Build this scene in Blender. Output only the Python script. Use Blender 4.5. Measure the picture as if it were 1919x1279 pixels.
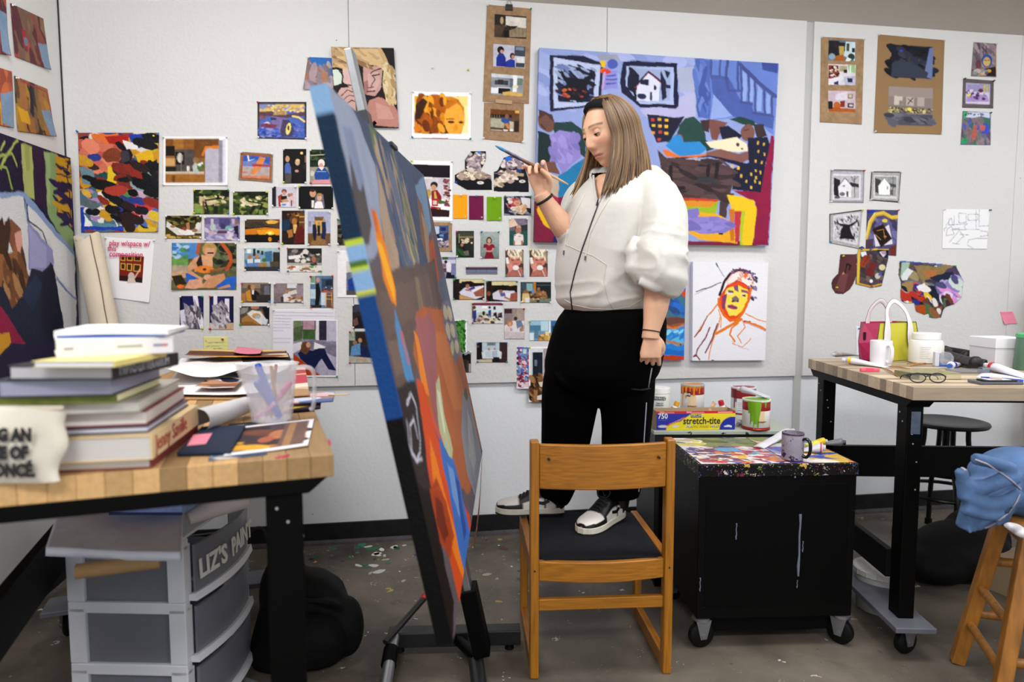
import bpy, bmesh, math, random
import numpy as np
from mathutils import Vector, Matrix, Euler
for o in list(bpy.data.objects): bpy.data.objects.remove(o)
SC = bpy.context.scene
COL = SC.collection
PI = math.pi
# ------------------------------------------------------------ camera, world, lights, exposure
CAM_H, FPX, PITCH, YAW = 1.32, 1279.0, math.radians(4.6), math.radians(9.15)
cam = bpy.data.cameras.new('camera'); camo = bpy.data.objects.new('camera', cam); COL.objects.link(camo)
cam.sensor_width = 36.0; cam.lens = 36.0*FPX/1919.0; cam.clip_start = .05; cam.clip_end = 60
camo.location = (0, 0, CAM_H); camo.rotation_euler = (PI/2-PITCH, 0, -YAW)
cam.dof.use_dof = True; cam.dof.focus_distance = 2.75; cam.dof.aperture_fstop = 2.0
SC.camera = camo
world = bpy.data.worlds.new('world'); SC.world = world; world.use_nodes = True
world.node_tree.nodes['Background'].inputs[0].default_value = (.93, .97, 1, 1)
world.node_tree.nodes['Background'].inputs[1].default_value = 1.0
SC.view_settings.view_transform = 'Standard'; SC.view_settings.look = 'None'
SC.view_settings.exposure = 0.18; SC.view_settings.gamma = 1.0
SC.view_settings.use_curve_mapping = False
CEIL = 3.25
LAMPS = [(-.75, 1.75, 34), (1.75, 1.75, 34), (4.2, 1.6, 26), (-.6, -1.2, 60), (2.3, -1.2, 66)]   # ceiling fluorescent troffers; the two behind the camera are added for frontal fill
for lx, ly, lw in LAMPS:
    L = bpy.data.lights.new('ceiling_lamp_light', 'AREA'); L.shape = 'RECTANGLE'; L.size = 1.2; L.size_y = .55
    L.energy = lw; L.color = (1.0, .985, .965)
    lo = bpy.data.objects.new('ceiling_lamp_light', L); COL.objects.link(lo); lo.location = (lx, ly, CEIL-.03)
# ------------------------------------------------------------ pixel of the photograph -> point on a given plane of the room
_fw = np.array([math.sin(YAW)*math.cos(PITCH), math.cos(YAW)*math.cos(PITCH), -math.sin(PITCH)])
_rt = np.array([math.cos(YAW), -math.sin(YAW), 0.0]); _up = np.cross(_rt, _fw); _C = np.array([0, 0, CAM_H])
def ray(x, y): return _rt*(x-959.5)+_up*(639.5-y)+_fw*FPX
def onz(x, y, z): d = ray(x, y); return Vector(_C+d*((z-CAM_H)/d[2]))
def ony(x, y, Y): d = ray(x, y); return Vector(_C+d*(Y/d[1]))
def onx(x, y, X): d = ray(x, y); return Vector(_C+d*(X/d[0]))
WY = 3.507           # plane of the pin-up boards on the back wall
LX = -1.53           # left wall
def wp(x, y, off=0.0): return ony(x, y, WY-off)
# ------------------------------------------------------------ colours and materials
def lin(h):
    h = h.lstrip('#')
    if len(h) == 3: h = ''.join(c*2 for c in h)
    v = [int(h[i:i+2], 16)/255 for i in (0, 2, 4)]
    return tuple(c/12.92 if c <= .04045 else ((c+.055)/1.055)**2.4 for c in v)
_M = {}
def mat(hexc, rough=.6, metal=0.0, noise=0.0, nscale=8.0, bump=0.0, bscale=60.0, spec=.5, alpha=1.0, trans=0.0, stretch=None, sheen=0.0, emit=0.0):
    key = (hexc, rough, metal, noise, nscale, bump, bscale, spec, alpha, trans, stretch, sheen, emit)
    if key in _M: return _M[key]
    m = bpy.data.materials.new('mat_'+hexc); m.use_nodes = True; nt = m.node_tree; b = nt.nodes['Principled BSDF']
    c = lin(hexc)
    b.inputs['Base Color'].default_value = (*c, 1); b.inputs['Roughness'].default_value = rough
    b.inputs['Metallic'].default_value = metal; b.inputs['Specular IOR Level'].default_value = spec
    b.inputs['Alpha'].default_value = alpha; b.inputs['Transmission Weight'].default_value = trans
    if sheen: b.inputs['Sheen Weight'].default_value = sheen
    if emit: b.inputs['Emission Color'].default_value = (*c, 1); b.inputs['Emission Strength'].default_value = emit
    if noise or bump:
        tc = nt.nodes.new('ShaderNodeTexCoord'); mp = nt.nodes.new('ShaderNodeMapping')
        nt.links.new(tc.outputs['Object'], mp.inputs[0])
        if stretch: mp.inputs['Scale'].default_value = stretch
    if noise:
        n = nt.nodes.new('ShaderNodeTexNoise'); n.inputs['Scale'].default_value = nscale; n.inputs['Detail'].default_value = 5
        nt.links.new(mp.outputs[0], n.inputs[0])
        r = nt.nodes.new('ShaderNodeValToRGB'); r.color_ramp.elements[0].position = .3; r.color_ramp.elements[1].position = .7
        r.color_ramp.elements[0].color = (*[max(0, v*(1-noise)) for v in c], 1); r.color_ramp.elements[1].color = (*[min(1, v*(1+noise)) for v in c], 1)
        nt.links.new(n.outputs[0], r.inputs[0]); nt.links.new(r.outputs[0], b.inputs['Base Color'])
    if bump:
        n2 = nt.nodes.new('ShaderNodeTexNoise'); n2.inputs['Scale'].default_value = bscale; n2.inputs['Detail'].default_value = 4
        nt.links.new(mp.outputs[0], n2.inputs[0])
        bp = nt.nodes.new('ShaderNodeBump'); bp.inputs['Strength'].default_value = bump; bp.inputs['Distance'].default_value = .01
        nt.links.new(n2.outputs[0], bp.inputs['Height']); nt.links.new(bp.outputs[0], b.inputs['Normal'])
    _M[key] = m
    return m
def vcol_mat(rough=.5, spec=.4, bump=0.0, bscale=80.0):
    key = ('vcol', rough, spec, bump, bscale)
    if key in _M: return _M[key]
    m = bpy.data.materials.new('print_surface'); m.use_nodes = True; nt = m.node_tree; b = nt.nodes['Principled BSDF']
    a = nt.nodes.new('ShaderNodeAttribute'); a.attribute_name = 'Col'
    nt.links.new(a.outputs['Color'], b.inputs['Base Color'])
    b.inputs['Roughness'].default_value = rough; b.inputs['Specular IOR Level'].default_value = spec
    if bump:
        tc = nt.nodes.new('ShaderNodeTexCoord'); n2 = nt.nodes.new('ShaderNodeTexNoise'); n2.inputs['Scale'].default_value = bscale
        nt.links.new(tc.outputs['Object'], n2.inputs[0])
        bp = nt.nodes.new('ShaderNodeBump'); bp.inputs['Strength'].default_value = bump; bp.inputs['Distance'].default_value = .01
        nt.links.new(n2.outputs[0], bp.inputs['Height']); nt.links.new(bp.outputs[0], b.inputs['Normal'])
    _M[key] = m
    return m
# ------------------------------------------------------------ mesh building
class MB:
    """collects shapes into one mesh"""
    def __init__(s): s.v = []; s.f = []; s.m = []
    def add(s, vs, fs, mi=0, T=None):
        o = len(s.v)
        s.v += [(T @ Vector(p)) if T else Vector(p) for p in vs]
        s.f += [[i+o for i in f] for f in fs]; s.m += [mi]*len(fs); return s
    def box(s, x0, y0, z0, x1, y1, z1, mi=0, T=None):
        vs = [(x, y, z) for z in (z0, z1) for y in (y0, y1) for x in (x0, x1)]
        return s.add(vs, [[0,2,3,1],[4,5,7,6],[0,1,5,4],[2,6,7,3],[0,4,6,2],[1,3,7,5]], mi, T)
    def tube(s, pts, r, n=10, mi=0, T=None, cap=True, flat=1.0, ref=None):
        pts = [Vector(p) for p in pts]; k = len(pts); rs = r if hasattr(r, '__len__') else [r]*k
        vs = []; up = None
        for i, p in enumerate(pts):
            d = (pts[min(i+1, k-1)]-pts[max(i-1, 0)]).normalized()
            if up is None:
                a = Vector(ref) if ref else (Vector((0,0,1)) if abs(d.z) < .9 else Vector((1,0,0)))
                up = (a-d*a.dot(d)).normalized()
            else: up = (up-d*up.dot(d)).normalized()
            q = d.cross(up)
            for j in range(n):
                t = 2*PI*j/n; vs.append(p+up*(math.cos(t)*rs[i]*flat)+q*(math.sin(t)*rs[i]))
        fs = [[i*n+j, i*n+(j+1) % n, (i+1)*n+(j+1) % n, (i+1)*n+j] for i in range(k-1) for j in range(n)]
        if cap: fs += [list(range(n))[::-1], [(k-1)*n+j for j in range(n)]]
        return s.add(vs, fs, mi, T)
    def rings(s, rings, mi=0, T=None, cap=True, closed=True):
        n = len(rings[0]); vs = [p for r in rings for p in r]; k = len(rings)
        e = n if closed else n-1
        fs = [[i*n+j, i*n+(j+1) % n, (i+1)*n+(j+1) % n, (i+1)*n+j] for i in range(k-1) for j in range(e)]
        if cap: fs += [list(range(n))[::-1], [(k-1)*n+j for j in range(n)]]
        return s.add(vs, fs, mi, T)
    def lathe(s, prof, n=24, mi=0, T=None, cap=True):
        return s.rings([[(r*math.cos(2*PI*j/n), r*math.sin(2*PI*j/n), z) for j in range(n)] for r, z in prof], mi, T, cap)
    def prism(s, poly, z0, z1, mi=0, T=None):
        n = len(poly); vs = [(x, y, z0) for x, y in poly]+[(x, y, z1) for x, y in poly]
        fs = [list(range(n))[::-1], [n+i for i in range(n)]]+[[i, (i+1) % n, n+(i+1) % n, n+i] for i in range(n)]
        return s.add(vs, fs, mi, T)
    def ball(s, c, r, n=12, mi=0, T=None, m=8):
        r = r if hasattr(r, '__len__') else (r, r, r); c = Vector(c)
        rg = []
        for i in range(1, m):
            a = -PI/2+PI*i/m
            rg.append([(c.x+r[0]*math.cos(a)*math.cos(2*PI*j/n), c.y+r[1]*math.cos(a)*math.sin(2*PI*j/n), c.z+r[2]*math.sin(a)) for j in range(n)])
        return s.rings(rg, mi, T)
    def build(s, name, mats, parent=None, smooth=False, bevel=0.0, T=None, world=False, sub=0, seg=2, angle=40):
        me = bpy.data.meshes.new(name)
        vs = s.v
        if T: vs = [T @ p for p in vs]
        if world and parent is not None: I = parent['_m'] if False else MATS[parent.name].inverted(); vs = [I @ p for p in vs]
        me.from_pydata([tuple(p) for p in vs], [], s.f); 
        ml = mats if isinstance(mats, (list, tuple)) else [mats]
        for m in ml: me.materials.append(m)
        if len(ml) > 1: me.polygons.foreach_set('material_index', s.m)
        bm = bmesh.new(); bm.from_mesh(me); bmesh.ops.recalc_face_normals(bm, faces=bm.faces); bm.to_mesh(me); bm.free()
        o = bpy.data.objects.new(name, me); COL.objects.link(o)
        if parent is not None: o.parent = parent
        if bevel:
            b = o.modifiers.new('bevel', 'BEVEL'); b.width = bevel; b.segments = seg; b.limit_method = 'ANGLE'; b.angle_limit = math.radians(35)
        if sub:
            b = o.modifiers.new('sub', 'SUBSURF'); b.levels = sub; b.render_levels = sub
        if smooth:
            me.shade_smooth() if hasattr(me, 'shade_smooth') else None
            if not sub: me.set_sharp_from_angle(angle=math.radians(angle))
        return o
MATS = {}
def thing(name, label, cat, loc=(0,0,0), rz=0.0, group=None, M=None):
    o = bpy.data.objects.new(name, None); COL.objects.link(o); o.empty_display_size = .05
    if M is None: M = Matrix.Translation(Vector(loc)) @ Matrix.Rotation(rz, 4, 'Z')
    o.matrix_world = M; MATS[o.name] = M.copy()
    o['label'] = label; o['category'] = cat
    if group: o['group'] = group
    return o
def tag(o, label, cat, group=None):
    o['label'] = label; o['category'] = cat
    if group: o['group'] = group
    return o
def struct(o): o['kind'] = 'structure'; return o
def rotm(ax, a): return Matrix.Rotation(a, 4, ax)
def TR(x, y, z): return Matrix.Translation((x, y, z))
def frame(o, x, y, z):
    """4x4 from origin and three axes"""
    M = Matrix.Identity(4)
    for i in range(3): M[i][0] = x[i]; M[i][1] = y[i]; M[i][2] = z[i]; M[i][3] = o[i]
    return M
def text_mesh(body, size, T, name, m, parent=None, world=False, depth=.0004, shear=0.0, align='LEFT', sx=1.0, bold=0.0):
    cu = bpy.data.curves.new('t', 'FONT'); cu.body = body; cu.size = size; cu.extrude = depth; cu.shear = shear; cu.align_x = align; cu.offset = bold; cu.resolution_u = 2
    ob = bpy.data.objects.new('t', cu); me = bpy.data.meshes.new_from_object(ob)
    bpy.data.objects.remove(ob); bpy.data.curves.remove(cu); me.name = name
    S = Matrix.Diagonal((sx, 1, 1, 1)); M = T @ S
    if world and parent is not None: M = MATS[parent.name].inverted() @ M
    me.transform(M); me.materials.clear(); me.materials.append(m)
    o = bpy.data.objects.new(name, me); COL.objects.link(o)
    if parent is not None: o.parent = parent
    return o
# ------------------------------------------------------------ little vector painter: colours a grid of vertices
_rs = np.random.RandomState(7)
def vnoise(U, V, seed, sc):
    r = np.random.RandomState(seed); g = r.rand(64, 64)
    x = U*sc; y = V*sc; xi = np.floor(x).astype(int); yi = np.floor(y).astype(int); fx = x-xi; fy = y-yi
    fx = fx*fx*(3-2*fx); fy = fy*fy*(3-2*fy)
    a = g[yi % 64, xi % 64]; b = g[yi % 64, (xi+1) % 64]; c = g[(yi+1) % 64, xi % 64]; d = g[(yi+1) % 64, (xi+1) % 64]
    return (a*(1-fx)+b*fx)*(1-fy)+(c*(1-fx)+d*fx)*fy
def inpoly(U, V, pts):
    m = np.zeros(U.shape, bool); n = len(pts); j = n-1
    for i in range(n):
        xi, yi = pts[i]; xj, yj = pts[j]
        c = ((yi > V) != (yj > V))
        if yi != yj: m ^= c & (U < (xj-xi)*(V-yi)/(yj-yi)+xi)
        j = i
    return m
def segdist(U, V, a, b, asp):
    ax, ay = a; bx, by = b; dx = (bx-ax)*asp; dy = by-ay; L = dx*dx+dy*dy+1e-9
    t = np.clip((((U-ax)*asp)*dx+(V-ay)*dy)/L, 0, 1)
    return np.hypot((U-ax)*asp-t*dx, V-ay-t*dy)
def paint(nx, ny, ops, asp=1.0, ss=2, rag=0.0, seed=1):
    """ops in a 0..100 square, origin top left.  b bg | g top bottom | h left right | r rect | e ellipse | p polygon | l stroke | d dabs | n noise | w warp"""
    gx = (np.arange((nx+1)*ss)+.5)/ss-.5; gy = (np.arange((ny+1)*ss)+.5)/ss-.5
    U, V = np.meshgrid(np.clip(gx/nx, 0, 1)*100, np.clip(gy/ny, 0, 1)*100)
    U0, V0 = U, V
    if rag:
        U = U+(vnoise(U0/100, V0/100, seed, 14)-.5)*rag+(vnoise(U0/100, V0/100, seed+5, 40)-.5)*rag*.7
        V = V+(vnoise(U0/100, V0/100, seed+1, 14)-.5)*rag+(vnoise(U0/100, V0/100, seed+6, 40)-.5)*rag*.7
    I = np.zeros(U.shape+(3,)); I[:] = lin('808080')
    for op in ops.split(';'):
        t = op.split()
        if not t: continue
        k = t[0]
        if k == 'b': I[:] = lin(t[1])
        elif k in 'gh':
            a = np.array(lin(t[1])); b = np.array(lin(t[2])); w = ((V if k == 'g' else U)/100)[..., None]; I = a*(1-w)+b*w
        elif k == 'r':
            x0, y0, x1, y1 = map(float, t[1:5]); I[(U >= x0) & (U <= x1) & (V >= y0) & (V <= y1)] = lin(t[5])
        elif k == 'e':
            cx, cy, rx, ry = map(float, t[1:5]); a = math.radians(float(t[6])) if len(t) > 6 else 0
            dx = U-cx; dy = V-cy; X = dx*math.cos(a)+dy*math.sin(a); Y = -dx*math.sin(a)+dy*math.cos(a)
            I[(X/rx)**2+(Y/ry)**2 <= 1] = lin(t[5])
        elif k == 'p':
            f = list(map(float, t[2:])); I[inpoly(U, V, list(zip(f[::2], f[1::2])))] = lin(t[1])
        elif k == 'l':
            w = float(t[2]); f = list(map(float, t[3:])); P = list(zip(f[::2], f[1::2])); c = lin(t[1])
            for a, b in zip(P[:-1], P[1:]): I[segdist(U, V, a, b, asp) < w/2] = c
        elif k == 'd':   # d seed count x0 y0 x1 y1 size elong angle cols...
            r = np.random.RandomState(int(t[1])); n = int(t[2]); x0, y0, x1, y1, sz, el, an = map(float, t[3:10]); cs = [lin(c) for c in t[10:]]
            for i in range(n):
                cx = r.uniform(x0, x1); cy = r.uniform(y0, y1); s1 = sz*r.uniform(.5, 1.3); s2 = s1*el*r.uniform(.7, 1.3); a = math.radians(an+r.uniform(-25, 25))
                R_ = max(s1, s2)*1.5
                ix = np.where(np.abs(U0[0]-cx) < R_/asp+rag)[0]; iy = np.where(np.abs(V0[:, 0]-cy) < R_+rag)[0]
                c = cs[r.randint(len(cs))]
                if not len(ix) or not len(iy): continue
                sl = (slice(iy[0], iy[-1]+1), slice(ix[0], ix[-1]+1))
                dx = (U[sl]-cx)*asp; dy = V[sl]-cy; X = dx*math.cos(a)+dy*math.sin(a); Y = -dx*math.sin(a)+dy*math.cos(a)
                I[sl][(X/s2)**2+(Y/s1)**2 <= 1] = c
        elif k == 'n':
            am = float(t[1]); sc = float(t[2]); st = float(t[3]) if len(t) > 3 else 1.0
            q = vnoise(U0/100*asp, V0/100*st, 11+seed, sc)*.6+vnoise(U0/100*asp, V0/100*st, 12+seed, sc*2.3)*.4
            I = I*(1+am*(q[..., None]-.5)*2*(1.1-I.max(axis=-1, keepdims=True)))
    I = np.clip(I, 0, 1)
    return I.reshape(ny+1, ss, nx+1, ss, 3).mean(axis=(1, 3))
def sheet(name, corners, ops, nx, parent=None, m=None, depth=0.0, curl=0.0, seed=1, poly=None, rag=0.0, thick=.0012, world=True, lift=0.0, back='c8c4bc', img=None, ss=2):
    """a picture on a grid: corners TL,TR,BR,BL in world space.  depth>0: stretched canvas whose edges wrap back."""
    A, B, Cc, D = [np.array(c, float) for c in corners]
    w = np.linalg.norm(B-A); h = np.linalg.norm(D-A); ny = max(3, int(round(nx*h/w)))
    if img is None: img = paint(nx, ny, ops, asp=w/h, rag=rag, seed=seed, ss=ss)
    else: ny = img.shape[0]-1
    nrm = np.cross(D-A, B-A); nrm /= np.linalg.norm(nrm)           # faces the viewer
    u = np.linspace(0, 1, nx+1); v = np.linspace(0, 1, ny+1); U, V = np.meshgrid(u, v)
    P = A*((1-U)*(1-V))[..., None]+B*(U*(1-V))[..., None]+Cc*(U*V)[..., None]+D*((1-U)*V)[..., None]
    if curl:
        r = np.random.RandomState(seed+99)
        a1, a2, a3, a4 = r.rand(4)
        z = curl*(a1*(U*V)**4+a2*((1-U)*V)**4+.35*a3*np.sin(V*PI)*np.sin(U*PI*(1+a4))**2+.12*vnoise(U, V, seed, 5))
        P = P+nrm*z[..., None]
    if lift: P = P+nrm*lift
    col = img
    if depth:
        P = np.pad(P, ((1, 1), (1, 1), (0, 0)), mode='edge'); col = np.pad(img, ((1, 1), (1, 1), (0, 0)), mode='edge')
        P[0] -= nrm*depth; P[-1] -= nrm*depth; P[1:-1, 0] -= nrm*depth; P[1:-1, -1] -= nrm*depth
    NY, NX = P.shape[:2]
    idx = np.arange(NY*NX).reshape(NY, NX)
    q = np.stack([idx[:-1, :-1], idx[1:, :-1], idx[1:, 1:], idx[:-1, 1:]], -1).reshape(-1, 4)
    if poly is not None:
        uc = ((U[:-1, :-1]+U[1:, 1:])/2).ravel()*100; vc = ((V[:-1, :-1]+V[1:, 1:])/2).ravel()*100
        q = q[inpoly(uc, vc, poly)]
        used = np.unique(q); mp = -np.ones(NY*NX, int); mp[used] = np.arange(len(used)); q = mp[q]
        pts = P.reshape(-1, 3)[used]; cc = col.reshape(-1, 3)[used]
    else: pts = P.reshape(-1, 3); cc = col.reshape(-1, 3)
    loc = pts.mean(0) if parent is None else np.zeros(3)
    if parent is not None and world:
        I = MATS[parent.name].inverted(); pts = np.array([I @ Vector(p) for p in pts])
    me = bpy.data.meshes.new(name)
    fl = q.tolist()
    if depth: fl.append([int(idx[0, 0]), int(idx[0, -1]), int(idx[-1, -1]), int(idx[-1, 0])])
    me.from_pydata((pts-loc).tolist(), [], fl)
    at = me.color_attributes.new('Col', 'FLOAT_COLOR', 'POINT')
    at.data.foreach_set('color', np.concatenate([cc, np.ones((len(cc), 1))], 1).ravel().astype(np.float32))
    me.materials.append(m or vcol_mat(.45)); me.shade_smooth()
    if depth: me.set_sharp_from_angle(angle=.6)
    o = bpy.data.objects.new(name, me); COL.objects.link(o); o.location = loc
    if parent is not None: o.parent = parent
    else: MATS[o.name] = TR(*loc)
    if not depth and thick:
        s = o.modifiers.new('thickness', 'SOLIDIFY'); s.thickness = thick; s.offset = -1
    return o
# ------------------------------------------------------------ the room
def wall_mat(name, hexc, bump=.12, specks=True):
    m = bpy.data.materials.new(name); m.use_nodes = True; nt = m.node_tree; b = nt.nodes['Principled BSDF']
    N = nt.nodes.new; Lk = nt.links.new
    tc = N('ShaderNodeTexCoord')
    n = N('ShaderNodeTexNoise'); n.inputs['Scale'].default_value = 1.6; n.inputs['Detail'].default_value = 6; Lk(tc.outputs['Object'], n.inputs[0])
    c = lin(hexc); r = N('ShaderNodeValToRGB'); r.color_ramp.elements[0].color = (*[v*.93 for v in c], 1); r.color_ramp.elements[1].color = (*[min(1, v*1.03) for v in c], 1)
    Lk(n.outputs[0], r.inputs[0]); out = r.outputs[0]
    if specks:
        vo = N('ShaderNodeTexVoronoi'); vo.inputs['Scale'].default_value = 7; Lk(tc.outputs['Object'], vo.inputs[0])
        lt = N('ShaderNodeMath'); lt.operation = 'LESS_THAN'; lt.inputs[1].default_value = .022; Lk(vo.outputs['Distance'], lt.inputs[0])
        sp = N('ShaderNodeSeparateColor'); Lk(vo.outputs['Color'], sp.inputs[0])
        g = N('ShaderNodeMath'); g.operation = 'GREATER_THAN'; g.inputs[1].default_value = .72; Lk(sp.outputs[0], g.inputs[0])
        mu = N('ShaderNodeMath'); mu.operation = 'MULTIPLY'; Lk(lt.outputs[0], mu.inputs[0]); Lk(g.outputs[0], mu.inputs[1])
        mx = N('ShaderNodeMix'); mx.data_type = 'RGBA'; Lk(mu.outputs[0], mx.inputs[0]); Lk(out, mx.inputs[6]); mx.inputs[7].default_value = (.12, .11, .1, 1)
        out = mx.outputs[2]
    Lk(out, b.inputs['Base Color']); b.inputs['Roughness'].default_value = .45; b.inputs['Specular IOR Level'].default_value = .35
    n2 = N('ShaderNodeTexNoise'); n2.inputs['Scale'].default_value = 55; n2.inputs['Detail'].default_value = 3; Lk(tc.outputs['Object'], n2.inputs[0])
    bp = N('ShaderNodeBump'); bp.inputs['Strength'].default_value = bump; bp.inputs['Distance'].default_value = .02
    Lk(n2.outputs[0], bp.inputs['Height']); Lk(bp.outputs[0], b.inputs['Normal'])
    return m
def floor_mat():
    m = bpy.data.materials.new('painted_concrete'); m.use_nodes = True; nt = m.node_tree; b = nt.nodes['Principled BSDF']
    N = nt.nodes.new; Lk = nt.links.new; tc = N('ShaderNodeTexCoord')
    def noise(sc, det=6, dist=0.0):
        n = N('ShaderNodeTexNoise'); n.inputs['Scale'].default_value = sc; n.inputs['Detail'].default_value = det; n.inputs['Distortion'].default_value = dist
        Lk(tc.outputs['Object'], n.inputs[0]); return n
    r = N('ShaderNodeValToRGB'); e = r.color_ramp.elements; e[0].position = .3; e[1].position = .72
    e[0].color = (*lin('3a342d'), 1); e[1].color = (*lin('7a7266'), 1); Lk(noise(2.3, 8, .4).outputs[0], r.inputs[0]); out = r.outputs[0]
    def over(fac, colr, out):
        mx = N('ShaderNodeMix'); mx.data_type = 'RGBA'; Lk(fac, mx.inputs[0]); Lk(out, mx.inputs[6])
        if isinstance(colr, tuple): mx.inputs[7].default_value = (*colr, 1)
        else: Lk(colr, mx.inputs[7])
        return mx.outputs[2]
    def thresh(src, v, op='GREATER_THAN'):
        t = N('ShaderNodeMath'); t.operation = op; t.inputs[1].default_value = v; Lk(src, t.inputs[0]); return t.outputs[0]
    def mul(a, c):
        t = N('ShaderNodeMath'); t.operation = 'MULTIPLY'; Lk(a, t.inputs[0]); Lk(c, t.inputs[1]) if not isinstance(c, float) else None
        if isinstance(c, float): t.inputs[1].default_value = c
        return t.outputs[0]
    # dark scuffs and reddish stains
    sc = N('ShaderNodeMapRange'); sc.inputs[1].default_value = .58; sc.inputs[2].default_value = .75; Lk(noise(4.1, 8, 1.2).outputs[0], sc.inputs[0]); out = over(mul(sc.outputs[0], .5), lin('2b2624'), out)
    rd = N('ShaderNodeMapRange'); rd.inputs[1].default_value = .66; rd.inputs[2].default_value = .74; Lk(noise(5.3, 9, 2.0).outputs[0], rd.inputs[0]); out = over(mul(rd.outputs[0], .45), lin('4d2f2c'), out)
    # paint spatter: dense near the wall
    sx = N('ShaderNodeSeparateXYZ'); Lk(tc.outputs['Object'], sx.inputs[0])
    mr = N('ShaderNodeMapRange'); mr.inputs[1].default_value = 2.5; mr.inputs[2].default_value = 3.4; mr.inputs[3].default_value = .14; mr.inputs[4].default_value = .62; Lk(sx.outputs[1], mr.inputs[0])
    for scale, size, hexes in ((13, .21, ['2f6a52','c8ccc8','27584a','8a8a86','c9c9c4','34423f','b89c4e']), (27, .27, ['d0d0cc','2c5f4c','3a3634','6a3638','50636e','c0bdb6','2d4a7a']), (50, .3, ['bdbab4','282420','5a5248','95826a','7c2f30'])):
        wn = noise(scale*1.6, 2); ad = N('ShaderNodeMix'); ad.data_type = 'RGBA'; ad.blend_type = 'LINEAR_LIGHT'; ad.inputs[0].default_value = .045; Lk(tc.outputs['Object'], ad.inputs[6]); Lk(wn.outputs['Color'], ad.inputs[7])
        vo = N('ShaderNodeTexVoronoi'); vo.inputs['Scale'].default_value = scale; Lk(ad.outputs[2], vo.inputs[0])
        sp = N('ShaderNodeSeparateColor'); Lk(vo.outputs['Color'], sp.inputs[0])
        inside = N('ShaderNodeMath'); inside.operation = 'LESS_THAN'; Lk(vo.outputs['Distance'], inside.inputs[0])
        szm = mul(sp.outputs[1], size); Lk(szm, inside.inputs[1])
        dens = N('ShaderNodeMath'); dens.operation = 'LESS_THAN'; Lk(sp.outputs[0], dens.inputs[0]); Lk(mr.outputs[0], dens.inputs[1])
        rp = N('ShaderNodeValToRGB'); rp.color_ramp.interpolation = 'CONSTANT'
        for i, h in enumerate(hexes):
            el = rp.color_ramp.elements[i] if i < 2 else rp.color_ramp.elements.new(i/len(hexes))
            el.position = i/len(hexes); el.color = (*lin(h), 1)
        Lk(sp.outputs[2], rp.inputs[0])
        out = over(mul(mul(inside.outputs[0], dens.outputs[0]), .8), rp.outputs[0], out)
    Lk(out, b.inputs['Base Color']); b.inputs['Roughness'].default_value = .5; b.inputs['Specular IOR Level'].default_value = .35
    bp = N('ShaderNodeBump'); bp.inputs['Strength'].default_value = .08; bp.inputs['Distance'].default_value = .02; Lk(noise(30, 6).outputs[0], bp.inputs['Height']); Lk(bp.outputs[0], b.inputs['Normal'])
    return m
XR, YB = 5.2, -2.4
FLOOR_M = floor_mat()
FLOOR = struct(MB().box(LX-.3, YB, -.1, XR, WY+.25, 0).build('floor', FLOOR_M))
BACKW = wall_mat('wall_paint', 'e6e9ee', .07)
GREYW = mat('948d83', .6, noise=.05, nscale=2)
wb = struct(MB().box(LX-.2, WY+.02, 0, XR, WY+.2, CEIL).build('wall_back', BACKW))
TOPZ, BOTZ = 2.748, .816
BOARD = wall_mat('pinboard_paint', 'd6d6d6', .13)
for x0, x1 in ((LX+.004, -.240), (-.238, 1.060), (1.062, 2.178), (2.222, 3.52), (3.522, XR)):
    MB().box(x0, WY, BOTZ, x1, WY+.02, TOPZ).build('wall_panel', BOARD, wb, bevel=.002)
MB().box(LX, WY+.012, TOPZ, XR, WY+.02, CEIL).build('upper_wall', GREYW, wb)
MB().box(2.178, WY+.0135, 0, 2.222, WY+.02, TOPZ).build('wall_recess', mat('b9bab9', .6), wb)
wl = struct(MB().box(LX-.2, YB, 0, LX, WY+.02, CEIL).build('wall_left', wall_mat('left_wall_paint', 'dcdcda', .06)))
MB().box(LX, WY-.006, BOTZ, LX+.004, WY, TOPZ).build('corner_seam', mat('2c2c2a', .8), wl)
BB = mat('1a1a1d', .5, noise=.3, nscale=30, spec=.25)
bb = struct(MB().box(LX, WY+.006, 0, XR, WY+.02, .108).build('baseboard_back', BB, bevel=.002))
MB().prism([(WY+.006, 0), (WY-.012, 0), (WY-.008, .012), (WY+.006, .022)], LX, XR, T=Matrix(((0,0,1,0),(1,0,0,0),(0,1,0,0),(0,0,0,1)))).build('cove_toe', mat('3a3438', .6, noise=.4, nscale=20), bb)
struct(MB().box(LX, YB, 0, LX+.014, WY+.006, .115).build('baseboard_left', BB, bevel=.002))
struct(MB().box(LX-.2, YB, CEIL, XR, WY+.2, CEIL+.1).build('ceiling', mat('d8d6d0', .8)))
struct(MB().box(XR, YB, 0, XR+.1, WY+.2, CEIL).build('wall_right', BACKW))
for k, (lx, ly, lw) in enumerate(LAMPS):
    t = thing('ceiling_lamp', ['recessed fluorescent troffer above the left workbench', 'recessed fluorescent troffer above the wooden chair', 'recessed fluorescent troffer above the right workbench', 'added frontal fill troffer behind the camera on the left', 'added frontal fill troffer behind the camera on the right'][k], 'ceiling light', (lx, ly, CEIL), 0, 'ceiling troffers')
    f = MB()
    for a in ((-.63, -.31, .63, -.28), (-.63, .28, .63, .31), (-.63, -.28, -.6, .28), (.6, -.28, .63, .28)): f.box(a[0], a[1], -.025, a[2], a[3], 0)
    f.build('frame', mat('e8e8e6', .5), t)
    MB().box(-.6, -.28, -.012, .6, .28, -.004).build('diffuser', mat('ffffff', .5, emit=2.0), t)
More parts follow.
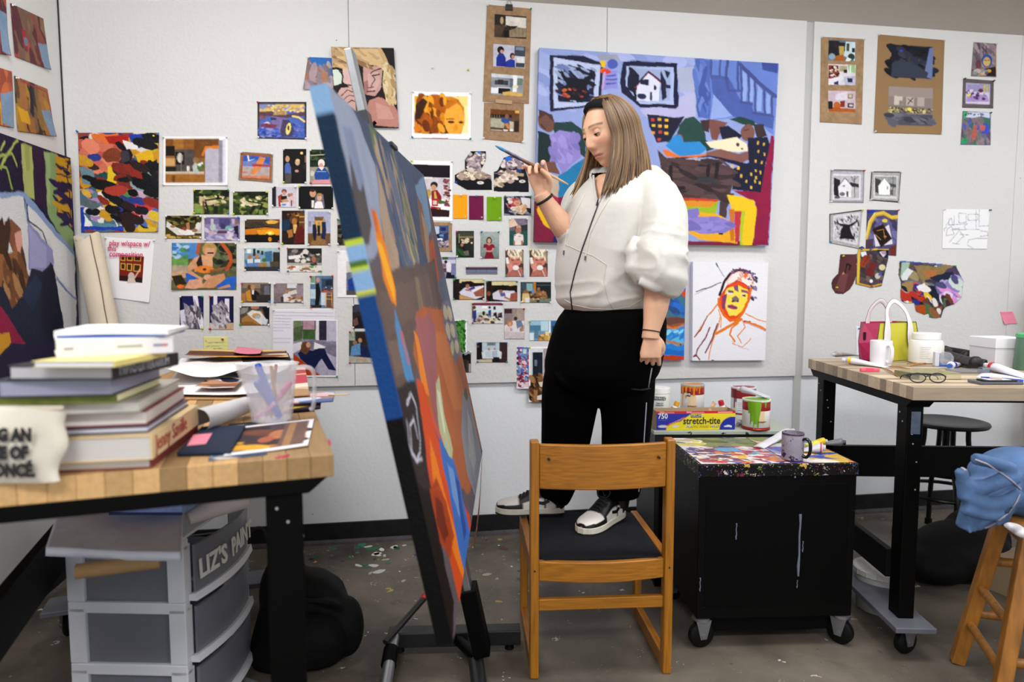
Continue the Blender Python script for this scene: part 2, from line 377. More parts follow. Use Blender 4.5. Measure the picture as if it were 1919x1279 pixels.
# dried paint spots on the concrete below the wall
sr = random.Random(12)
for k in range(70):
    if k < 34: x, y, c, s = sr.gauss(700, 55), sr.gauss(1024, 16), sr.choice(['2c6a50','2c6a50','1f5240','c8ccc8','d8d8d4','3f7a62']), sr.uniform(.006, .022)
    else: x, y, c, s = sr.uniform(560, 1000), sr.uniform(1008, 1090), sr.choice(['c8c8c4','d0d0cc','4a2a28','5a3030','b89c60','2a2624','3a5a8a','c8c8c4','b0a890']), sr.uniform(.004, .016)
    if x < 560 or y < 1012: continue
    p = onz(x, y, 0); n = 11; el = sr.uniform(1, 2.4); an = sr.uniform(0, 3)
    q = [(s*(.7+.5*sr.random())*math.cos(2*PI*i/n)*el, s*(.7+.5*sr.random())*math.sin(2*PI*i/n)) for i in range(n)]
    MB().prism(q, .0002, .0011, T=TR(p.x, p.y, 0) @ rotm('Z', an)).build('paint_spot', mat(c, .5), FLOOR)
# ------------------------------------------------------------ workbenches
BLACKM = mat('020202', .5, spec=.1, bump=.05, bscale=200)
STEEL = mat('8d8f95', .4, metal=.8, noise=.15)
RUBBER = mat('060607', .6, spec=.2)
def wood_stave(base, k):
    r = random.Random(k); c = lin(base); f = r.choice([.55, .72, .9, 1.05, 1.15, 1.25, .65])
    h = ''.join('%02x' % int(max(0, min(255, 255*(((v*f)**(1/2.4))*1.055-.055 if v*f > .0031 else v*f*12.92)))) for v in c)
    return h
def caster(parent, x, y, ztop, rr=.045, w=.032, ang=.4):
    T = TR(x, y, 0) @ rotm('Z', ang)
    c = MB().tube([(-.028, .02, ztop-.002), (-.028, .02, ztop-.012)], .032, 14, T=TR(x, y, 0) @ rotm('Z', ang) @ TR(.028, -.02, 0))
    for s in (-1, 1):
        c.prism([(-.03, ztop-.01), (.03, ztop-.01), (.012, rr-.012), (-.012, rr-.012)], s*(w/2+.003), s*(w/2+.007), T=T @ Matrix(((1,0,0,0),(0,0,1,0),(0,1,0,0),(0,0,0,1))))
    o = c.build('caster', STEEL, parent, smooth=True)
    MB().tube([T @ Vector((0, -w/2, rr)), T @ Vector((0, -w/2+.006, rr)), T @ Vector((0, w/2-.006, rr)), T @ Vector((0, w/2, rr))], [rr*.82, rr, rr, rr*.82], 24).build('wheel', RUBBER, o, smooth=True)
    MB().tube([T @ Vector((0, -w/2-.009, rr)), T @ Vector((0, w/2+.009, rr))], .009, 10).build('axle', STEEL, o, smooth=True)
    return o
def workbench(t, L, W, base, seedk, mirror=False, topz=.976, rough=.5):
    """local: x along length (0..L), y across (0..W); staves run along the length"""
    n = 20; w = W/n
    for i in range(n):
        MB().box(0, i*w+.0002, topz-.046, L, (i+1)*w-.0002, topz).build('stave', mat(wood_stave(base, seedk*100+i), rough, noise=.12, nscale=6, stretch=(1.5, 14, 14)), t, bevel=.0012, seg=1)
    for x in (.005, L-.085):      # end aprons with chamfered ends
        MB().prism([(.012, topz-.047), (W-.012, topz-.047), (W-.05, topz-.078), (.05, topz-.078)], x, x+.08, T=Matrix(((0,0,1,0),(1,0,0,0),(0,1,0,0),(0,0,0,1)))).build('apron', BLACKM, t, bevel=.003)
        for y in (.062, W-.147):
            lg = MB().box(x+.012, y, .125, x+.068, y+.072, topz-.075).build('leg', BLACKM, t, bevel=.004)
            for z in (.87, .84): MB().tube([(x+.01, y+.03+(z-.84)*.7, z), (x+.014, y+.03+(z-.84)*.7, z)], .003, 8).build('bolt', mat('b8b8b6', .4, metal=.6), lg, smooth=True)
            for z in (.80, .765, .70, .60): MB().tube([(x+.03+(z*37 % .02), y-.0012, z), (x+.03+(z*37 % .02), y+.002, z)], .003, 8).build('bolt', mat('b8b8b6', .4, metal=.6), lg, smooth=True)
        MB().box(x+.03, .20, .22, x+.055, W-.20, .33).build('side_beam', mat('0c0c0d', .5, spec=.25), t, bevel=.003)
        pl = MB().box(x-.03, -.01, .105, x+.11, W+.01, .125).build('base_plate', mat('6c6e78', .5, metal=.3, noise=.12, nscale=14), t, bevel=.003)
        for y in (.06, W-.06): caster(t, x+.04, y, .105)
    MB().box(.05, W-.20, .46, L-.05, W-.17, .60).build('stretcher', BLACKM, t, bevel=.003)
    MB().box(.05, .2, topz-.085, L-.05, .235, topz-.047).build('rail', BLACKM, t)
    MB().box(.05, W-.235, topz-.085, L-.05, W-.2, topz-.047).build('rail', BLACKM, t)
TZ = .976
RTB = thing('workbench', 'butcher-block workbench on black steel legs and casters, with handbag and mug on it', 'workbench', (1.721, 2.063, 0), math.radians(-11.8))
workbench(RTB, 1.83, .93, 'b9a68b', 1)
# sticker on the leg of the right bench
MB().box(.03, .0605, .80, .062, .0615, .88).build('sticker', mat('4a5668', .5, noise=.2, nscale=60), RTB)
LTB = thing('workbench', 'butcher-block workbench on black steel legs holding the tall stack of books', 'workbench', M=TR(-.142, 1.417, 0) @ rotm('Z', math.radians(11+90)))
workbench(LTB, 1.55, .914, 'c49c68', 2)
# paint smudges on the left bench corner
# ------------------------------------------------------------ oak chair with its back to the camera
OAK = mat('9c6312', .38, noise=.28, nscale=5, stretch=(34, 34, 1.6), bump=.05, bscale=40, spec=.5)
OAKH = mat('9c6312', .38, noise=.28, nscale=5, stretch=(1.6, 20, 40), bump=.05, bscale=40, spec=.5)
OAKD = mat('92590f', .38, noise=.28, nscale=5, stretch=(34, 1.6, 34), spec=.5)
CH = thing('side_chair', 'oak runner chair with black padded seat that the person stands on', 'chair', (.6525, 2.158, 0), math.radians(-5.4))
CW, CD, SZ = .2275, .43, .405
def crossbar(x0, x1, z0, z1, y, th, bow, n=10, dz=0.0):
    rg = []
    for i in range(n+1):
        s = i/n; x = x0+(x1-x0)*s; b = y-bow*math.sin(PI*s)
        rg.append([(x, b-th/2, z0-dz*math.sin(PI*s)), (x, b+th/2, z0-dz*math.sin(PI*s)), (x, b+th/2, z1), (x, b-th/2, z1)])
    return MB().rings(rg)
for s in (-1, 1):
    MB().box(s*CW-.0145, -.022, 0, s*CW+.0145, .026, .812).build('leg', OAK, CH, bevel=.005, seg=3)
    MB().box(s*CW-.0145, CD-.045, 0, s*CW+.0145, CD, SZ-.005).build('leg', OAK, CH, bevel=.005, seg=3)
    MB().box(s*CW-.0135, .0262, .0, s*CW+.0135, CD-.0452, .055).build('runner', OAKD, CH, bevel=.004)
    MB().box(s*CW-.0135, .0262, SZ-.075, s*CW+.0135, CD+.045, SZ+.002).build('seat_rail', OAKD, CH, bevel=.004)
    MB().tube([(s*CW, -.0228, .375), (s*CW, -.020, .375)], .0035, 10).build('screw_plug', mat('1a120a', .5), CH, smooth=True)
    MB().tube([(s*.183, -.0345, .755), (s*.183, -.024, .755)], .0045, 10).build('screw_plug', mat('1a120a', .5), CH, smooth=True)
crossbar(-CW+.0145, CW-.0145, .652, .802, -.006, .02, .028).build('backrest', OAKH, CH, smooth=True, bevel=.004)
crossbar(-CW+.0145, CW-.0145, SZ-.068, SZ-.002, .0, .022, .022, dz=.004).build('back_rail', OAKH, CH, smooth=True, bevel=.003)
crossbar(-CW+.0145, CW-.0145, .232, .272, .0, .02, 0).build('stretcher', OAKH, CH, bevel=.003)
MB().box(-CW+.0145, CD+.005, SZ-.07, CW-.0145, CD+.03, SZ-.004).build('front_rail', OAKH, CH, bevel=.004)
rg = []
for i in range(13):
    y = -.002+(CD+.04)*i/12; c = .012*math.sin(PI*min(1, max(0, i/12)))
    rg.append([(-CW+.016, y, SZ-.03)]+[(x*(CW-.016), y, SZ-.004+c*(1-.5*x*x)+.006*(1-abs(x)**6)) for x in np.linspace(-1, 1, 13)]+[(CW-.016, y, SZ-.03)])
MB().rings(rg).build('seat', mat('1b1c21', .9, noise=.25, nscale=120, bump=.15, bscale=400, spec=.15), CH, smooth=True, angle=60)
# ------------------------------------------------------------ black rolling cart with the palette, cabinet behind it
def splat_mat(base, hexes, dens, scales=((26, .25), (55, .3)), rough=.4, zfade=None, base_noise=.3):
    m = bpy.data.materials.new('paint_spattered'); m.use_nodes = True; nt = m.node_tree; b = nt.nodes['Principled BSDF']; N = nt.nodes.new; Lk = nt.links.new
    tc = N('ShaderNodeTexCoord'); n = N('ShaderNodeTexNoise'); n.inputs['Scale'].default_value = 9; n.inputs['Detail'].default_value = 6; Lk(tc.outputs['Object'], n.inputs[0])
    r = N('ShaderNodeValToRGB'); c = lin(base); r.color_ramp.elements[0].color = (*[v*(1-base_noise) for v in c], 1); r.color_ramp.elements[1].color = (*[v*(1+base_noise) for v in c], 1); Lk(n.outputs[0], r.inputs[0]); out = r.outputs[0]
    for sc, size in scales:
        vo = N('ShaderNodeTexVoronoi'); vo.inputs['Scale'].default_value = sc
        ad = N('ShaderNodeMix'); ad.data_type = 'RGBA'; ad.blend_type = 'LINEAR_LIGHT'; ad.inputs[0].default_value = .03; wn = N('ShaderNodeTexNoise'); wn.inputs['Scale'].default_value = sc*1.5; Lk(tc.outputs['Object'], wn.inputs[0]); Lk(tc.outputs['Object'], ad.inputs[6]); Lk(wn.outputs['Color'], ad.inputs[7]); Lk(ad.outputs[2], vo.inputs[0])
        sp = N('ShaderNodeSeparateColor'); Lk(vo.outputs['Color'], sp.inputs[0])
        mu = N('ShaderNodeMath'); mu.operation = 'MULTIPLY'; mu.inputs[1].default_value = size; Lk(sp.outputs[1], mu.inputs[0])
        ins = N('ShaderNodeMath'); ins.operation = 'LESS_THAN'; Lk(vo.outputs['Distance'], ins.inputs[0]); Lk(mu.outputs[0], ins.inputs[1])
        de = N('ShaderNodeMath'); de.operation = 'LESS_THAN'; Lk(sp.outputs[0], de.inputs[0]); de.inputs[1].default_value = dens
        if zfade:
            sx = N('ShaderNodeSeparateXYZ'); Lk(tc.outputs['Object'], sx.inputs[0]); mr = N('ShaderNodeMapRange'); mr.inputs[1].default_value = zfade[0]; mr.inputs[2].default_value = zfade[1]; mr.inputs[3].default_value = dens*.25; mr.inputs[4].default_value = dens; Lk(sx.outputs[2], mr.inputs[0]); Lk(mr.outputs[0], de.inputs[1])
        f = N('ShaderNodeMath'); f.operation = 'MULTIPLY'; Lk(ins.outputs[0], f.inputs[0]); Lk(de.outputs[0], f.inputs[1])
        rp = N('ShaderNodeValToRGB'); rp.color_ramp.interpolation = 'CONSTANT'
        for i, h in enumerate(hexes):
            el = rp.color_ramp.elements[i] if i < 2 else rp.color_ramp.elements.new(i/len(hexes))
            el.position = i/len(hexes); el.color = (*lin(h), 1)
        Lk(sp.outputs[2], rp.inputs[0]); mx = N('ShaderNodeMix'); mx.data_type = 'RGBA'; Lk(f.outputs[0], mx.inputs[0]); Lk(out, mx.inputs[6]); Lk(rp.outputs[0], mx.inputs[7]); out = mx.outputs[2]
    Lk(out, b.inputs['Base Color']); b.inputs['Roughness'].default_value = rough; b.inputs['Specular IOR Level'].default_value = .12
    return m
CRT = thing('rolling_cart', 'black paint-spattered rolling cart with a palette covering its top', 'cart', (1.035, 2.245, 0), math.radians(-6.6))
cw, cd, cz = .583, .44, .686
BODY = splat_mat('020202', ['c9c7c4','6a6f8a','a08a6a','4a5a9a','8a4a50','d8d6d0'], .10, ((30, .12), (75, .2)), .5, (.2, .68))
MB().box(.004, .006, .115, cw-.004, cd-.004, cz-.045).build('cabinet_body', BODY, CRT, bevel=.003)
MB().box(.05, .05, .045, cw-.05, cd-.05, .115).build('base_box', mat('020202', .6, spec=.1), CRT)
MB().box(0, 0, cz-.045, cw, cd, cz).build('top_frame', splat_mat('141214', ['c7b49a','5a3a6a','7a2a3a','cfcac0','c9a04a','33508a','87a04a','1a1a1c'], .72, ((36, .42), (70, .5)), .45), CRT, bevel=.003)
MB().box(.03, .0045, .16, cw-.03, .0062, cz-.075).build('door_panel', mat('020202', .5, spec=.1), CRT, bevel=.001)
for x, z0, z1, w in ((.375, .50, .27, .0042), (.388, .40, .36, .002), (.142, .47, .41, .0022), (.115, .645, .668, .004), (.17, .655, .672, .003), (.35, .635, .665, .003), (.0145, .27, .22, .002), (.372, .255, .225, .0018)):
    MB().tube([(x+.0012*math.sin(i*2.1), .0035 if x > .02 else .0035, z0+(z1-z0)*i/6) for i in range(7)], [w*(1.25 if i in (0, 5) else .8) for i in range(7)], 6, flat=1).build('paint_drip', mat('6e7488', .4, noise=.2), CRT, smooth=True)
for x, y in ((.03, .03), (cw-.03, .03), (.03, cd-.03), (cw-.03, cd-.03)): caster(CRT, x, y, .115, .047, .032, -.9 if x > .1 else .2)
CAB = thing('storage_cabinet', 'low black cabinet with pale paint-stained top holding paint cans', 'cabinet', (1.06, 2.757, 0), math.radians(-8.5))
MB().box(.01, .012, .06, .60, .40, .682).build('cabinet_body', mat('242528', .5, noise=.3, nscale=7, spec=.3), CAB, bevel=.003)
MB().box(0, 0, .682, .61, .41, .70).build('cabinet_top', splat_mat('b4bcb0', ['8e9690','d8dcd6','3a3c3a','a8b49a'], .3, ((18, .3), (40, .25)), .45, None, .12), CAB, bevel=.003)
MB().box(.03, .0085, .10, .58, .0125, .64).build('door', mat('040404', .5, spec=.1), CAB, bevel=.002)
MB().box(.02, .02, 0, .59, .39, .06).build('plinth', BLACKM, CAB)
# ------------------------------------------------------------ everything pinned to or hung on the back wall: kind, label, category, corner pixels, picture, columns, pins, options
WALL_ITEMS = [
('photo_print', 'large white-bordered kitchen photo with wooden cabinets pinned left of the garden photos', 'photo print', [(305.3, 256.3), (426.8, 256.3), (426.8, 348.3), (305.3, 348.3)], 'b f3f3f6;r 4 4 87 94 8a5a28;r 4 4 16 38 7a4a1e;r 16 4 48 26 a06a2c;r 31 4 48 26 8a5622;r 48 4 87 43 6e4218;r 4 19 18 39 17130f;r 18 26 48 70 4c4644;r 19 31 33 57 14110f;e 26 43 4 10 cfc8c0;r 4 44 19 70 c89c64;r 4 60 20 72 1c1814;r 4 71 63 76 c7b8a4;r 4 76 65 94 9a6426;r 14 79 19 94 6a4014;e 50 48 4 6 8c6a44;p b8c0b8 45 60 50 52 55 60 54 76 47 75;e 58 60 6 10 4c6a3a;e 56 57 3 3 e8ecdc;e 60 54 2 2 f0f2e6;r 37 60 41 70 e6e2da;r 28 36 29 70 8a8682;r 65 21 86 94 b4b2c2;p d87a1e 59 38 65 19 86 18 86 25 67 24 62 40;r 86 7 92 94 8e8c9a;r 92 5 97 94 d8d8ea', 64, 'wwww', {'curl': 0.006}),
('photo_print', 'square print of a harbour painting with boats and yellow sky pinned highest in its row', 'print', [(482.6, 191.1), (574.1, 191.1), (574.1, 261.8), (482.6, 259.6)], 'b 3a3540;r 4 6 96 96 4a64b0;p d8b868 4 6 96 6 96 27 72 23 49 20 20 26 4 28;p 7a86b0 4 6 39 6 25 15 4 19;p 5a3a48 4 27 32 25 58 34 96 26 96 37 58 43 20 38 4 42;p b08a58 34 17 58 17 61 34 32 36;l cabf90 2 37 15 37 33;l cabf90 2 56 13 57 34;p 7a6aa0 29 38 61 45 51 94 29 94;p 433a5e 51 47 65 49 82 93 44 94;l e8d070 5 72 38 84 41 96 52;e 63 72 5 16 e8d878 8;e 63 70 2 7 2a2430;p 7a3048 5 62 20 58 40 62 37 70 6 71;p d8c8c0 12 58 21 53 26 59;p 8a4a58 5 38 17 39 16 45 5 47;p c09078 76 70 93 71 93 78 81 77;p 2a2a44 26 42 39 44 37 49 27 49;d 3 60 5 70 47 95 3 2.5 0 3a58b8 6a7ac8 2a3a88 8f92c8;d 4 30 72 56 96 92 2 2.5 0 3a58b8 5a6ac0 2a3a88;d 8 40 5 7 95 26 2 2.5 -10 e8d090 8a90b8 b88a50', 64, 'r-ww', {}),
('photo_print', 'small tilted print of an orange biplane painting in a wooden frame', 'print', [(450.9, 284.3), (511.5, 288.7), (510.7, 342.1), (447.2, 336.9)], 'b 8a7c74;p 9a5a34 2 4 96 2 97 96 4 98;p 6a7ab8 9 12 91 11 90 88 10 91;p 2a5ab0 9 12 91 11 90 40 61 26 9 34;p b0a0a0 9 51 91 48 90 88 10 91;p d8854a 60 13 78 16 62 59 45 79 33 74 50 35;p a83a3a 36 40 91 40 91 45 38 49;p e8e4d8 21 12 26 12 28 28 46 22 25 33;p c87844 9 70 25 70 19 76 10 75;p c8805a 11 84 90 78 90 88 11 91;n .25 12', 48, 'ww--', {'curl': 0.008}),
('photo_print', 'photo of a man in blue shirt beside a blonde woman in black', 'photo print', [(530.4, 279.3), (573.9, 279.3), (573.9, 343.9), (530.4, 343.9)], 'b 0d0b0d;e 80 12 6 4 f0c880;e 19 29 9 9 c09070;p 4a62a8 7 49 14 41 26 40 34 53 35 71 7 71;p 4a4642 7 70 36 70 34 99 9 99;e 62 39 10 9 c8a088;e 63 33 9 4 d8c080;p 161014 44 59 54 49 74 49 82 66 80 99 51 99;e 59 64 8 4 c09078;p 30181a 82 49 100 42 100 59 86 59;r 94 19 100 39 8a6048', 48, 'w-wy', {}),
('photo_print', 'photo of a white-haired woman in a blue sweatshirt sitting outdoors', 'photo print', [(580.7, 280.4), (622.7, 280.4), (622.7, 345.0), (580.7, 345.0)], 'b 1a2416;r 0 0 100 37 0c120a;d 5 50 0 0 90 31 4 1.5 0 2a3a1c 10180c 3c5030;r 0 51 100 100 9a9488;l c8c8b0 2 4 17 79 14;e 51 40 15 12 e8dcd8;e 50 47 9 8 d09888;p 1f4a92 19 71 35 53 69 53 90 75 84 88 24 88;p e8e0e0 38 51 64 51 53 61;l b8c0d8 2 33 64 71 64;p d8909a 17 88 90 87 95 100 9 100;e 11 69 9 8 c8c4c0', 48, 'w--r', {}),
('photo_print', 'sunlit garden photo with path shadows pinned left of its near twin', 'photo print', [(362.7, 355.9), (429.4, 355.9), (429.4, 401.9), (362.7, 401.9)], 'b 38481f;d 11 60 0 0 101 100 8 1.5 10 5a6a28 28381a 7a8a3a 1c2810 8a9048;d 12 40 0 0 101 31 7 1.6 0 182410 0e160a 3a4c20;p c8b890 16 26 55 36 75 50 45 64 16 55;d 12 24 22 24 88 64 4 1.5 20 d8c8a0 a8a060 e0d8b8;p 0e140a 29 40 78 31 80 37 32 46;p 1a2012 35 45 45 93 40 95 30 50;p 141a10 62 55 70 98 55 98;p 0c1008 75 2 100 7 100 31 85 21;e 27 38 3 7 c89868;p 6a4028 25 45 30 45 32 93 24 93;p 7a9a48 3 74 26 69 29 95 3 93', 56, 'ygby', {}),
('photo_print', 'sunlit garden photo with long shadows pinned right of its near twin', 'photo print', [(436.7, 359.2), (502.3, 359.2), (502.3, 403.0), (436.7, 403.0)], 'b 38481f;d 21 70 0 0 100 100 8 1.5 10 5a6a28 28381a 7a8a3a 1c2810 8a9048;d 22 40 30 0 100 25 8 1.6 0 182410 0e160a 3a4c20;p c8c0a0 30 40 63 45 70 60 37 60;d 23 26 23 25 77 60 5 1.5 20 d8c8a0 a8a060 e0d8b8;p 0e140a 40 37 88 52 87 57 40 43;p 141a10 57 60 67 60 53 97 43 95;p 0e140c 80 55 85 56 77 97 67 97;p 6a8a40 73 80 90 75 87 97 73 97;e 88 87 3 11 0c120a', 56, 'wywy', {}),
('photo_print', 'photo of a mother with two small children on a chair', 'photo print', [(510.0, 350.0), (554.9, 350.0), (554.9, 388.8), (510.0, 388.8)], 'b c8c4d0;r 0 0 17 97 1c1a20;p 9a3a30 24 46 41 35 49 97 27 97;e 50 23 11 12 7a4a34;e 50 31 7 10 c89078;p 1c1618 37 46 61 44 63 69 39 75;p c89878 37 66 61 58 71 72 46 80;e 71 41 7 9 a07058;e 81 38 6 8 b08060;p d8b0b0 71 49 90 46 93 80 73 80;p d8d8e0 34 77 71 75 71 95 37 95;e 49 87 10 5 5a8ac8;r 78 66 83 95 4a3a34', 48, 'ww-w', {}),
('photo_print', 'wedding photo of a groom in black and bride in white veil', 'photo print', [(559.7, 349.3), (624.3, 349.3), (624.3, 392.0), (559.7, 392.0)], 'b 08080a;p 0f0f14 20 95 30 62 47 59 57 95;e 41 31 9 17 c89878;e 40 18 8 7 2a1a12;p e8e4e0 37 62 45 62 43 95 38 95;p 6a6a74 47 49 54 33 71 36 76 95 47 95;e 60 50 7 14 d0a088;e 60 37 8 7 a08050;p ece8e6 47 74 55 65 67 67 72 97 45 97', 56, 'ywww', {}),
('photo_print', 'photo of people lying in a white hammock', 'photo print', [(310.0, 404.5), (377.6, 404.5), (377.6, 447.5), (310.0, 447.5)], 'b 3a3418;d 31 40 0 0 100 36 7 2 0 5a5420 28240e 7a7230 181408;p d8d4cc 4 24 26 48 63 71 98 59 100 65 67 85 33 85 2 48;p c4c0bc 81 53 100 24 100 77 85 77;p e8e4e4 33 65 56 58 78 65 81 83 48 85;e 20 47 7 6 a07050;p a03a34 46 53 54 48 59 64 50 65;p b07a50 57 33 66 27 67 59 59 59;e 81 64 8 8 9a6a48;e 91 45 7 16 e0dcd8;d 32 14 4 85 100 100 5 2.5 0 c8a058 a88840 6a5a28', 56, 'wwww', {}),
('photo_print', 'pale faded photo of people around a room with large windows', 'photo print', [(383.1, 407.5), (449.4, 407.5), (449.4, 451.8), (383.1, 451.8)], 'b 8a80a8;r 0 0 100 28 6a6290;r 41 5 71 40 4a4478;r 18 6 26 40 c0b8d0;r 77 6 86 28 b8a8c0;e 24 42 8 15 b0c0b8;e 52 40 7 12 38305a;e 68 44 8 9 6ab0a0;p 1a1630 82 40 95 34 97 96 86 96;e 90 21 5 10 8a6858;d 33 34 1 51 86 99 7 1.8 0 b0a8cc 7a70a0 c8c0d8 9a90b8;p c8a8b0 11 59 26 56 26 71 12 71;r 37 56 63 68 5a3a48;p d8d0c8 60 90 75 68 80 96', 56, 'wbww', {}),
('photo_print', 'sunset photo with orange sun low over dark water', 'photo print', [(458.9, 411.3), (523.9, 411.3), (523.9, 454.3), (458.9, 454.3)], 'g 2a2018 0a0806;p 4a3a28 0 0 100 0 100 38 60 29 33 35 0 32;p c87818 0 44 60 35 100 41 100 61 0 67;p e89818 33 47 100 42 100 68 40 67;e 72 60 12 9 f8c830;e 72 60 5 5 fff4b0;p e8b050 60 10 75 2 100 9 88 19 67 20;p 3a3028 6 17 48 9 60 26 10 38;p 0c0a08 0 70 100 70 100 100 0 100;p 100c0a 60 67 63 61 71 73 87 64 88 78 60 78;e 72 87 5 10 d88818;n .2 10', 56, 'wrpw', {}),
('photo_print', 'warm dark photo of a curly-haired person in a red jacket', 'photo print', [(528.2, 395.0), (570.7, 395.0), (570.7, 458.3), (528.2, 458.3)], 'b 1c1210;p 143048 0 28 34 24 34 59 0 59;r 75 0 100 55 5a3a18;r 76 16 99 20 b88838;r 76 32 99 36 a87830;e 53 26 19 14 5a3414;e 55 32 11 10 a86a30;p d8b068 49 42 66 40 69 67 52 67;p 5a1414 66 47 90 45 100 71 100 97 52 97 58 71;p a86830 22 59 46 55 49 77 28 81;p 241410 0 67 28 67 28 100 0 100;d 35 12 19 4 78 20 4 1.4 0 c89040 3a2010 8a5a20', 44, '-b-y', {}),
('photo_print', 'gallery photo of three men in dark suits on a wooden floor', 'photo print', [(577.0, 396.2), (619.0, 396.2), (619.0, 460.0), (577.0, 460.0)], 'b a8aac8;r 0 65 100 100 6a4a28;p 8a6438 8 100 32 73 67 73 97 100;r 29 16 70 27 6a5030;r 29 27 70 61 c8a058;r 2 29 15 45 8a8498;p 14182e 20 39 35 37 40 57 36 86 26 86 21 65;p 101018 42 41 54 41 55 71 43 71;p 18224a 61 31 79 31 82 57 76 84 58 80 63 57;e 30 33 5 5 b08868;e 48 36 5 4 a88060;e 71 25 5 5 b88a6c;p 6a4a3a 76 71 97 71 97 98 79 94', 44, '-www', {}),
('photo_print', 'narrow photo strip half hidden by the tilted canvas edge', 'photo print', [(632.3, 411.3), (650.3, 411.3), (650.3, 460.0), (632.3, 460.0)], 'b 4a4840;r 0 0 100 33 8a8a80;d 36 20 3 28 100 100 7 1.4 0 2a2a28 6a6050 181614', 30, 'g--w', {}),
('photo_print', 'large photo of a woman playing a ukulele on a blue towel', 'photo print', [(322.0, 455.5), (443.1, 455.5), (443.1, 543.1), (322.0, 543.1)], 'b 5a5a38;r 0 0 41.7 33.7 4a88c8;p 6a9a50 0 30.9 25.2 28 25.2 50.9 0 50.9;d 41 50 64.5 0 100 56.6 5.1 1.5 30 2a3420 4a5a34 18201a 6a6a4c;d 42 30 1.4 2.3 22.1 30.9 4 1.6 0 68a0d8 3a70b8 a8c8e0 4a8a58;l b8502a 6.3 41.7 0 39.3 22.3;l b8502a 7.4 76.9 0 89.3 22.3 92.4 39.4 85.1 56.6;r 0 48 27.3 65.1 b0a088;p c8a078 0 62.3 23.1 59.4 23.1 73.7 0 79.4;p 2460c0 21.1 65.1 35.5 62.3 41.7 90.9 23.1 85.1;p 2060c0 72.7 76.6 100 70.9 97.5 99.4 68.6 96.6;p 282010 0 70.9 14.9 68 23.1 88 6.6 92.3;e 58.3 13.7 11.2 14.9 b08850;e 58.7 19.4 7.9 14.3 d09a78;p b08a50 50 2.9 66.5 2.9 67.6 11.4 50.4 10.3;r 54.5 20 64.5 23.4 1a1414;p d8a078 33.5 33.7 45.9 25.1 62.4 30.9 63.4 50.9 45.9 56.6 35.5 62.3;p 241c1c 37.6 42.3 44.8 22.3 47.9 49.4 39.7 50.9;e 50.4 56.6 14.5 8 e08030;e 50.4 56.6 2.9 2.9 3a2414;l 8a5a34 5.7 60.3 60 83.1 53.7;p d09870 24.2 50.9 33.5 33.7 39.7 50.9 29.3 59.4 41.7 70.9 50 76.6 45.9 79.4 25.2 65.1;e 55.2 73.7 6.2 6.3 d8a080;p c88e68 41.7 96.6 60.3 70.9 81 65.1 83.1 76.6 64.5 96.6;p d8a080 20 96.6 27.3 79.4 45.9 76.6 47.9 93.7 35.5 98.9;p c89068 70.7 96.6 89.3 88 91.3 94.3 72.7 99.4;e 13.8 93.1 5.4 4 e86820;n .12 14', 88, '-w--', {'curl': 0.014}),
('photo_print', 'living room photo with two people on a teal couch', 'photo print', [(458.1, 464.6), (524.4, 464.6), (524.4, 508.1), (458.1, 508.1)], 'b 7a9ab0;r 0 0 100 24 a8c0c8;r 7 7 18 24 e8ecec;r 24 4 31 36 2a2a30;r 35 10 43 24 1a2028;r 46 13 54 30 182028;p 3a6a90 56 18 78 13 78 59 60 59;r 80 18 100 82 282420;p 3a6a98 0 53 45 41 45 76 7 82;e 15 40 6 10 a87050;p c8d8e0 7 50 24 47 24 66 9 67;e 35 40 6 10 b07a58;p d0dce0 28 50 45 48 45 64 29 66;p 5a7ab0 7 67 41 63 41 82 11 84;p 9a7a40 37 69 63 63 65 84 45 90;e 56 53 7 8 3a6a38;r 0 82 100 100 2e3038;p 4a4030 71 59 97 59 97 82 73 82', 56, 'wrbw', {}),
('photo_print', 'photo of a boy at an outdoor restaurant table under white umbrellas', 'photo print', [(538.2, 465.6), (602.8, 465.6), (602.8, 510.1), (538.2, 510.1)], 'b a8a4a0;r 0 0 100 61 3a3a38;d 51 30 3 4 100 55 8 1.6 0 5a5a58 1c1c1c d8d4d0 888480;p e8e4e0 3 33 38 27 40 41 5 47;p 1a1a18 53 0 100 0 100 21 73 27;e 77 47 6 13 a86a4a;p 3a2a2a 67 63 86 61 88 78 65 78;r 0 73 100 100 e0dcd6;e 15 82 12 8 b05a40;e 57 75 16 6 d8c8b8;e 73 78 10 6 6a9a58;d 52 20 3 78 98 99 4 2 0 f0ece8 b09a80 8a6a50', 56, 'r-gb', {}),
('photo_print', 'brown-toned photo of a couple dancing close', 'photo print', [(452.1, 530.1), (507.2, 530.1), (507.2, 567.1), (452.1, 567.1)], 'b 6a5848;r 0 0 100 27 8a7864;r 65 7 100 100 4a4644;r 78 14 96 68 6a6a78;e 27 24 6 14 5a3a20;e 39 22 7 14 b08860;p c88828 15 47 29 35 34 81 37 95 19 91;p 141014 32 41 44 34 62 54 60 95 37 88;p e8e0d4 36 37 44 37 42 61 36 57;p a87040 0 54 15 54 15 100 0 100;r 51 61 100 100 2e2a28', 50, 'pwby', {}),
('photo_print', 'photo of a seated figure in white with a wide hat', 'photo print', [(513.2, 531.4), (568.2, 531.4), (568.2, 568.1), (513.2, 568.1)], 'b 7a6a70;r 45 2 79 24 d8d8e0;r 0 3 42 51 8a7a80;r 76 10 100 78 948490;p e0dcdc 31 58 49 44 63 78 58 95 31 95;e 45 43 5 10 a07858;p a8845a 38 37 57 32 55 40 42 43;p d8d0c8 49 44 76 31 79 51 54 61;p b08058 49 68 99 65 99 92 54 92;r 24 68 33 97 3a3438;e 72 85 11 7 c0a8a0;d 54 20 49 71 98 95 4 2 0 d8d0d0 5a4a48 a06a48', 50, 'w-wb', {}),
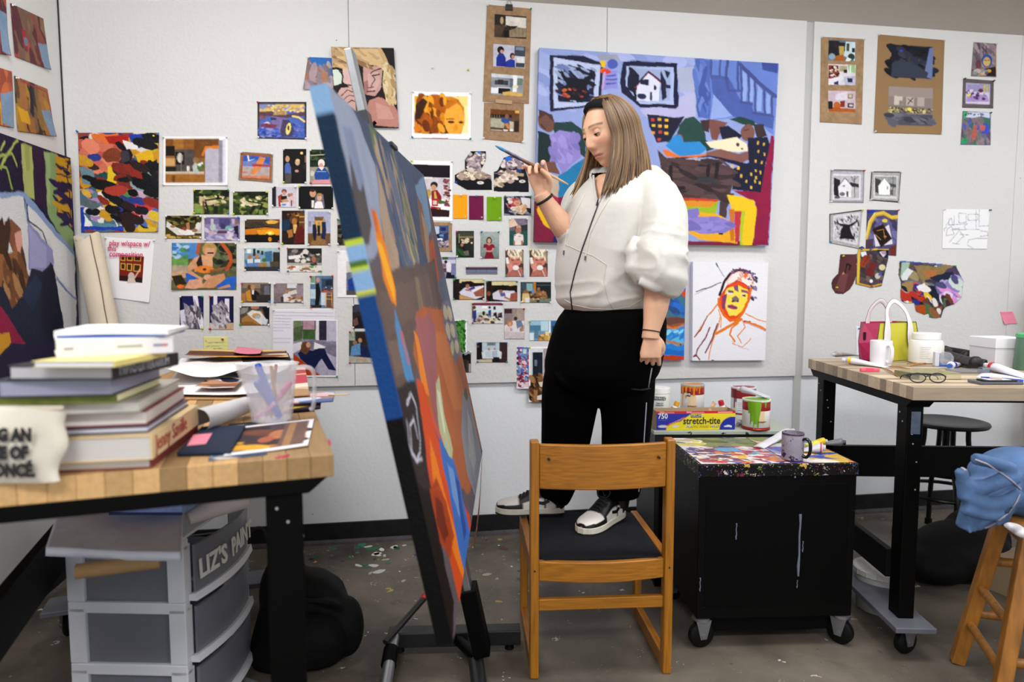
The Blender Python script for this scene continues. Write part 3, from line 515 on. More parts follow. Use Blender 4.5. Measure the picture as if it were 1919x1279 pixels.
('photo_print', 'kitchen photo of a figure in a black dress beside a wooden chair', 'photo print', [(581.5, 517.1), (624.5, 517.1), (624.5, 577.1), (581.5, 577.1)], 'b 5a7a98;r 0 0 20 26 c8d8d8;r 2 1 19 22 7a9a78;r 49 9 100 47 2e4460;r 67 13 96 30 1c2838;p 0c0c12 23 26 37 22 45 51 41 76 38 92 20 92 23 55;e 33 13 8 8 c09078;r 0 42 23 72 b8ccd8;r 47 45 100 53 a85a40;r 47 53 70 92 c8d4e0;r 70 55 100 100 6a4c38;l d8a868 2 67 55 67 97;l d8a868 2 93 55 95 99;l d8a868 2 66 72 95 74;l d8a868 2 66 61 93 62;r 0 92 49 100 2a2428;d 55 14 52 34 100 47 2 1.6 0 c8c0b8 8a5a40 303848', 46, 'rrrr', {}),
('photo_print', 'grey tabby kitten photo with head tilted up', 'photo print', [(336.8, 555.1), (381.3, 555.1), (381.3, 617.2), (336.8, 617.2)], 'b 1c1c54;r 0 0 10 100 0c0c28;p e4e0ee 55 0 75 0 83 40 100 73 100 100 86 100 63 40;p d8d4e6 0 44 21 40 30 100 7 100;e 52 48 33 20 9a94a0;p 8a8490 16 20 35 28 30 48 21 46;p a09aa6 61 8 75 32 58 36;p 7a7480 24 65 75 60 80 100 27 100;e 55 69 17 13 c0bcc4;p 6a646e 75 44 98 50 94 56 75 54;e 46 48 5 2 2a2a30;e 63 46 5 2 2a2a30;e 55 53 3 2 c88888;d 61 40 21 32 86 97 3 3 80 6a646e c8c4cc 4a4650 a8a2ae', 48, 'wgyb', {}),
('photo_print', 'grey tabby kitten photo with head turned by white railings', 'photo print', [(392.6, 555.6), (437.6, 555.6), (437.6, 618.2), (392.6, 618.2)], 'b 20205a;p e4e0ee 17 0 32 0 33 31 17 39;p e4e0ee 64 7 82 7 83 79 61 79;r 83 0 100 79 141440;r 0 79 100 100 c8a888;e 47 39 31 19 948e9a;p 7a747e 44 15 53 11 64 27 47 29;p 9a94a0 10 27 22 25 28 43 14 45;e 33 63 28 24 a8a2ae;e 44 85 19 11 8a8490;e 66 44 5 2 6a7a48;e 57 51 4 2 c87878;d 62 44 11 27 78 95 3 3 60 6a646e c8c4cc 4a4650 b8b2be', 48, 'r--r', {}),
('photo_print', 'photo of a box of pastries wrapped in paper', 'photo print', [(449.4, 574.4), (504.7, 574.4), (504.7, 610.2), (449.4, 610.2)], 'b 4a4640;r 0 0 100 16 3a3a3c;p 8a8a80 1 9 29 6 24 30 2 44;e 51 6 14 10 a87858;p a8763e 6 65 38 30 74 23 87 72 65 99 6 99;p e0dcd8 24 37 42 20 69 27 92 72 74 99 38 58;p d0d4dc 74 51 96 65 90 99 74 93;p 0f0f12 76 6 100 2 100 72 87 65;e 56 51 15 14 c89858;p 9ab8c8 51 51 69 50 67 65 53 64;p 8a5a28 1 83 38 79 65 99 1 99', 50, 'wwwg', {}),
('letter_sheet', 'lavender handwritten letter sheet half covered by the large sofa photo', 'handwritten note', [(510.9, 580.1), (627.8, 580.1), (627.8, 672.7), (510.9, 672.7)], 'b e4e2ec;l b4b0c8 1.4 4.7 5.9 96.8 7.6;l b4b0c8 1.4 1.5 12.2 97.9 14.1;l b4b0c8 1.4 1.5 18.4 29.3 18.9;l b4b0c8 1.4 1.5 24.3 27.2 24.9;l b4b0c8 1.4 1.5 30.5 28.3 30.8;l b4b0c8 1.4 1.5 36.8 28.3 37.3;l b4b0c8 1.4 1.5 43.2 16.5 43.2;l b4b0c8 1.4 1.5 58.9 28.9 58.9;l b4b0c8 1.4 1.5 67 27.2 67;n .05 40', 90, 'w---', {'lift': 0.0004}),
('photo_print', 'tall photo of a figure in navy curled up on a grey sofa', 'photo print', [(548.5, 600.2), (632.8, 600.2), (632.8, 707.2), (548.5, 707.2)], 'b f2f2f4;r 0.9 0.7 97 97 8a84a0;r 2.1 0.7 19.9 37.4 6a7a50;p 4a5a3c 1.5 14 22.8 9.3 21.4 32.7 1.5 37.4;r 21.4 0.7 51 18.7 4a4458;r 22.8 1.4 48.1 18.7 b08a98;r 22.8 16.4 49.6 33.9 3a5a2c;r 51 0.7 58.5 35 d8d8dc;r 58.5 0.7 74.8 35 2a2438;r 74.8 0.7 97 37.4 b8b4c8;p 7a7488 19.9 38.6 49.6 33.9 97 44.4 97 65.4 58.5 51.4 25.8 49.1;p d8d4dc 0.9 42.1 19.9 37.4 22.8 49.1 0.9 58.4;p e8e4e8 48.1 38.6 73.3 46.7 67.4 51.4 46.6 50.2;p a8a2b8 64.4 53.7 97 65.4 97 97 49.6 97;p 10183e 11 58.4 22.8 49.1 43.6 53.7 58.5 49.1 70.3 49.1 76.3 60.7 97 88.8 79.2 86.4 64.4 67.8 58.5 72.4 46.6 87.6 16.9 67.8;e 28.8 46.7 10.7 9.3 6a4428;e 34.7 43.2 4.7 4.7 c89078;p 5a3a24 15.4 53.7 25.8 39.7 34.7 56.1 28.8 60.7;p a83a10 0.9 58.4 37.7 81.8 61.4 97 31.8 97 0.9 77.1;p d8c8b0 0.9 70.1 19.9 84.1 31.8 97 0.9 97', 90, '--g-', {'lift': 0.0016, 'curl': 0.004}),
('sticky_note', 'yellow sticky note with a red pin above the paper pile', 'sticky note', [(381.3, 631.4), (427.6, 631.4), (427.6, 660.2), (381.3, 660.2)], 'b e6e096;l 6a6a58 3 9 22 12 37;l 6a6a58 3 19 41 73 37;l 6a6a58 3 11 65 25 62;l 6a6a58 3 32 63 62 62;l 6a6a58 3 41 79 76 76;l c8c490 2 1 35 100 37;l c8c490 2 1 57 100 60;n .05 8', 40, '', {'curl': 0.006, 'xp': [('r', (417.6, 636.4))]}),
('photo_print', 'photo of people in blue sitting on outdoor steps beside the canvas edge', 'photo print', [(654.1, 621.4), (700.0, 621.4), (700.0, 681.3), (654.1, 681.3)], 'b 3a3a34;r 0 0 24 29 98a090;p 2a2018 29 4 81 4 81 44 29 44;e 24 36 9 7 8a6a54;p 5a8ab8 10 47 45 36 52 73 5 77;p 16204a 45 44 76 47 100 84 48 84;e 45 28 8 7 b08868;p a8a49a 0 77 100 84 100 100 0 100;p c09070 38 84 71 88 71 92 38 91', 40, 'r-wr', {}),
('photo_print', 'tall white sheet with a blue-clothed figure tucked behind the canvas edge', 'photo print', [(632.2, 470.4), (673.8, 470.4), (673.8, 557.9), (632.2, 557.9)], 'b f0eef2;r 40 22 100 95 6a7488;p 1a3a90 47 62 89 52 100 93 49 85;r 40 85 100 95 4a4a44;p d0ccc8 40 22 100 22 100 42 40 47', 40, 'w---', {}),
('photo_print', 'small dark photo mostly hidden behind the canvas', 'photo print', [(660.6, 571.0), (691.3, 571.0), (691.3, 615.7), (660.6, 615.7)], 'b 2a2024;p 3a3a4c 0 0 100 0 100 25 0 34;p 1a1218 14 54 100 34 100 100 3 100;p 6a4a40 3 64 29 54 36 83 7 93', 36, 'w--w', {}),
('photo_print', 'white-bordered amber print of a face beside a mirror', 'print', [(772.1, 171.3), (883.0, 174.0), (882.4, 262.1), (771.3, 258.9)], 'b f4f4f8;p d8860c 3.8 10.2 94.6 8 95 87.8 4.4 90.5;p f0d070 3.8 10.2 21.2 10 11.3 24.7 4.6 46.8;p f4dc88 65.6 8.9 94.6 8 94.8 37.5 85.4 28.5 78 14.7;e 38.8 58.1 34.5 52.9 b05a08;r 4.4 88.9 74.7 97.2 f4f4f8;d 71 60 11.3 13.7 56.2 85.5 6.9 1.6 70 a85206 d88410 6a2c02 e8a028 8a4204;p 3a1a04 6.4 28 18.7 13.5 26.2 21.1 14.1 58.9 6.6 59.2;e 71.3 57 16.7 35.7 f0a838;p c87010 54.7 29.5 63.2 16.7 78 14.7 85.4 31.6 75.5 22.6 60.8 35.5;e 65.9 63.4 5.4 2.8 3a1402;e 82.7 63.4 3.9 2.5 4a1c04;l a8580c 2.5 58.5 57.4 71.3 56.3;p e89018 72.1 66.3 78.3 69.1 77.1 81.6 69.7 81.9;p f8e8a8 87.9 28.4 94.7 28.2 95 87.2 83.3 87.6 89.3 62.5;e 9.7 77.8 6.4 8.1 d87a18;p f4f4f8 4.4 90.8 95.5 87.5 95.6 96.4 4.5 99.8;n .12 9', 72, 'wwgb', {'curl': 0.004}),
('painted_scrap', 'crumpled blue and brown painted scrap tucked behind the portrait panel', 'painted scrap', [(577.0, 106.9), (624.3, 108.9), (625.7, 169.1), (568.2, 168.0)], 'b 8a8090;p 2a6ab8 0 0 100 0 99 30 4 28;d 72 50 -4 19 98 97 8 3 75 8a7c88 a89098 7a6a70 5a6a90 b0a0a8 9a6a50;p a8785a 53 41 80 45 78 76 60 76;n .2 8', 44, 'w---', {'curl': 0.012}),
('portrait_painting', 'portrait painting on panel of a blonde sitter looking down above the easel', 'painting', [(620.8, 87.8), (737.9, 90.0), (746.7, 239.1), (628.4, 237.5)], 'b 1a1418;p c0a070 0 0 78.9 -0.2 87.4 12.6 95.2 32.8 97.6 63.9 83.5 65.9 75.9 42.2 67.8 23.9 50.1 11.3 35.4 20.7 23.3 27.3 -0.9 24.9;p 8a6c50 4.1 1.8 46.1 0.6 24.1 15.3 0.8 23;p d0b488 46 2.1 74.1 1.7 82.3 18.2 63.3 22.1 47.3 16.8;p b8906a 8.3 8.2 31.9 4.1 21.2 24.6 2.6 24.8;p cfc09a 81 20.1 93.6 23.6 96.9 41.9 98.7 63.9 88.1 65.9 79.7 53.2 78.7 34.8;p 6a5040 68.1 20.2 77.5 20.1 79.4 25.6 70 26.7;p 1a1418 78.9 -0.2 100 0 98.9 30.9 87.5 10.7;p be938c 49.2 24.2 77.3 22.9 78.2 42.2 75.2 51.4 65.2 60.7 51.4 59 47.9 42.6;p caa49c 55.5 33.3 72.1 29.4 74.7 42.2 65.6 55.2 54.2 51.6;p 9c6e6a 47.9 42.6 55 40.6 55 57.1 49.1 59;l 1a1014 1.3 60.2 32.3 67.6 28 77 26;l 2a1418 1.7 62.4 35.4 68.2 34.6 73.7 33;l 3a1c24 1.1 62.4 35.4 66.7 39.6 61.6 46.1 58.9 50.7;l 8a4a4c 1.5 54.3 50.7 63.7 49.7;l 4a1a28 1.5 53.5 55 65.7 54.4;p d2b0aa 16.5 24.6 32.6 28.1 34.7 48.2 28.6 52 15.3 43;p d0dcd0 0.6 27.1 13.8 30.2 15.2 44.8 1 48.7;l 14101a 1.8 0.6 27.1 10.5 28 15.8 35.7 14.7 44.8;p c8a29a 1.1 65.1 12.5 50.4 28.8 50.1 33.8 61.1 33.5 82.9 20 77.6 4.5 66.9;l 3a1c28 1.1 11.8 61.3 21.6 53.9 30.7 55.6;l 3a1c28 1.1 13.7 66.8 24.6 60.3 33.8 61.1;l 3a1c28 1.1 18 72.2 27.7 66.6 34.5 68.3;l 1a1014 1.5 2.3 65.1 7.7 52.2 19.7 46.6 28.9 48.3;p b57e72 55.5 66.3 74.5 60.5 92.5 69.5 100 78.5 100 100 58 97.2 52.6 75.4;p c29286 64.7 68 87.4 75 93.3 89.5 67.8 89.8;l 1a1014 1.8 74.5 60.5 88 67.7 100.4 73;l 1a1014 1.5 80.6 25.6 77.8 47.7 69.9 60.6 74.4 62.4;d 73 60 84.2 23.7 97.3 67.6 2.2 3 75 d8c8a0 a88c60 c8b080;d 74 40 4 2.7 72.8 20.2 2.2 4 20 d0b080 8a6848 b89870;n .14 16', 110, '', {'depth': 0.014, 'rag': 1.0}),
('photo_print', 'tall bordered photo of a figurine in red robe beside an ornate cup', 'photo print', [(770.2, 301.0), (848.4, 302.6), (847.8, 415.2), (769.8, 412.8)], 'b f2f2f4;p 140c14 1.3 6.3 93.6 6.8 93.3 29.3 1.5 29;r 1.5 27.2 93.5 63.6 c8c0c8;r 1.4 26.8 51 30 e8e0e0;r 1.5 30.8 13.5 72.4 8a7a60;p b8a8a8 78.3 29.6 93.3 30.2 92.8 74.5 78.6 71.1;d 75 70 78.8 30.4 93.1 74.5 1.6 1.5 0 5a2430 e0d4d0 8a4a50;e 55.5 39.9 8.8 5.4 1c1820;e 54.5 44.1 6.2 4.7 c8956a;p 8a1824 48.6 50 62.8 47.9 73.3 58.6 73.4 69.4 50 69.9;p b89848 31.6 48.5 45.9 47.3 48.6 55.4 42.1 64.6 34.3 61.1;p d0a840 55.6 50.7 59 50.7 62.9 62.4 55.7 62.5;p 4a5a30 65.5 64.1 86.3 67.4 85 71 65.6 71.4;p b01a28 49.9 63.5 65 63.2 65.1 75 50 75.3;r 53.1 65.8 61.7 72.5 d0c4b8;p 981824 47.4 75.4 72.1 77.6 70.9 82.5 47.5 82.3;r 61.8 79.6 67.7 81.5 e8d048;p 2a1014 1.7 72.6 48.7 79 92.9 81.7 92.4 92.9 1.8 93.6', 84, 'yw--', {}),
('photo_cutout', 'photo cutout of dried flowers on black with rounded top', 'photo cutout', [(851.5, 281.7), (922.6, 281.7), (922.6, 356.9), (851.5, 356.9)], 'b 11101c;p 0a0a12 0 0 100 0 100 100 0 100;d 76 70 32.9 6.8 78.6 33.8 4.1 1.6 0 c8b8b0 8a7a80 e0d4c8 6a6070;d 77 80 11.4 47.3 77.1 71.6 4.1 1.6 0 d8c8b0 b09888 e8dcc8 8a7468;d 78 40 37.1 23 68.6 52.7 3.5 1.6 0 a898a0 7a6c78 d0c4c0;d 79 20 68.6 55.4 98.6 71.6 3.2 2 0 b8a080 7a6470 a89880;e 68.6 81.1 9.1 3.8 e8e0d0;e 68 80.5 3.4 1.6 7aa0c8;p 2a6ac8 61.4 1.9 68.6 1.9 68.6 8.9 61.4 8.1;p 1a50b0 1.4 77 7.1 77 7.1 82.4 1.4 79.7;n .2 20', 76, '', {'poly': [(42.9, 2.7), (82.9, 2.7), (82.3, 25.7), (68.6, 51.4), (97.1, 63.0), (99.4, 98.6), (34.3, 99.2), (0.6, 80.3), (1.4, 61.4), (28.0, 47.3), (28.0, 23.0)]}),
('photo_cutout', 'photo cutout of dried flowers on black with square lower edge near the brush', 'photo cutout', [(923.7, 290.8), (991.8, 290.8), (991.8, 361.0), (923.7, 361.0)], 'b 11101c;d 81 60 25.4 10.1 82.1 33.3 4.3 1.6 0 c8b8b8 8a7a88 e0d4cc 6a6078;d 82 80 20.9 42 65.7 72.5 4.3 1.6 0 d8c0b0 b09890 e8dcd0 8a7470;p 2a68c8 34.3 2.9 49.3 4.3 50.7 14.5 32.8 15.9;p 1a3a80 64.2 37.7 79.1 39.1 77.6 46.4 64.2 45.8;p 6a5a58 3 46.4 28.4 47 28.4 50.4 3 50.4;p b09a78 58.2 47.8 85.1 49.3 85.1 56.8 58.2 55.1;e 80.6 70.1 9 4.1 e0d8c8;e 80.9 70.1 3 1.7 4a80c0;p d0c0a8 4.5 66.7 19.4 66.7 26.9 87 13.4 84.1;d 83 18 3 63.8 25.4 84.1 3.5 2 0 d8c8b0 9a8878;n .2 20', 76, '', {'poly': [(29.9, 7.2), (46.3, 1.4), (82.1, 14.5), (97.6, 63.8), (99.1, 98.6), (2.1, 96.5), (2.1, 45.8), (13.4, 40.6)]}),
('colour_swatch', 'orange colour swatch card pinned to the wall', 'colour swatch', [(849.5, 365.0), (875.5, 365.0), (875.5, 410.0), (849.5, 410.0)], 'b f0a010;n .05 3;r 83 88 94 92 c8c0b0', 30, '', {'curl': 0.008, 'xp': [('w', (862.5, 367.1))]}),
('colour_swatch', 'maroon colour swatch card pinned to the wall', 'colour swatch', [(878.9, 367.1), (906.0, 367.1), (906.0, 412.0), (878.9, 412.0)], 'b 6d1040;n .05 3;r 83 88 94 92 c8c0b0', 30, '', {'curl': 0.008, 'xp': [('b', (892.4, 369.1))]}),
('colour_swatch', 'green colour swatch card pinned to the wall', 'colour swatch', [(912.5, 369.1), (939.9, 369.1), (939.9, 413.8), (912.5, 413.8)], 'b 6d9c0c;n .05 3;r 84 88 94 92 c8c0b0', 30, '', {'curl': 0.008, 'xp': [('y', (926.2, 371.1))]}),
('photo_print', 'photo of a sleeping child in white on a checkered blanket', 'photo print', [(944.6, 367.7), (995.4, 367.7), (995.4, 403.7), (944.6, 403.7)], 'b 1c1a2c;d 84 40 0 0 100 100 6 4 30 2a2848 10101c 3a3a60 8a8a98;d 85 20 17 18 49 63 8 1.5 0 b03a40 d8d0c8 6a7a58;e 48 35 14 14 c89070;p d8d4d8 61 7 97 12 97 63 73 58 65 35;p d8b888 37 63 69 41 85 75 69 97 37 86;p c89470 57 86 77 41 87 52 69 92;d 86 16 31 63 61 92 5 1.6 0 e0d8d0 b8a898 5a7a60;l 0c0c14 2 45 35 53 38', 54, 'ggg-', {}),
('mounted_photo', 'brown card holding a small blue interior photo beside the canvas edge', 'mounted photo', [(808.8, 416.5), (847.0, 416.5), (847.0, 472.2), (808.8, 472.2)], 'b a0805c;n .06 6;r 12 12 84 86 4a5a80;r 12 14 37 43 b8c8e0;r 43 17 70 30 2a3a6a;e 59 23 10 5 1a2a58;p 1a1c30 21 41 48 37 56 52 32 55;e 48 45 11 4 5a90d0;p e8ecf4 21 55 53 54 56 77 48 77 47 59 27 61;p 2a3458 59 41 81 34 81 63 59 63;d 87 24 21 63 82 85 3 1.6 0 8a7a80 c0b0b0 4a3a40 a890a0', 50, '-wb-', {}),
('photo_print', 'dark photo of a person seated in a dim room with plants', 'photo print', [(854.5, 433.1), (888.1, 433.1), (888.1, 482.9), (854.5, 482.9)], 'b 1c221c;r 3 4 100 24 3a4030;r 15 10 21 45 8a8a68;r 21 20 97 27 8a7a58;r 39 27 94 45 3a2c1c;e 59 37 13 9 d0b898;d 88 14 33 29 94 45 3 1.6 0 c8b898 6a5a48 e0d4b8;e 33 53 8 6 b07a60;p 181018 18 61 45 57 58 78 21 78;p 6a6458 33 78 70 73 73 92 39 94;d 89 30 3 65 33 98 6 3 60 1a3a1c 0e2410 2a5028;r 82 49 97 73 2c2c2a', 44, 'p--w', {}),
('photo_print', 'studio photo of a woman in a crimson puff-sleeved dress', 'photo print', [(900.7, 434.2), (935.2, 434.2), (935.2, 485.0), (900.7, 485.0)], 'g a8b4b0 6a7a78;e 46 34 15 14 1c1012;e 46 34 10 9 c89880;p c89078 33 44 59 44 64 54 28 54;p 8a1830 16 48 31 45 46 52 61 45 75 50 78 62 64 60 58 78 34 78 29 60 15 61;p 7a1428 31 74 61 74 75 100 19 100;p c8907a 22 62 31 74 46 76 64 74 72 61 66 61 58 70 34 70;n .1 8', 44, 'bg-w', {}),
('photo_print', 'photo of a boy in a white polo shirt on a green court', 'photo print', [(954.8, 409.8), (988.7, 409.8), (988.7, 460.0), (954.8, 460.0)], 'b 6a5a70;r 0 0 100 26 7a6c80;p e0c0a8 0 2 25 1 49 26 0 34;p 2a3034 31 28 100 22 100 51 31 51;r 0 45 100 100 1f5048;e 49 45 16 14 a87060;p c89878 34 34 43 24 60 26 66 36 49 34;p e4d8d4 25 61 49 55 76 61 78 87 61 100 31 100 24 83;p a86e5c 23 83 31 83 30 100 22 100;p a86e5c 64 83 76 83 74 100 63 100;e 30 63 4 2 8a2a30;r 49 65 64 68 8a8a90', 44, 'ww--', {}),
('photo_print', 'left twin photo of a fair-haired boy speaking on a white telephone', 'photo print', [(947.2, 468.3), (981.0, 468.3), (981.0, 518.7), (947.2, 518.7)], 'b 4a3430;r 0 0 100 23 5a4038;e 56 33 36 30 c87a6c;e 53 12 43 20 d8c4a8;d 91 30 19 1 92 23 4 3 75 e8d8c0 b09c80 f0e8d8 98846c;p b06a5c 22 70 92 65 100 100 5 100;e 22 56 15 16 d08a78;p e8e4e0 1 30 15 28 22 51 5 53;e 57 67 18 9 ece8e4;p 5a2a24 33 36 47 38 46 41 33 40;p 5a2a24 63 37 78 35 78 38 64 40;l 8a3a34 2 47 52 65 52;p d89080 12 60 36 51 43 74 19 84;l d8d0cc 3 71 77 85 98;r 90 14 100 51 8a8068', 44, 'w-bg', {}),
('photo_print', 'right twin photo of a fair-haired boy speaking on a white telephone', 'photo print', [(992.5, 468.3), (1026.3, 468.3), (1026.3, 518.7), (992.5, 518.7)], 'b 4a3430;r 0 0 100 23 5a4038;e 56 33 36 30 c87a6c;e 53 12 43 20 d8c4a8;d 91 30 19 1 92 23 4 3 75 e8d8c0 b09c80 f0e8d8 98846c;p b06a5c 22 70 92 65 100 100 5 100;e 22 56 15 16 d08a78;p e8e4e0 1 30 15 28 22 51 5 53;e 57 67 18 9 ece8e4;p 5a2a24 33 36 47 38 46 41 33 40;p 5a2a24 62 37 78 35 78 38 64 40;l 8a3a34 2 47 52 65 52;p d89080 12 60 36 51 43 74 19 84;l d8d0cc 3 71 77 85 98;r 90 14 100 51 8a8068', 44, 'yw--', {}),
('film_strip', 'strip of film negatives pinned under the studio portraits', 'film strip', [(873.1, 499.2), (932.0, 499.2), (932.0, 514.0), (873.1, 514.0)], 'b 8a8890;r 0 13 100 48 4a3444;r 0 48 100 79 6a7a98;r 1 79 99 86 3a3a48;r 0 3 100 11 c8c4cc;l d8d0d0 3 3 8 97 8;r 31 16 32 76 1a1a20;r 65 16 66 76 1a1a20;n .1 30', 56, 'ww--', {'curl': 0.004}),
('photo_print', 'photo of a person leaning over a kitchen counter beside the canvas', 'photo print', [(823.3, 481.9), (854.5, 481.9), (854.5, 522.2), (823.3, 522.2)], 'b 8a8ab0;r 19 0 53 13 3a5a30;r 0 13 98 30 c8c8dc;e 39 23 9 8 1c1418;p e4e0ea 41 30 64 22 74 42 68 71 45 68;p 14121c 45 70 90 77 94 99 38 99;r 71 30 100 83 7a78a8;r 0 53 41 71 5a3a3a;p 8a6050 23 33 41 36 38 48 23 45', 40, '--g-', {}),
('photo_print', 'photo of a person asleep in bed under a brown blanket', 'photo print', [(849.1, 523.4), (907.8, 523.4), (907.8, 562.1), (849.1, 562.1)], 'b 2a1c18;r 20 2 100 18 d8cc98;r 0 3 18 100 1a1214;p 140c0c 16 45 28 12 56 9 72 21 96 18 99 33 72 45 24 64;p d8d4e4 20 64 36 42 88 33 99 70 99 82 72 97 24 76;p 9a5a44 64 64 76 45 98 42 99 85 72 85;e 46 35 6 11 a87058;p 4a3a90 48 47 68 33 72 52 56 61;p e8e4ec 56 55 96 30 99 38 64 65;p c89458 20 76 72 98 20 98;p a86a54 37 48 56 50 52 59 40 56', 54, 'gwwg', {}),
('photo_print', 'photo of a person asleep in bed under a white sheet', 'photo print', [(911.3, 526.9), (969.3, 526.9), (969.3, 564.9), (911.3, 564.9)], 'b 241814;r 18 3 100 22 d8d09c;r 9 3 15 99 120c0c;p 140c0c 18 49 30 25 55 19 71 37 95 25 100 43 38 62;p d4d0e0 20 62 38 46 91 49 99 80 79 100 22 90;p e4e0ea 51 62 91 56 95 80 59 83;p 9a5040 79 62 99 56 99 98 75 98;e 47 52 6 9 9a6248;p 5a5aa0 43 62 59 56 63 74 47 77;p b87a58 59 74 79 90 75 96 57 83;p d8c890 71 3 87 3 88 22 73 25;e 8 62 6 12 8a4a34', 54, 'gb-r', {}),
('photo_print', 'photo of a group sitting before a fireplace', 'photo print', [(975.8, 528.8), (1032.6, 528.8), (1032.6, 568.0), (975.8, 568.0)], 'b 2a3034;r 2 2 45 49 3a4c58;r 19 7 39 43 8ab0b0;r 41 2 50 55 b07a30;r 52 4 100 73 1c2024;r 54 13 99 17 4a5058;e 17 55 9 18 8a5a28;p d8b878 6 55 27 55 33 98 4 98;p d8e0e0 14 76 29 76 29 98 16 98;e 59 34 5 8 9a6a48;p 8a5a38 50 43 68 43 69 70 50 70;p 9a6a44 64 49 83 46 89 79 66 79;e 74 49 4 7 b08060;e 41 46 5 10 6a8ac0;p 6a7a68 29 82 99 79 99 98 29 98;e 57 91 6 6 3a2418;d 93 18 33 55 91 85 5 1.6 0 b07a48 6a4a2c c89860', 52, '--ww', {}),
('photo_print', 'photo of a crowded living-room gathering', 'photo print', [(884.3, 566.8), (942.3, 566.8), (942.3, 607.2), (884.3, 607.2)], 'b c8c8d0;r 0 3 100 15 7a3048;r 8 15 100 47 d8dce0;r 0 17 6 76 8a6a50;p 2a3a78 2 41 14 35 15 93 4 93;e 8 24 5 8 5a3a2c;r 32 17 49 29 f4f8f8;p 1a4a8a 53 38 62 35 62 70 53 70;e 57 24 4 6 2a1a18;r 69 19 77 35 2a2a3a;r 65 47 85 64 d0ccd0;p 18141c 69 52 79 44 83 76 71 81;p 141018 85 52 97 47 99 87 81 84;p b8c8a8 24 47 49 44 51 64 26 67;e 38 51 5 10 2a2018;p c8a078 12 76 36 70 45 93 16 96;p d8c8a0 45 76 77 78 77 96 49 99;d 94 40 16 58 97 96 5 1.6 0 e0d8d0 6a4a48 3a3438 b89878 8a8a98', 54, 'yw-r', {}),
('photo_print', 'tall photo of two people lying in bed', 'photo print', [(944.9, 578.1), (982.9, 578.1), (982.9, 636.0), (944.9, 636.0)], 'b 8a7a80;r 1 2 38 17 3a2024;r 41 2 63 41 9a8880;r 63 1 100 41 a8988c;p e0d8d8 1 57 38 41 99 41 99 94 1 94;e 56 33 9 6 3a2a24;p 6a7a98 57 41 85 39 94 57 63 66;e 27 49 15 11 b07838;e 28 51 9 7 d09880;p d8c8d0 7 62 38 57 44 74 7 74;p c89080 29 62 38 66 37 74 30 73;p a88068 75 66 97 53 97 74 78 76;p c8bcc0 1 76 99 78 99 98 1 99;n .08 10', 44, '-r--', {}),
('photo_print', 'photo of a blue kitchen with a wooden dining set', 'photo print', [(992.3, 600.8), (1050.9, 600.8), (1050.9, 639.1), (992.3, 639.1)], 'b 6a9ab8;r 2 3 60 28 98c0d8;r 2 25 36 52 4a7a98;r 36 3 60 52 b8d8e4;r 62 3 68 77 e8f0f4;r 68 3 100 77 3a6a98;p 1a3050 72 28 84 25 86 64 73 71;p d8e8f0 0 61 14 61 14 98 0 98;p b88848 28 77 40 64 68 61 74 83 56 99 28 99;p e0d8a8 50 55 62 55 62 74 51 75;d 95 20 28 74 72 99 5 1.6 0 c89a50 8a5a24 e0b870 6a4a28;r 16 52 28 89 5a7a90', 54, 'yw--', {}),
('photo_print', 'bordered photo of green grass partly behind the canvas', 'photo print', [(851.5, 600.1), (875.4, 600.1), (875.4, 661.1), (851.5, 661.1)], 'b f2f2f2;r 0 3 84 97 3a7a2c;d 96 200 0 3 84 97 3 1.5 60 2a6420 4a8a38 1c4c18 5a9a48', 50, '-w--', {}),
('photo_print', 'photo of two people in white sitting on a pale sofa', 'photo print', [(893.3, 641.9), (950.7, 641.9), (950.7, 679.9), (893.3, 679.9)], 'b 2a2028;r 18 1 74 43 b8c8d8;r 33 1 62 17 8a9098;r 36 4 59 14 6a7a68;r 0 1 18 100 181014;r 76 1 100 100 3a2428;p d8dce0 16 49 29 37 70 37 82 49 80 80 19 81;p c0ccd8 27 46 46 40 48 74 29 75;p a8bccc 50 43 68 42 68 77 50 75;e 40 34 4 6 b08870;e 59 33 4 6 b08870;p 1a1418 54 74 74 74 73 96 54 96;p c8b8a0 0 86 50 83 50 100 0 100;r 1 15 7 25 6a6048', 54, 'bbgb', {}),
('photo_print', 'small dark photo of a tree trunk low beside the canvas', 'photo print', [(866.0, 658.8), (882.5, 658.8), (882.5, 698.6), (866.0, 698.6)], 'b 2a2a2c;r 4 2 97 22 98a0a8;d 97 20 4 16 97 52 8 1.4 0 14120e 2c281c 0c0c0a;p 4a3a2c 54 46 76 46 80 99 51 99;r 76 58 97 99 a8a49c', 34, '-w--', {}),
('photo_print', 'tall print of a busy multicoloured collage lowest beside the trousers', 'print', [(968.3, 650.8), (994.6, 650.8), (994.6, 729.1), (968.3, 729.1)], 'b e8e8ee;r 8 2 87 95 8a6a88;d 98 260 8 2 87 95 3 1.6 30 b03a58 4a6ab0 d8d0d8 3a2a58 c88a98 6a9ac0 8a2a40 e8c8c8 5a5a98;r 38 2 78 22 5a88b8;r 46 5 69 16 c8d8e0', 60, '', {}),
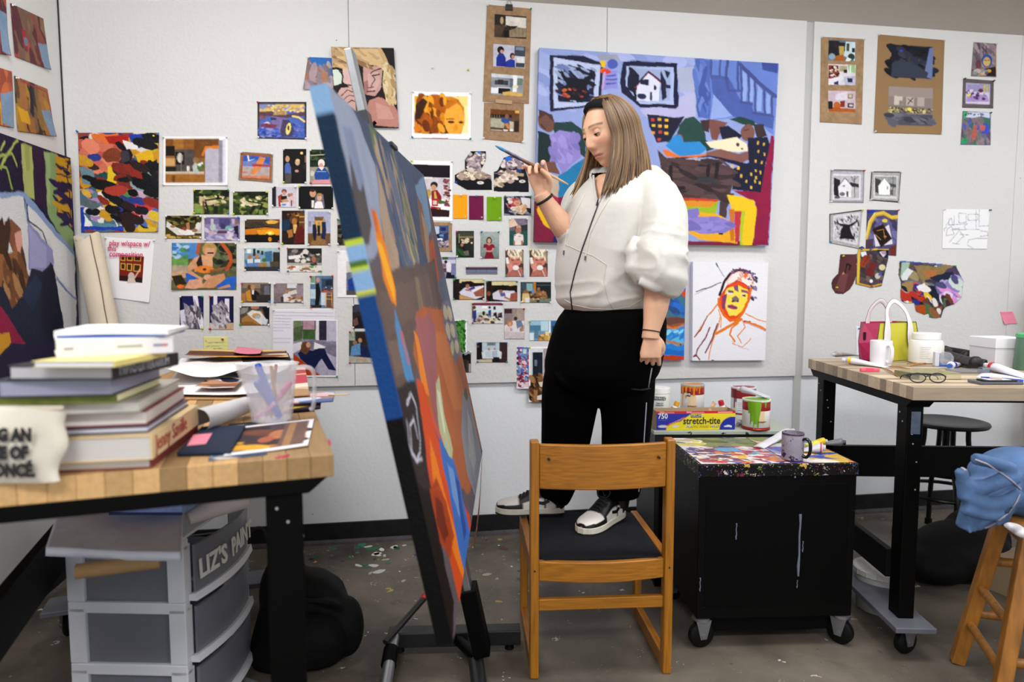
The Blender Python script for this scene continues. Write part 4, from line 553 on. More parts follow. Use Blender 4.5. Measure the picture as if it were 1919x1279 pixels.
('photo_print', 'tall bordered photo of a brown dog by a glass door', 'photo print', [(991.1, 650.8), (1045.0, 650.8), (1045.0, 754.0), (991.1, 754.0)], 'b eeeef2;r 5.2 2.7 100 95.9 8a7a80;r 5.2 2.7 50 52.7 d8d8dc;r 13 9.5 47.8 53.9 1a2030;r 19.6 23.2 28.3 34.5 6a7a8a;r 50 2.7 63 52.7 a89aa8;r 63 2.7 100 52.7 6a4a58;p 3a2418 6.5 59.5 28.3 50.5 54.3 57.3 100 64.1 100 95.9 6.5 95.9;d 99 60 6.5 52.7 50 95.9 3.6 2.5 60 4a2c18 7a5030 2a1810 9a7048 5a3820;p d8c8b8 32.6 64.1 54.3 61.8 54.3 73.2 39.1 72;p e0d8d0 28.3 89.1 54.3 84.5 58.7 95.9 28.3 95.9', 70, 'y---', {'lift': 0.002}),
('mounted_photos', 'long brown paper strip with three mounted photos and a binder clip', 'mounted photos', [(912.9, 8.6), (996.0, 16.3), (991.0, 194.4), (904.9, 190.3)], 'b 98795a;n .05 5;p 2a2422 17.6 8.9 88.9 8.7 90.4 32 18.8 32.5;p d8d4cc 42.5 10 88.4 10.4 89.1 20.8 43.3 20.9;p 8a7a60 43.3 20.3 89.1 20.8 89.7 30.1 52.2 31.5;p 4a3a2c 17.8 20 43.2 19 33.5 31.9 19.1 32.4;e 34.2 14.9 3.8 3.8 b09a70;e 56.6 17.2 5.4 2.8 d0c8c0;p 2c221c 43.2 19 54.1 19.9 70.4 19.2 65.1 22 46.4 25.3;p 140e0c 38.3 25.6 51.7 24.5 52.2 31.5 41.5 31.9;l 6a5a4a 0.4 56.9 21.7 57.5 29.4;l 6a5a4a 0.4 65.1 21.4 65.6 29.7;l 6a5a4a 0.4 73.2 21.4 73.8 29.4;l 6a5a4a 0.4 81.4 21.4 82 29.3;p b8b8c8 17.6 39.7 88.1 39.7 89 62.8 18.8 62.8;p 1a2a88 25.2 53.9 30.8 48.7 40.2 49 45.8 53.2 46.6 62.6 25.9 62.3;p 1c3090 46.1 57 56.6 54.1 66.1 55.1 67.4 62.6 46.6 62.6;e 34 45.4 7.5 3.8 18100e;e 36.8 47 3.7 2 b88a78;e 60.4 50.8 5.4 3.3 2a1a14;e 61.8 51.7 3.5 2.1 b07a64;r 65 39.9 88.8 50.6 3a4050;r 67.8 41.1 85.7 44.3 7a8898;p d8d8d8 69.9 52.4 86.1 50.6 87.9 58.2 73.1 58.6;r 69 57.5 88.2 62.2 3a4048;p 8a9098 16 70.3 86.9 71 86.1 92.8 16.9 92.1;p c8ccd4 16 70.3 86.9 71 86.3 74.5 16.3 74;r 23.9 76.9 53.3 81.6 3c3c40;r 30.4 76.1 42.7 80.7 26262c;p e8e8ec 63.2 70.8 72.6 70.9 73 88.5 63.9 88.5;r 56.8 74.7 64.1 83.8 5a6a78;r 72.8 73.7 85.3 80.8 6a7a6a;r 16.3 85 33 90.7 e0e4ea;r 32.5 85.2 58 90.8 101014;r 30.3 84.4 58.9 84.9 e8e8ea;p d0a858 41.3 89.3 56.5 88 85.9 89.5 85 92.7 43.6 92.3;e 69.4 82.7 6.4 1.5 e0dcb8', 88, 'wg--', {'lift': 0.0008}),
('mounted_photo', 'short brown paper with one mounted photo hanging below the long strip', 'mounted photo', [(907.2, 192.2), (982.0, 192.6), (980.4, 268.5), (905.4, 261.0)], 'b 96775a;n .05 5;p 5a4028 16 17 89 20 89 74 17 76;p 6a3a14 16 17 89 20 88 33 17 33;r 78 20 88 26 d8a848;r 17 31 70 39 1c1814;l 8a8068 1 20 33 21 41;l 8a8068 1 27 33 27 41;l 8a8068 1 33 32 33 40;l 8a8068 1 39 32 40 40;p a8a490 17 41 52 43 51 66 17 65;e 55 46 12 7 2a4a90;e 58 36 5 6 8a5a40;p b87a48 51 55 61 52 67 65 61 68 55 60;p b8b098 64 47 75 49 75 69 66 68;e 70 70 5 3 e0e0e0;r 77 46 89 74 2a1a10;r 18 72 47 74 d0ccc4;p d8d4d0 49 69 61 69 61 73 50 74', 64, '--ww', {}),
('wall_painting', 'large painting of people reclining on sofas below a blue staircase', 'painting', [(1010.9, 89.4), (1459.7, 119.1), (1440.9, 460.6), (1001.6, 453.1)], 'b 8fa0d6;d 101 60 -1 0.9 66.9 29.6 3.4 2.5 20 9aaade 8495cf a8b2e4 97a2d8;p b4b4dc 41.5 28.6 64.4 18.2 64.9 33.3 45.9 34.4;p a8b0cc 56.2 6.6 63.2 4.3 64.4 18.2 58 18.7;p 9a9cb0 23 1.5 31.1 0.8 32.5 4.1 23.7 4;p 141838 4.2 3.4 17.6 2.6 25.4 6 25.5 21 25.6 28.8 20.3 28.7 4.9 32;p b8c4e8 5.7 4.6 24.3 6.9 24.4 27.1 6.4 30.2;p 0e1230 7.4 7.8 22.5 9.6 22.4 26.4 8.2 26.7;d 102 60 8.1 8.6 21.9 24.7 0.8 4 30 9aa8d0 1a2040 6a7ab0 0c0e20 8a98c0;p 0a0c1c 8.8 10.3 11.2 13.9 13.9 14.1 17.9 14.2 20.8 10.6 21.6 13.1 19.3 18 21.2 23.9 16.2 25.5 10.8 25.5 8.7 20.5 11.3 17.7 9.2 13.6;d 103 14 10 19.5 20.2 23.9 0.6 2 0 a03a30 5a2a30 c86030;p e8c020 24.1 4.8 26.6 4.6 26.2 8 24.8 8.1;e 29.3 6.2 2.2 2.7 4a58b0;p 8a8cd8 26.2 9.8 31.3 9.4 31.9 18.4 25.8 18.8;l 4a50a8 0.7 27.3 12.2 30.7 11.6;l 4a50a8 0.7 27 14 31.4 13.5;l 4a50a8 0.7 27.1 16.1 31.1 15.4;d 104 6 25.3 9 27.9 10.9 0.8 2 0 d83a20 e86020;l c8a0d0 0.9 26.2 10.6 25.8 18.8;p 11163a 33.6 4.4 39.4 3.4 56.4 3.5 57.4 25.8 56.2 27.2 41.5 27.3 33.7 20.4 32.8 15.3;p aab8e2 35.3 6.5 55.1 5.6 55.3 25.2 41.4 25.5 35.4 16.8;p 10142e 36.4 6.8 40.9 9 40 25.6 38.5 20.1 36 18.5;p 9aa8d0 37.4 7.2 53.4 7.2 53.9 23.4 40 24.3 41 11.2;p d8dcf0 39.7 15.6 44.4 9.2 49.1 13.6 49 23.7 40 23.9;l 8a2a30 0.8 39.1 17.4 44.4 9 49.8 14;l 14183a 0.7 39.2 16.7 44.4 8.5 50 13.6;p 14183a 41.1 13.4 44.5 13.1 44.6 16.2 41.1 15.5;e 42 21.6 1.9 1.6 20264a;p 14183a 49.1 7.5 51.5 13 52.5 21.7 50.4 23.2 49.4 13.2;p 14183a 50.6 7.4 53.4 8.5 52.1 11.7;p 1c2244 51.2 14.8 53.7 15.1 53.7 16.8 51.2 16.5;l 14183a 1.2 45.8 19.6 45.9 23;e 47.1 16.8 0.6 1.2 14183a;p 4d66b4 63.7 0.3 70.3 0.2 71.4 17.7 71.3 32 65.9 31.4 64.4 18.2;d 105 20 64.5 1.5 70.9 30.2 1.2 5 85 5a74c4 4058a4 6a82cc;p 6680cc 70.1 0.2 100 0 99.5 39.3 91.8 31.6 80.7 30.5 71.4 32.9;p 8ea6e2 71.9 18.2 81 29.6 71.4 32.4;p 4a5ea8 70.8 8.5 78.4 8.8 84 21.3 89.2 22.8 90.1 28.1 99.1 28.4 99.4 35.7 80.7 29.6 71.5 17.7;l 4a5698 1.4 70.7 0.6 71 8.9;l 4a5698 1.4 71.1 9.8 77 9.4;l 44508f 1.6 77.3 0 77.9 15.5;l 4a5698 1.2 74.4 0.3 74.8 8.6;l 44508f 1.4 82.1 1 82.7 16.1;l 44508f 2.1 83.2 1.8 90.1 9.3 99.3 17.6;l 44508f 1.2 83.6 3.5 84.4 21.3;l 44508f 1.2 87 6.8 87.7 22;l 44508f 1.2 90.1 10.2 90.8 27.2;l 44508f 1.3 94.3 13.4 94.9 27.8;l 44508f 1.3 97.8 16.8 97.9 28.5;l 44508f 1.2 78 15.9 83.4 16;l 44508f 1.3 84 21.8 89.2 22.8;l 44508f 1.3 89.8 27.7 98.3 28.5;p 3a4c98 92.6 0.1 100 0 99.9 5.8 92.8 3.7;p 8ea6e2 84.4 4.8 86.3 6.9 86.5 21.2 84.9 21.3;p 8ea6e2 87.8 8.5 89.5 10.6 89.5 21.4 88 21.5;p 8ea6e2 91.3 11.9 93.6 14.8 93.4 26.5 91.4 26.7;p 8ea6e2 95.4 16.1 97.1 17.7 97.1 27.2 95.5 27.3;p 1d3a3a 5.1 37.8 13.7 36.4 20 43 19.9 55.2 16.1 52.7 7.2 44.6;p 172a2c 0.2 42.4 5.9 44.6 7.5 58.4 0.5 59.2;e 3.1 37.9 2.9 5.3 6f4a40 -20;p 4a3030 0.3 31.3 5.6 33.5 6.4 37.7 3 33.7 0.4 36.4;l 2a1a1a 0.5 1.4 38.9 3.2 41.4;p 8f82c8 4.9 44.7 8.5 41.5 13.9 42.5 17.4 49.2 17.9 55.3 12.3 61.6 10.3 63.9 7.4 54.9;d 106 24 6.5 44.6 16.3 59.7 1.5 2 60 7a70b8 9a90d4 857ac0;p 6f4a40 0.5 59.2 7.5 58 9.7 64.4 7 63.6 0.6 62.2;p 1d76a8 8.7 65.3 20.9 54.2 20.4 61.3 12.6 73.9 12.1 81.4 9.3 79.3;p c0ac98 4.6 64.6 9 65.3 9.3 78.4 5.5 75.9;p 7a1838 -0.4 78.7 12.6 75.6 12.5 100.3 0 100.2;p e6b016 0.7 83.1 2.2 76.9 7.3 78.4 8.1 83.7 6.9 93.4 3.5 90.9;p 1c1c5a 7.5 97.4 10.7 95.5 10.8 100.1 7.7 100.2;p a02848 5.5 73.7 9.3 76.6 9.3 79.3 5.9 76.7;p 171a34 44.4 31 57.1 32 60.2 30.9 57.9 36.4 54.7 45.4 49 45.7 45.3 37.1;r 46 32.9 47.4 34.4 b83a30;r 48.8 32.9 50.2 34.4 d8a838;r 51.8 33 53.3 34.5 f0b428;r 46.5 36.2 47.9 37.7 e8b838;r 49.1 36.5 50.5 38 e8a838;r 51.9 36.3 53.4 37.8 e8b838;r 46.4 40.1 47.9 41.6 e09838;r 49.4 39.5 50.9 41 b84040;r 52.2 40 53.7 41.5 e8b838;r 49.3 43.5 50.8 45 b83a38;p 22453f 57.9 36.4 60.3 32.2 64.1 31.1 68.6 35.7 70.4 44.6 73 48 67.6 47.4 62.5 45 53.3 45.1 57.4 41.7;p 1c3a36 66.7 43 70.3 43.2 73.4 48 70.6 49.5;e 58.2 43.5 2.1 2.7 7a4a40;p 2d86cc 53 47.3 56.7 41.3 59.2 41.6 60.4 45.1 67.5 44.3 70.5 48.2 67.7 51 59.2 53.2;p e0702a 51.3 49.2 53.4 49.1 59.2 52.8 70.6 50.8 72.1 51.7 60.7 54 53.5 52.6;p 7a4c46 68.5 33.1 71.3 32 79 33.3 78 35.2 75.3 40.7 74.7 43 72.1 42.7 71.6 37.3;p 3c2a30 67.1 33.1 71.3 32 71.3 39.1 68.7 38.4;p 1d4038 79.3 31.5 83.6 29.9 90.3 31.7 91.5 34.3 85.2 33.8;e 88 38.2 3.2 4.7 7a5048;p 3a2c30 90.4 33.5 94.8 33.2 96.6 39.5 92.2 40.7;l 3a2424 0.5 86.3 36.9 88.3 36.3;p 171a34 75.5 36.2 79.1 35.1 85.5 40.1 84.1 42.9 76.9 43.3;p ece0c0 70 44.1 75.4 42.9 83.3 41.1 87.9 44.5 88.8 48.1 84.4 49.2 76.3 48.3 71.9 47.2;e 83.9 45.2 0.7 1.1 4a3038;e 85.8 47.3 0.6 0.5 4a3038;p 825650 70.2 50 76.3 47.8 84.4 50.1 89.5 48.1 89.7 52.6 84 56.1 76.5 52.4 70.7 52.6;p 171a36 88.1 40.9 96.6 39.9 98.4 46.7 96.5 54.1 95.7 70.7 92.1 73.6 89.7 70 82.3 69.4 81.8 58.4 89.1 54.5;r 92.2 42.5 93 44.1 d8b040;r 94.9 43.2 95.6 44.8 d8b040;r 92.8 47 93.5 48.6 d8b040;r 95.5 48.7 96.2 50.3 d8b040;r 91.9 52.5 92.7 54.1 d8b040;r 94.6 53.3 95.3 54.9 d8b040;r 92.2 58 92.9 59.6 d8b040;r 94.1 58.8 94.8 60.4 d8b040;r 90 59.9 90.8 61.5 d8b040;r 85.6 61 86.4 62.6 d8b040;r 88 63.6 88.7 65.3 d8b040;r 84.3 65.6 85.1 67.2 d8b040;r 91.7 63.5 92.4 65.1 d8b040;r 93.9 64.3 94.7 65.9 d8b040;r 90.3 67.2 91.1 68.8 d8b040;r 92.3 61.6 93.1 63.2 d8b040;p 171a36 53.5 53.5 72.1 52.6 89.2 58.1 89.1 55.4 76.5 52.4 70.7 51.7 60.7 54;r 62.8 54.1 63.9 55.7 e8b838;r 65.3 53.8 66.4 55.4 e8b838;r 67.5 54.2 68.6 55.8 e8b838;r 75.8 54.4 76.9 55.9 e8b838;r 81 56.2 82.1 57.8 e8b838;r 84 57 85.1 58.6 e8b838;p 473536 49.5 49.3 53.5 53.5 67.9 54.6 81.8 58.4 82.5 64.8 80 85 77 84.2 77.4 75.9 60 74.8 51.7 63.4;d 107 40 52.1 54.5 81 74 1.4 5 10 3a2a2e 574244 4e3a3a 2e2228;l 241a20 2 55.1 57.9 56.2 70.4 61.2 69.3;l 241a20 2.2 71.6 57.1 71.2 65.3 74.8 66 75.2 56;p 33363a 67.1 62.7 75.5 64.2 75.6 66.9 67.2 66.3;p 8a1740 82.3 69.8 90.4 70 95 70.7 98.1 39.4 99.5 39.3 100 100 92.5 100.2 93 76.3;p 7a1838 60.8 98.4 99.9 97.5 100 100 62.3 100.8;p 9cb61e 59.3 76.6 76.7 76 75.5 84.2 60.2 82;p d88a2a 60.8 77 75.9 76 73.2 79.7 63 79.6;p e8a820 60.2 82 76.2 83.3 80.7 85.9 85.5 94.1 85.7 99.2 69.4 97.2 62 92.9;p c8402a 59.2 74.8 76.6 75.1 76.3 76.4 60 76.6;p e8c020 80.2 72.6 86.1 72.7 92.2 75.4 93.7 79.1 92.5 100 87.2 100.1 88.7 81.1 82.8 81.3;p a8c028 82.8 81.3 88.7 81.1 87.5 97.8 88.4 100.1 86.9 100.1 86.4 87.6;p b83040 83.9 81.2 87.2 81.1 86.4 97.8 84.6 98.7;p c87020 81.3 80.4 83.8 80.3 84.2 97.8 82.7 97.9;p 7f74c0 60.3 84.7 63.8 81 67.7 80.4 68.6 83.5 66.2 88.2 69 85.4 76.3 84.7 83.8 87.7 84.2 90 80.3 93.8 69.3 94 64.2 91.9 62.9 86.4 60.7 86.1;d 108 24 64 86.4 83.2 92.3 1.3 3 10 8f84d0 7068b0 8a7ec8;p 14161c 77.4 93.8 79.6 93.8 79.2 94.7 77.4 94.8;n .14 18', 300, '', {'depth': 0.036, 'rag': 0.6}),
('wall_painting', 'blue and orange painting half hidden behind the lowered arm', 'painting', [(1159.3, 488.9), (1286.0, 488.9), (1281.7, 675.5), (1156.3, 675.5)], 'b 3a44d0;p c8481a 0.8 31.2 100.5 29.5 99.8 45.3 94.8 49.6 98.9 54 99.4 67.1 1.6 67.1;p c86a3a 90.7 48.6 98.6 45.3 99.1 58.4 93.3 55.1;p 3a6a78 70.2 36.6 86.2 35.5 98.1 54 96.7 59.5 72.5 60.6;d 111 40 70.2 36.6 98.3 59.5 2.6 2.5 40 2a5aa8 3a7090 2a4a80 4a6a78 3468b8;p 2a6ad0 81.6 40.9 94.5 43.1 93.1 48.6 83.4 46.4;e 85.4 60.6 17.8 4.4 6a4038;p c87838 71.8 63.8 82.4 66.6 99.2 62.7 99.4 66.6 82.5 68.7 71.9 67.1;p 8a5a3a 71.8 64.9 99.2 61.6 99.2 63.3 82.4 65.5;p 58b8e8 1.7 69.3 99.4 68.2 100.3 94.5 2.3 94.5;d 112 14 72 70.4 99.7 78 2.6 2.5 -30 2a7ad0 8ad8f4 3a90d8;p b08058 71.5 79.1 99.9 83 100 86.3 71.6 82.4;p 5a3a30 92.6 83 95.9 83.3 96 85.9 92.7 85.7;d 113 10 73.3 86.8 100.3 93.4 2.4 4 10 1a6ac8 2a80d8;p b8401a -0.2 93.4 100.3 95.1 100 100 0 100;n .1 14', 110, '', {'depth': 0.03, 'rag': 1.4}),
('portrait_painting', 'white canvas with a loose orange and yellow portrait sketch', 'painting', [(1298.6, 490.5), (1439.9, 492.5), (1433.8, 675.5), (1297.6, 676.5)], 'b e9e9f0;p f0c8b8 43.9 18.8 52.3 9 68.2 7.3 80.2 15.2 82 26.1 75 33.7 59.9 18.6 48.5 26.3;p f6e8e4 45.4 20.9 53.9 11.2 68.3 10 78.8 18.5 76.1 25 61.3 18.6;p e8481a 36.3 33.9 45.5 23.1 59.9 18.6 74.6 23.9 76.4 32.6 73.9 43.6 68.3 52.5 61.1 59.2 49.3 59.7 40.4 53.6 35 43.8;p f4dc50 44.1 26.3 60 23 73.3 28.3 72.4 43.6 65.2 50.3 59.5 54.2 49.2 54.2 44.6 48.1 41.5 37.2;p f2e070 43 39.4 53.3 43.7 50.6 52.5 46.1 48.1;p 8a3a6a 39.2 33.9 45.7 31.7 42.4 48.1 38.8 47;p 8a4a78 54.2 24.1 60 23 61 30.5 55.8 28.4;p 8a4a78 64.5 27.3 72.6 29.4 73.4 31.6 64.6 30;p ecdce8 44.9 28.5 52.9 29.5 53 32.8 45.7 32.3;p 6a5a38 46.3 27.9 54.3 29 53.7 31.1 47.1 30.6;p ecdce8 65.4 31.6 70.6 33.2 69.9 35.4 64.7 33.8;p 3a3424 65.8 32.5 70.5 32.9 70.3 34.9 66.2 34.3;p 7a6a70 51.6 36 57.4 33.8 61.9 37.1 61.3 40.4 53.2 39.9;e 53.9 39.3 2 1.1 4a3038;e 60.2 39.3 1.5 0.9 4a3038;p a8486a 46.7 43.7 53.3 42.6 59.9 45.3 58.5 48.1 51.9 47.6 46.8 45.9;l 5a1c40 0.9 47.2 45 53.3 45 59.2 46.8;l 2a1424 2.8 35.5 32.9 42.5 18.8 49.5 11.7;l 4a2440 2.4 49.5 11.7 59.5 7.9 66.8 7.3;l 6a3a60 1.9 66.8 7.3 77.1 11 81.7 18.5;d 121 26 74.1 8.8 84.8 41.4 1 2 40 5a4a70 3a2a50 8a7aa0;d 122 12 47.9 5.3 77.1 11 1 2.5 10 5a3a60 8a5a80;l e86a18 2.8 34.9 37.2 35 43.8 41.8 53.6 50.8 59.2 61 58 68.2 50.3 75.1 37 77.6 26.1;l c83a1a 1.3 39.9 30.7 49.8 21.9 59.9 19.2 71.7 22.9;l d8502a 1.1 45.5 24.1 59.8 17.6;l 8a8aa0 0.8 30.6 1.3 41.2 15;l 5a5a80 1.5 30.3 1.3 32.4 4.4;l 5a2a60 1.1 4.5 29.8 19.6 26.5 37.5 20.4;l a8a0b8 0.6 3.1 32.8 16.7 28.1 36.7 21;l e87a18 1.5 33.6 42.1 20 54.8 5.6 73.6 2.7 75.8;l 6a2438 1 19.5 54.8 11.4 68.1 2.7 75.8;l 7a2a48 1.4 23.1 66.4 17.4 77 6.5 88.2 5.1 93.8 1.4 96;l 7a3a58 1.7 33.2 62.5 26.2 78.1 17.6 91.6;l e8862a 1.1 37.4 53.6 34.7 63.6 26.2 81.5 22.1 98.4;l e87a18 2.9 32 72.5 46.5 65.8 65.5 58;l e89a58 1.3 34.4 48.2 38.2 57 37.7 65.8;l 8a2a2a 2.2 70 59.7 77.4 60.8;l e87a18 2.5 71.5 60.8 85 63.6 99.4 68.7;l e8862a 1 71.2 51.9 87.7 58 99.8 60.2;l e87a18 2 61.2 61.4 52.4 67 50.4 73.7 57.3 80.4;l e8862a 0.9 54.4 82.7 67.9 86.1 78.1 79.4 78.8 77.7;l e87a18 1.1 67.7 59.1 70.9 65.8 60.8 74.8 66.2 81.6;l 7a2438 1.4 1.4 96 5.8 94.9 9.6 99.3;l c8b0d0 0.9 71.5 61.4 98.7 69.8;l d0c0d8 0.8 52.8 80.4 64.9 86.7 76.9 88.4;e 27.7 99.4 1.8 0.6 7a1830;d 123 14 58.9 10.6 72.9 17.5 0.9 2.5 60 e8702a d8a898', 150, '', {'depth': 0.032, 'rag': 0.8}),
('mounted_photos', 'brown paper strip with three interior photos on the right board', 'mounted photos', [(1538.9, 69.0), (1619.6, 73.4), (1614.6, 233.2), (1536.7, 228.8)], 'b 9c7d5c;n .05 5;p 5a7080 16.9 2.9 79.6 2.8 79.9 26.5 16.3 27.1;p c8dce4 57.5 4 79.2 4.1 79.3 26.1 52.9 20.8;p 1c1c24 17.4 3.8 41.3 3.5 44.9 25 17 21.7;p 2a1c28 29.1 5.4 56.2 5.4 55.4 15.4 30.9 14.7;p b8a050 41 9.8 52.9 9.8 52.9 20.8 43.4 21;r 59 6 65.7 15.1 4a4a38;r 72 10.9 78.8 16.1 1a2028;p a85a1c 33.8 21.3 52.8 19.4 55.9 26.7 31.3 27;e 25.7 22.2 7.6 3.5 8aa0b0;e 70.6 21.6 8.2 4 2a3a34;p e4e8ec 61.1 21.9 72.1 24.3 66.8 26.6 57.3 26.8;p d8d4dc 17.3 31.5 82 30.5 82 54.3 18.1 55.6;p 6a1c1a 17.9 32.5 41.1 32.5 43.2 48.1 18.4 48.1;d 131 40 18.4 33.1 41.8 47.4 1.1 1.5 0 d8c8b8 3a1010 e8d8c8 8a3a28;r 43 32.5 62 39.4 a8a07a;r 53.6 36.9 62.1 40.7 14141a;p 9ac088 62.9 31 80.7 30.8 81.2 40.2 66.1 39.3;r 68.4 31.8 70.8 40.5 e8ece8;p e4e0ea 21.2 48.7 51.2 43.8 54.2 47.8 29.7 55.3 18.7 55.6;p 2a2a6a 31 52.5 41.9 50.1 42.1 54.9 31.1 55.2;p b8b8d0 54 45 81.4 43.6 82 53.8 57.2 54.5;p 1a2448 62.3 46.2 74.7 46.5 75 51.3 64 51.6;p c8b4c0 18.3 62.5 83 61.4 83.8 85.9 18.6 86.8;p d8d0dc 35.6 66.1 63.1 62.6 63.6 72.3 35.9 73;r 65.5 65 76.3 70.3 6a5a38;r 67.2 65.8 74.6 69.2 c8c0a8;p 7a2a14 47.1 74.1 58.1 73.1 58.5 80.8 47.4 81.1;e 39.5 79.9 8.3 5 b85a1c;p a85010 19.6 81.9 83.6 82.2 83.8 85.9 19.7 86.8;p 1c1418 18.2 74.9 29 74.6 29.4 83.7 19.1 84;r 65.2 75.7 79.4 80.9 14161c;r 68.9 77 77.3 79.6 c0bcc0', 80, 'ww--', {'curl': 0.006}),
('mounted_prints', 'large brown sheet with two dark mounted prints on the right board', 'mounted prints', [(1645.8, 64.4), (1770.3, 75.4), (1764.1, 252.2), (1637.5, 248.9)], 'b 92734f;n .05 5;p 12141e 20.4 9.1 83 8.2 83 41.8 21.2 42.4;d 132 60 21.4 11.7 80.7 40.4 3.1 2.5 20 1c2030 0c0e16 2a2e40 181a26 343848;p 6a7aa8 77.3 9.8 83 8.5 83 41.8 70 39.7;e 35 14.6 2.4 1.2 3a48b0;r 46.9 20 48.5 26 4a4020;r 61.6 22.3 62.8 23.5 6a5a30;p 343a4a 22.3 27.4 49.8 24.8 76.9 35.7 73.7 42 21.5 41.8;p 8a7c78 18.4 51.7 84.9 51.3 86.1 91.3 19.8 91.2;p 9a8c86 18.7 52.1 84.6 51.6 84.8 62.3 19 62.2;p c8beb4 27.5 61.4 39.8 61.5 40.3 70.4 27.7 70.5;p b8ada4 45.3 61.5 57.1 61.5 56.8 70.8 45.5 70.6;p b0a69e 62.1 61.7 72.6 61.5 72.6 71 62 71;l 3a342c 1.2 48 69 55.1 62.7;l 3a342c 0.8 47.7 63.6 54.8 67;r 34.9 65.8 40 70.4 8a7e72;p 7a7060 19.1 71.1 85.1 72.7 85.2 78.2 19.4 80;d 133 120 20.1 73.4 84.5 78.2 0.7 1.5 0 d8c88a 5a4c3c b0a078 3a3024;e 50.9 74.5 3.1 1.7 e8e048;p 4c4c5a 19.5 80.5 85.5 79.4 85.9 91.3 19.8 91.3;d 134 30 20.5 81.1 85.2 90.3 2.1 3 10 6a6a78 3a3a46 5a5a6a', 100, 'wwww', {'curl': 0.004}),
('print', 'small print of a painted still life with blue mask at the far right top', 'print', [(1824.8, 78.9), (1867.4, 81.9), (1867.4, 144.8), (1819.8, 143.0)], 'b 7a6c72;d 141 50 1 4 99 51 4 4 60 8a7c84 5a4c58 a09098 6a5c68;l 3a3040 2 37 12 58 28;l 3a3040 2 57 7 53 35;e 60 52 22 19 2a4a98;e 60 55 15 14 c8a868;l 3a2a30 2 49 51 59 52;l 3a2a30 2 64 50 71 51;e 26 65 12 14 6a3a40;p 1c1418 55 76 99 68 100 98 61 98;e 45 89 16 9 a88a28;e 70 82 9 5 c8a030;d 142 20 2 81 61 98 4 1.5 0 8a8a98 5a4a58 b8a8a8;r 1 1 99 0 2a2430;l c89060 3 98 15 100 99', 50, '-w--', {}),
('print', 'small framed-looking print of a lavender table painting', 'print', [(1805.2, 147.0), (1862.4, 151.3), (1861.3, 203.3), (1803.4, 202.0)], 'b 5c5458;p c8c4dc 10 15 88 14 88 87 10 85;p 9890c0 12 17 86 16 86 43 12 43;p c8b848 67 17 73 17 72 44 68 44;p c8b848 76 17 81 16 82 45 77 44;p a890c8 13 59 77 48 86 76 12 79;d 143 30 16 39 78 68 4 1.6 0 e0d850 6a3a78 d8d0e4 8a78b8 4a2a58;e 58 38 8 7 6a2a40;p d0c8dc 11 79 86 78 87 85 10 85', 50, 'kk--', {}),
('print', 'small print of a blue and green figure study lowest of three', 'print', [(1804.5, 208.1), (1856.9, 210.7), (1856.3, 272.1), (1800.2, 271.4)], 'b 5a5870;d 144 90 -6 4 99 99 8 2.5 60 4a5a98 6a6878 8a7a80 3a6a58 5a4a60 4a58b0 7a6a70;p c8d0e8 2 2 98 1 96 18 68 14 36 19 3 18;p 3aa068 2 2 18 2 12 21 4 23;p 3a4ac0 73 34 94 37 93 65 70 66;p b85a50 41 42 53 38 50 73 40 93 35 73;p b86058 61 38 82 41 78 58 62 55;p 2a9a60 0 84 20 80 24 96 2 97;e 61 27 14 13 7a6c70;d 145 8 3 7 94 13 3 2 0 2a2a40 6a6a90', 50, '-k--', {}),
('print', 'black and white barn print with a red pin at its corner', 'print', [(1557.0, 317.5), (1620.0, 319.0), (1618.5, 380.5), (1555.0, 379.5)], 'b 8e8c96;p b4b2ba 3 6 96 6 96 94 3 95;p dcdae0 7 14 90 14 90 91 8 91;p b8b6bc 9 19 85 18 86 87 11 88;p 1c1a20 9 24 29 32 27 84 11 77;p 2a282e 57 37 84 43 85 53 58 51;p e4e2e6 23 52 43 25 63 49 62 84 27 82;l 4a484e 2 23 52 43 25 63 49;p 2a282c 48 66 54 66 54 82 49 82;e 36 74 8 6 6a686e;p 3a383e 34 50 44 46 42 52;l 2a282e 2 71 19 73 83;l 2a282e 2 71 31 61 21;l 2a282e 2 71 31 81 20;l 2a282e 2 71 37 63 29;p 5a585e 15 80 31 82 27 89 13 88;r -1 0 100 2 26242a', 54, 'wr-w', {}),
('print', 'fainter black and white barn print without coloured pins', 'print', [(1633.1, 321.3), (1688.8, 322.0), (1684.6, 380.0), (1629.6, 375.8)], 'b 2e2c30;p a8a8a8 3 3 97 3 98 95 4 97;p cfcfcf 9 13 90 14 91 88 12 91;p 98989a 13 17 86 17 89 80 17 83;p 3a3a3c 13 22 34 29 30 74 17 70;p 4a4a4c 57 37 86 42 87 51 62 50;p f0f0f0 26 49 45 22 66 45 67 77 30 78;l 8a8a8c 1 26 49 45 22 66 45;l 3a3a3c 2 74 16 77 78;l 3a3a3c 1 75 27 65 18;l 3a3a3c 1 75 27 83 18;r 56 49 59 59 4a4a4c;p 5a5a5c 66 61 76 58 77 75 68 78', 50, 'wwww', {}),
('print', 'black and white print of a horned bull with slanted edges', 'print', [(1554.5, 401.3), (1616.3, 393.0), (1610.0, 467.1), (1554.5, 455.6)], 'b a8a6aa;l 1a1a1c 4 0 1 100 1;l 1a1a1c 3 1 0 1 100 99 100;p d0ced2 12 7 93 6 93 91 12 87;p c0bec4 16 13 89 14 90 86 16 83;d 151 160 16 12 93 82 2 2 40 2a282e 8a888e e0dee2 5a585e;p 16141a 23 19 30 33 51 37 63 37 81 29 85 17 87 30 73 41 64 43 72 63 85 77 34 80 36 54 42 43 28 37 22 29;n .15 30', 60, '-y-b', {}),
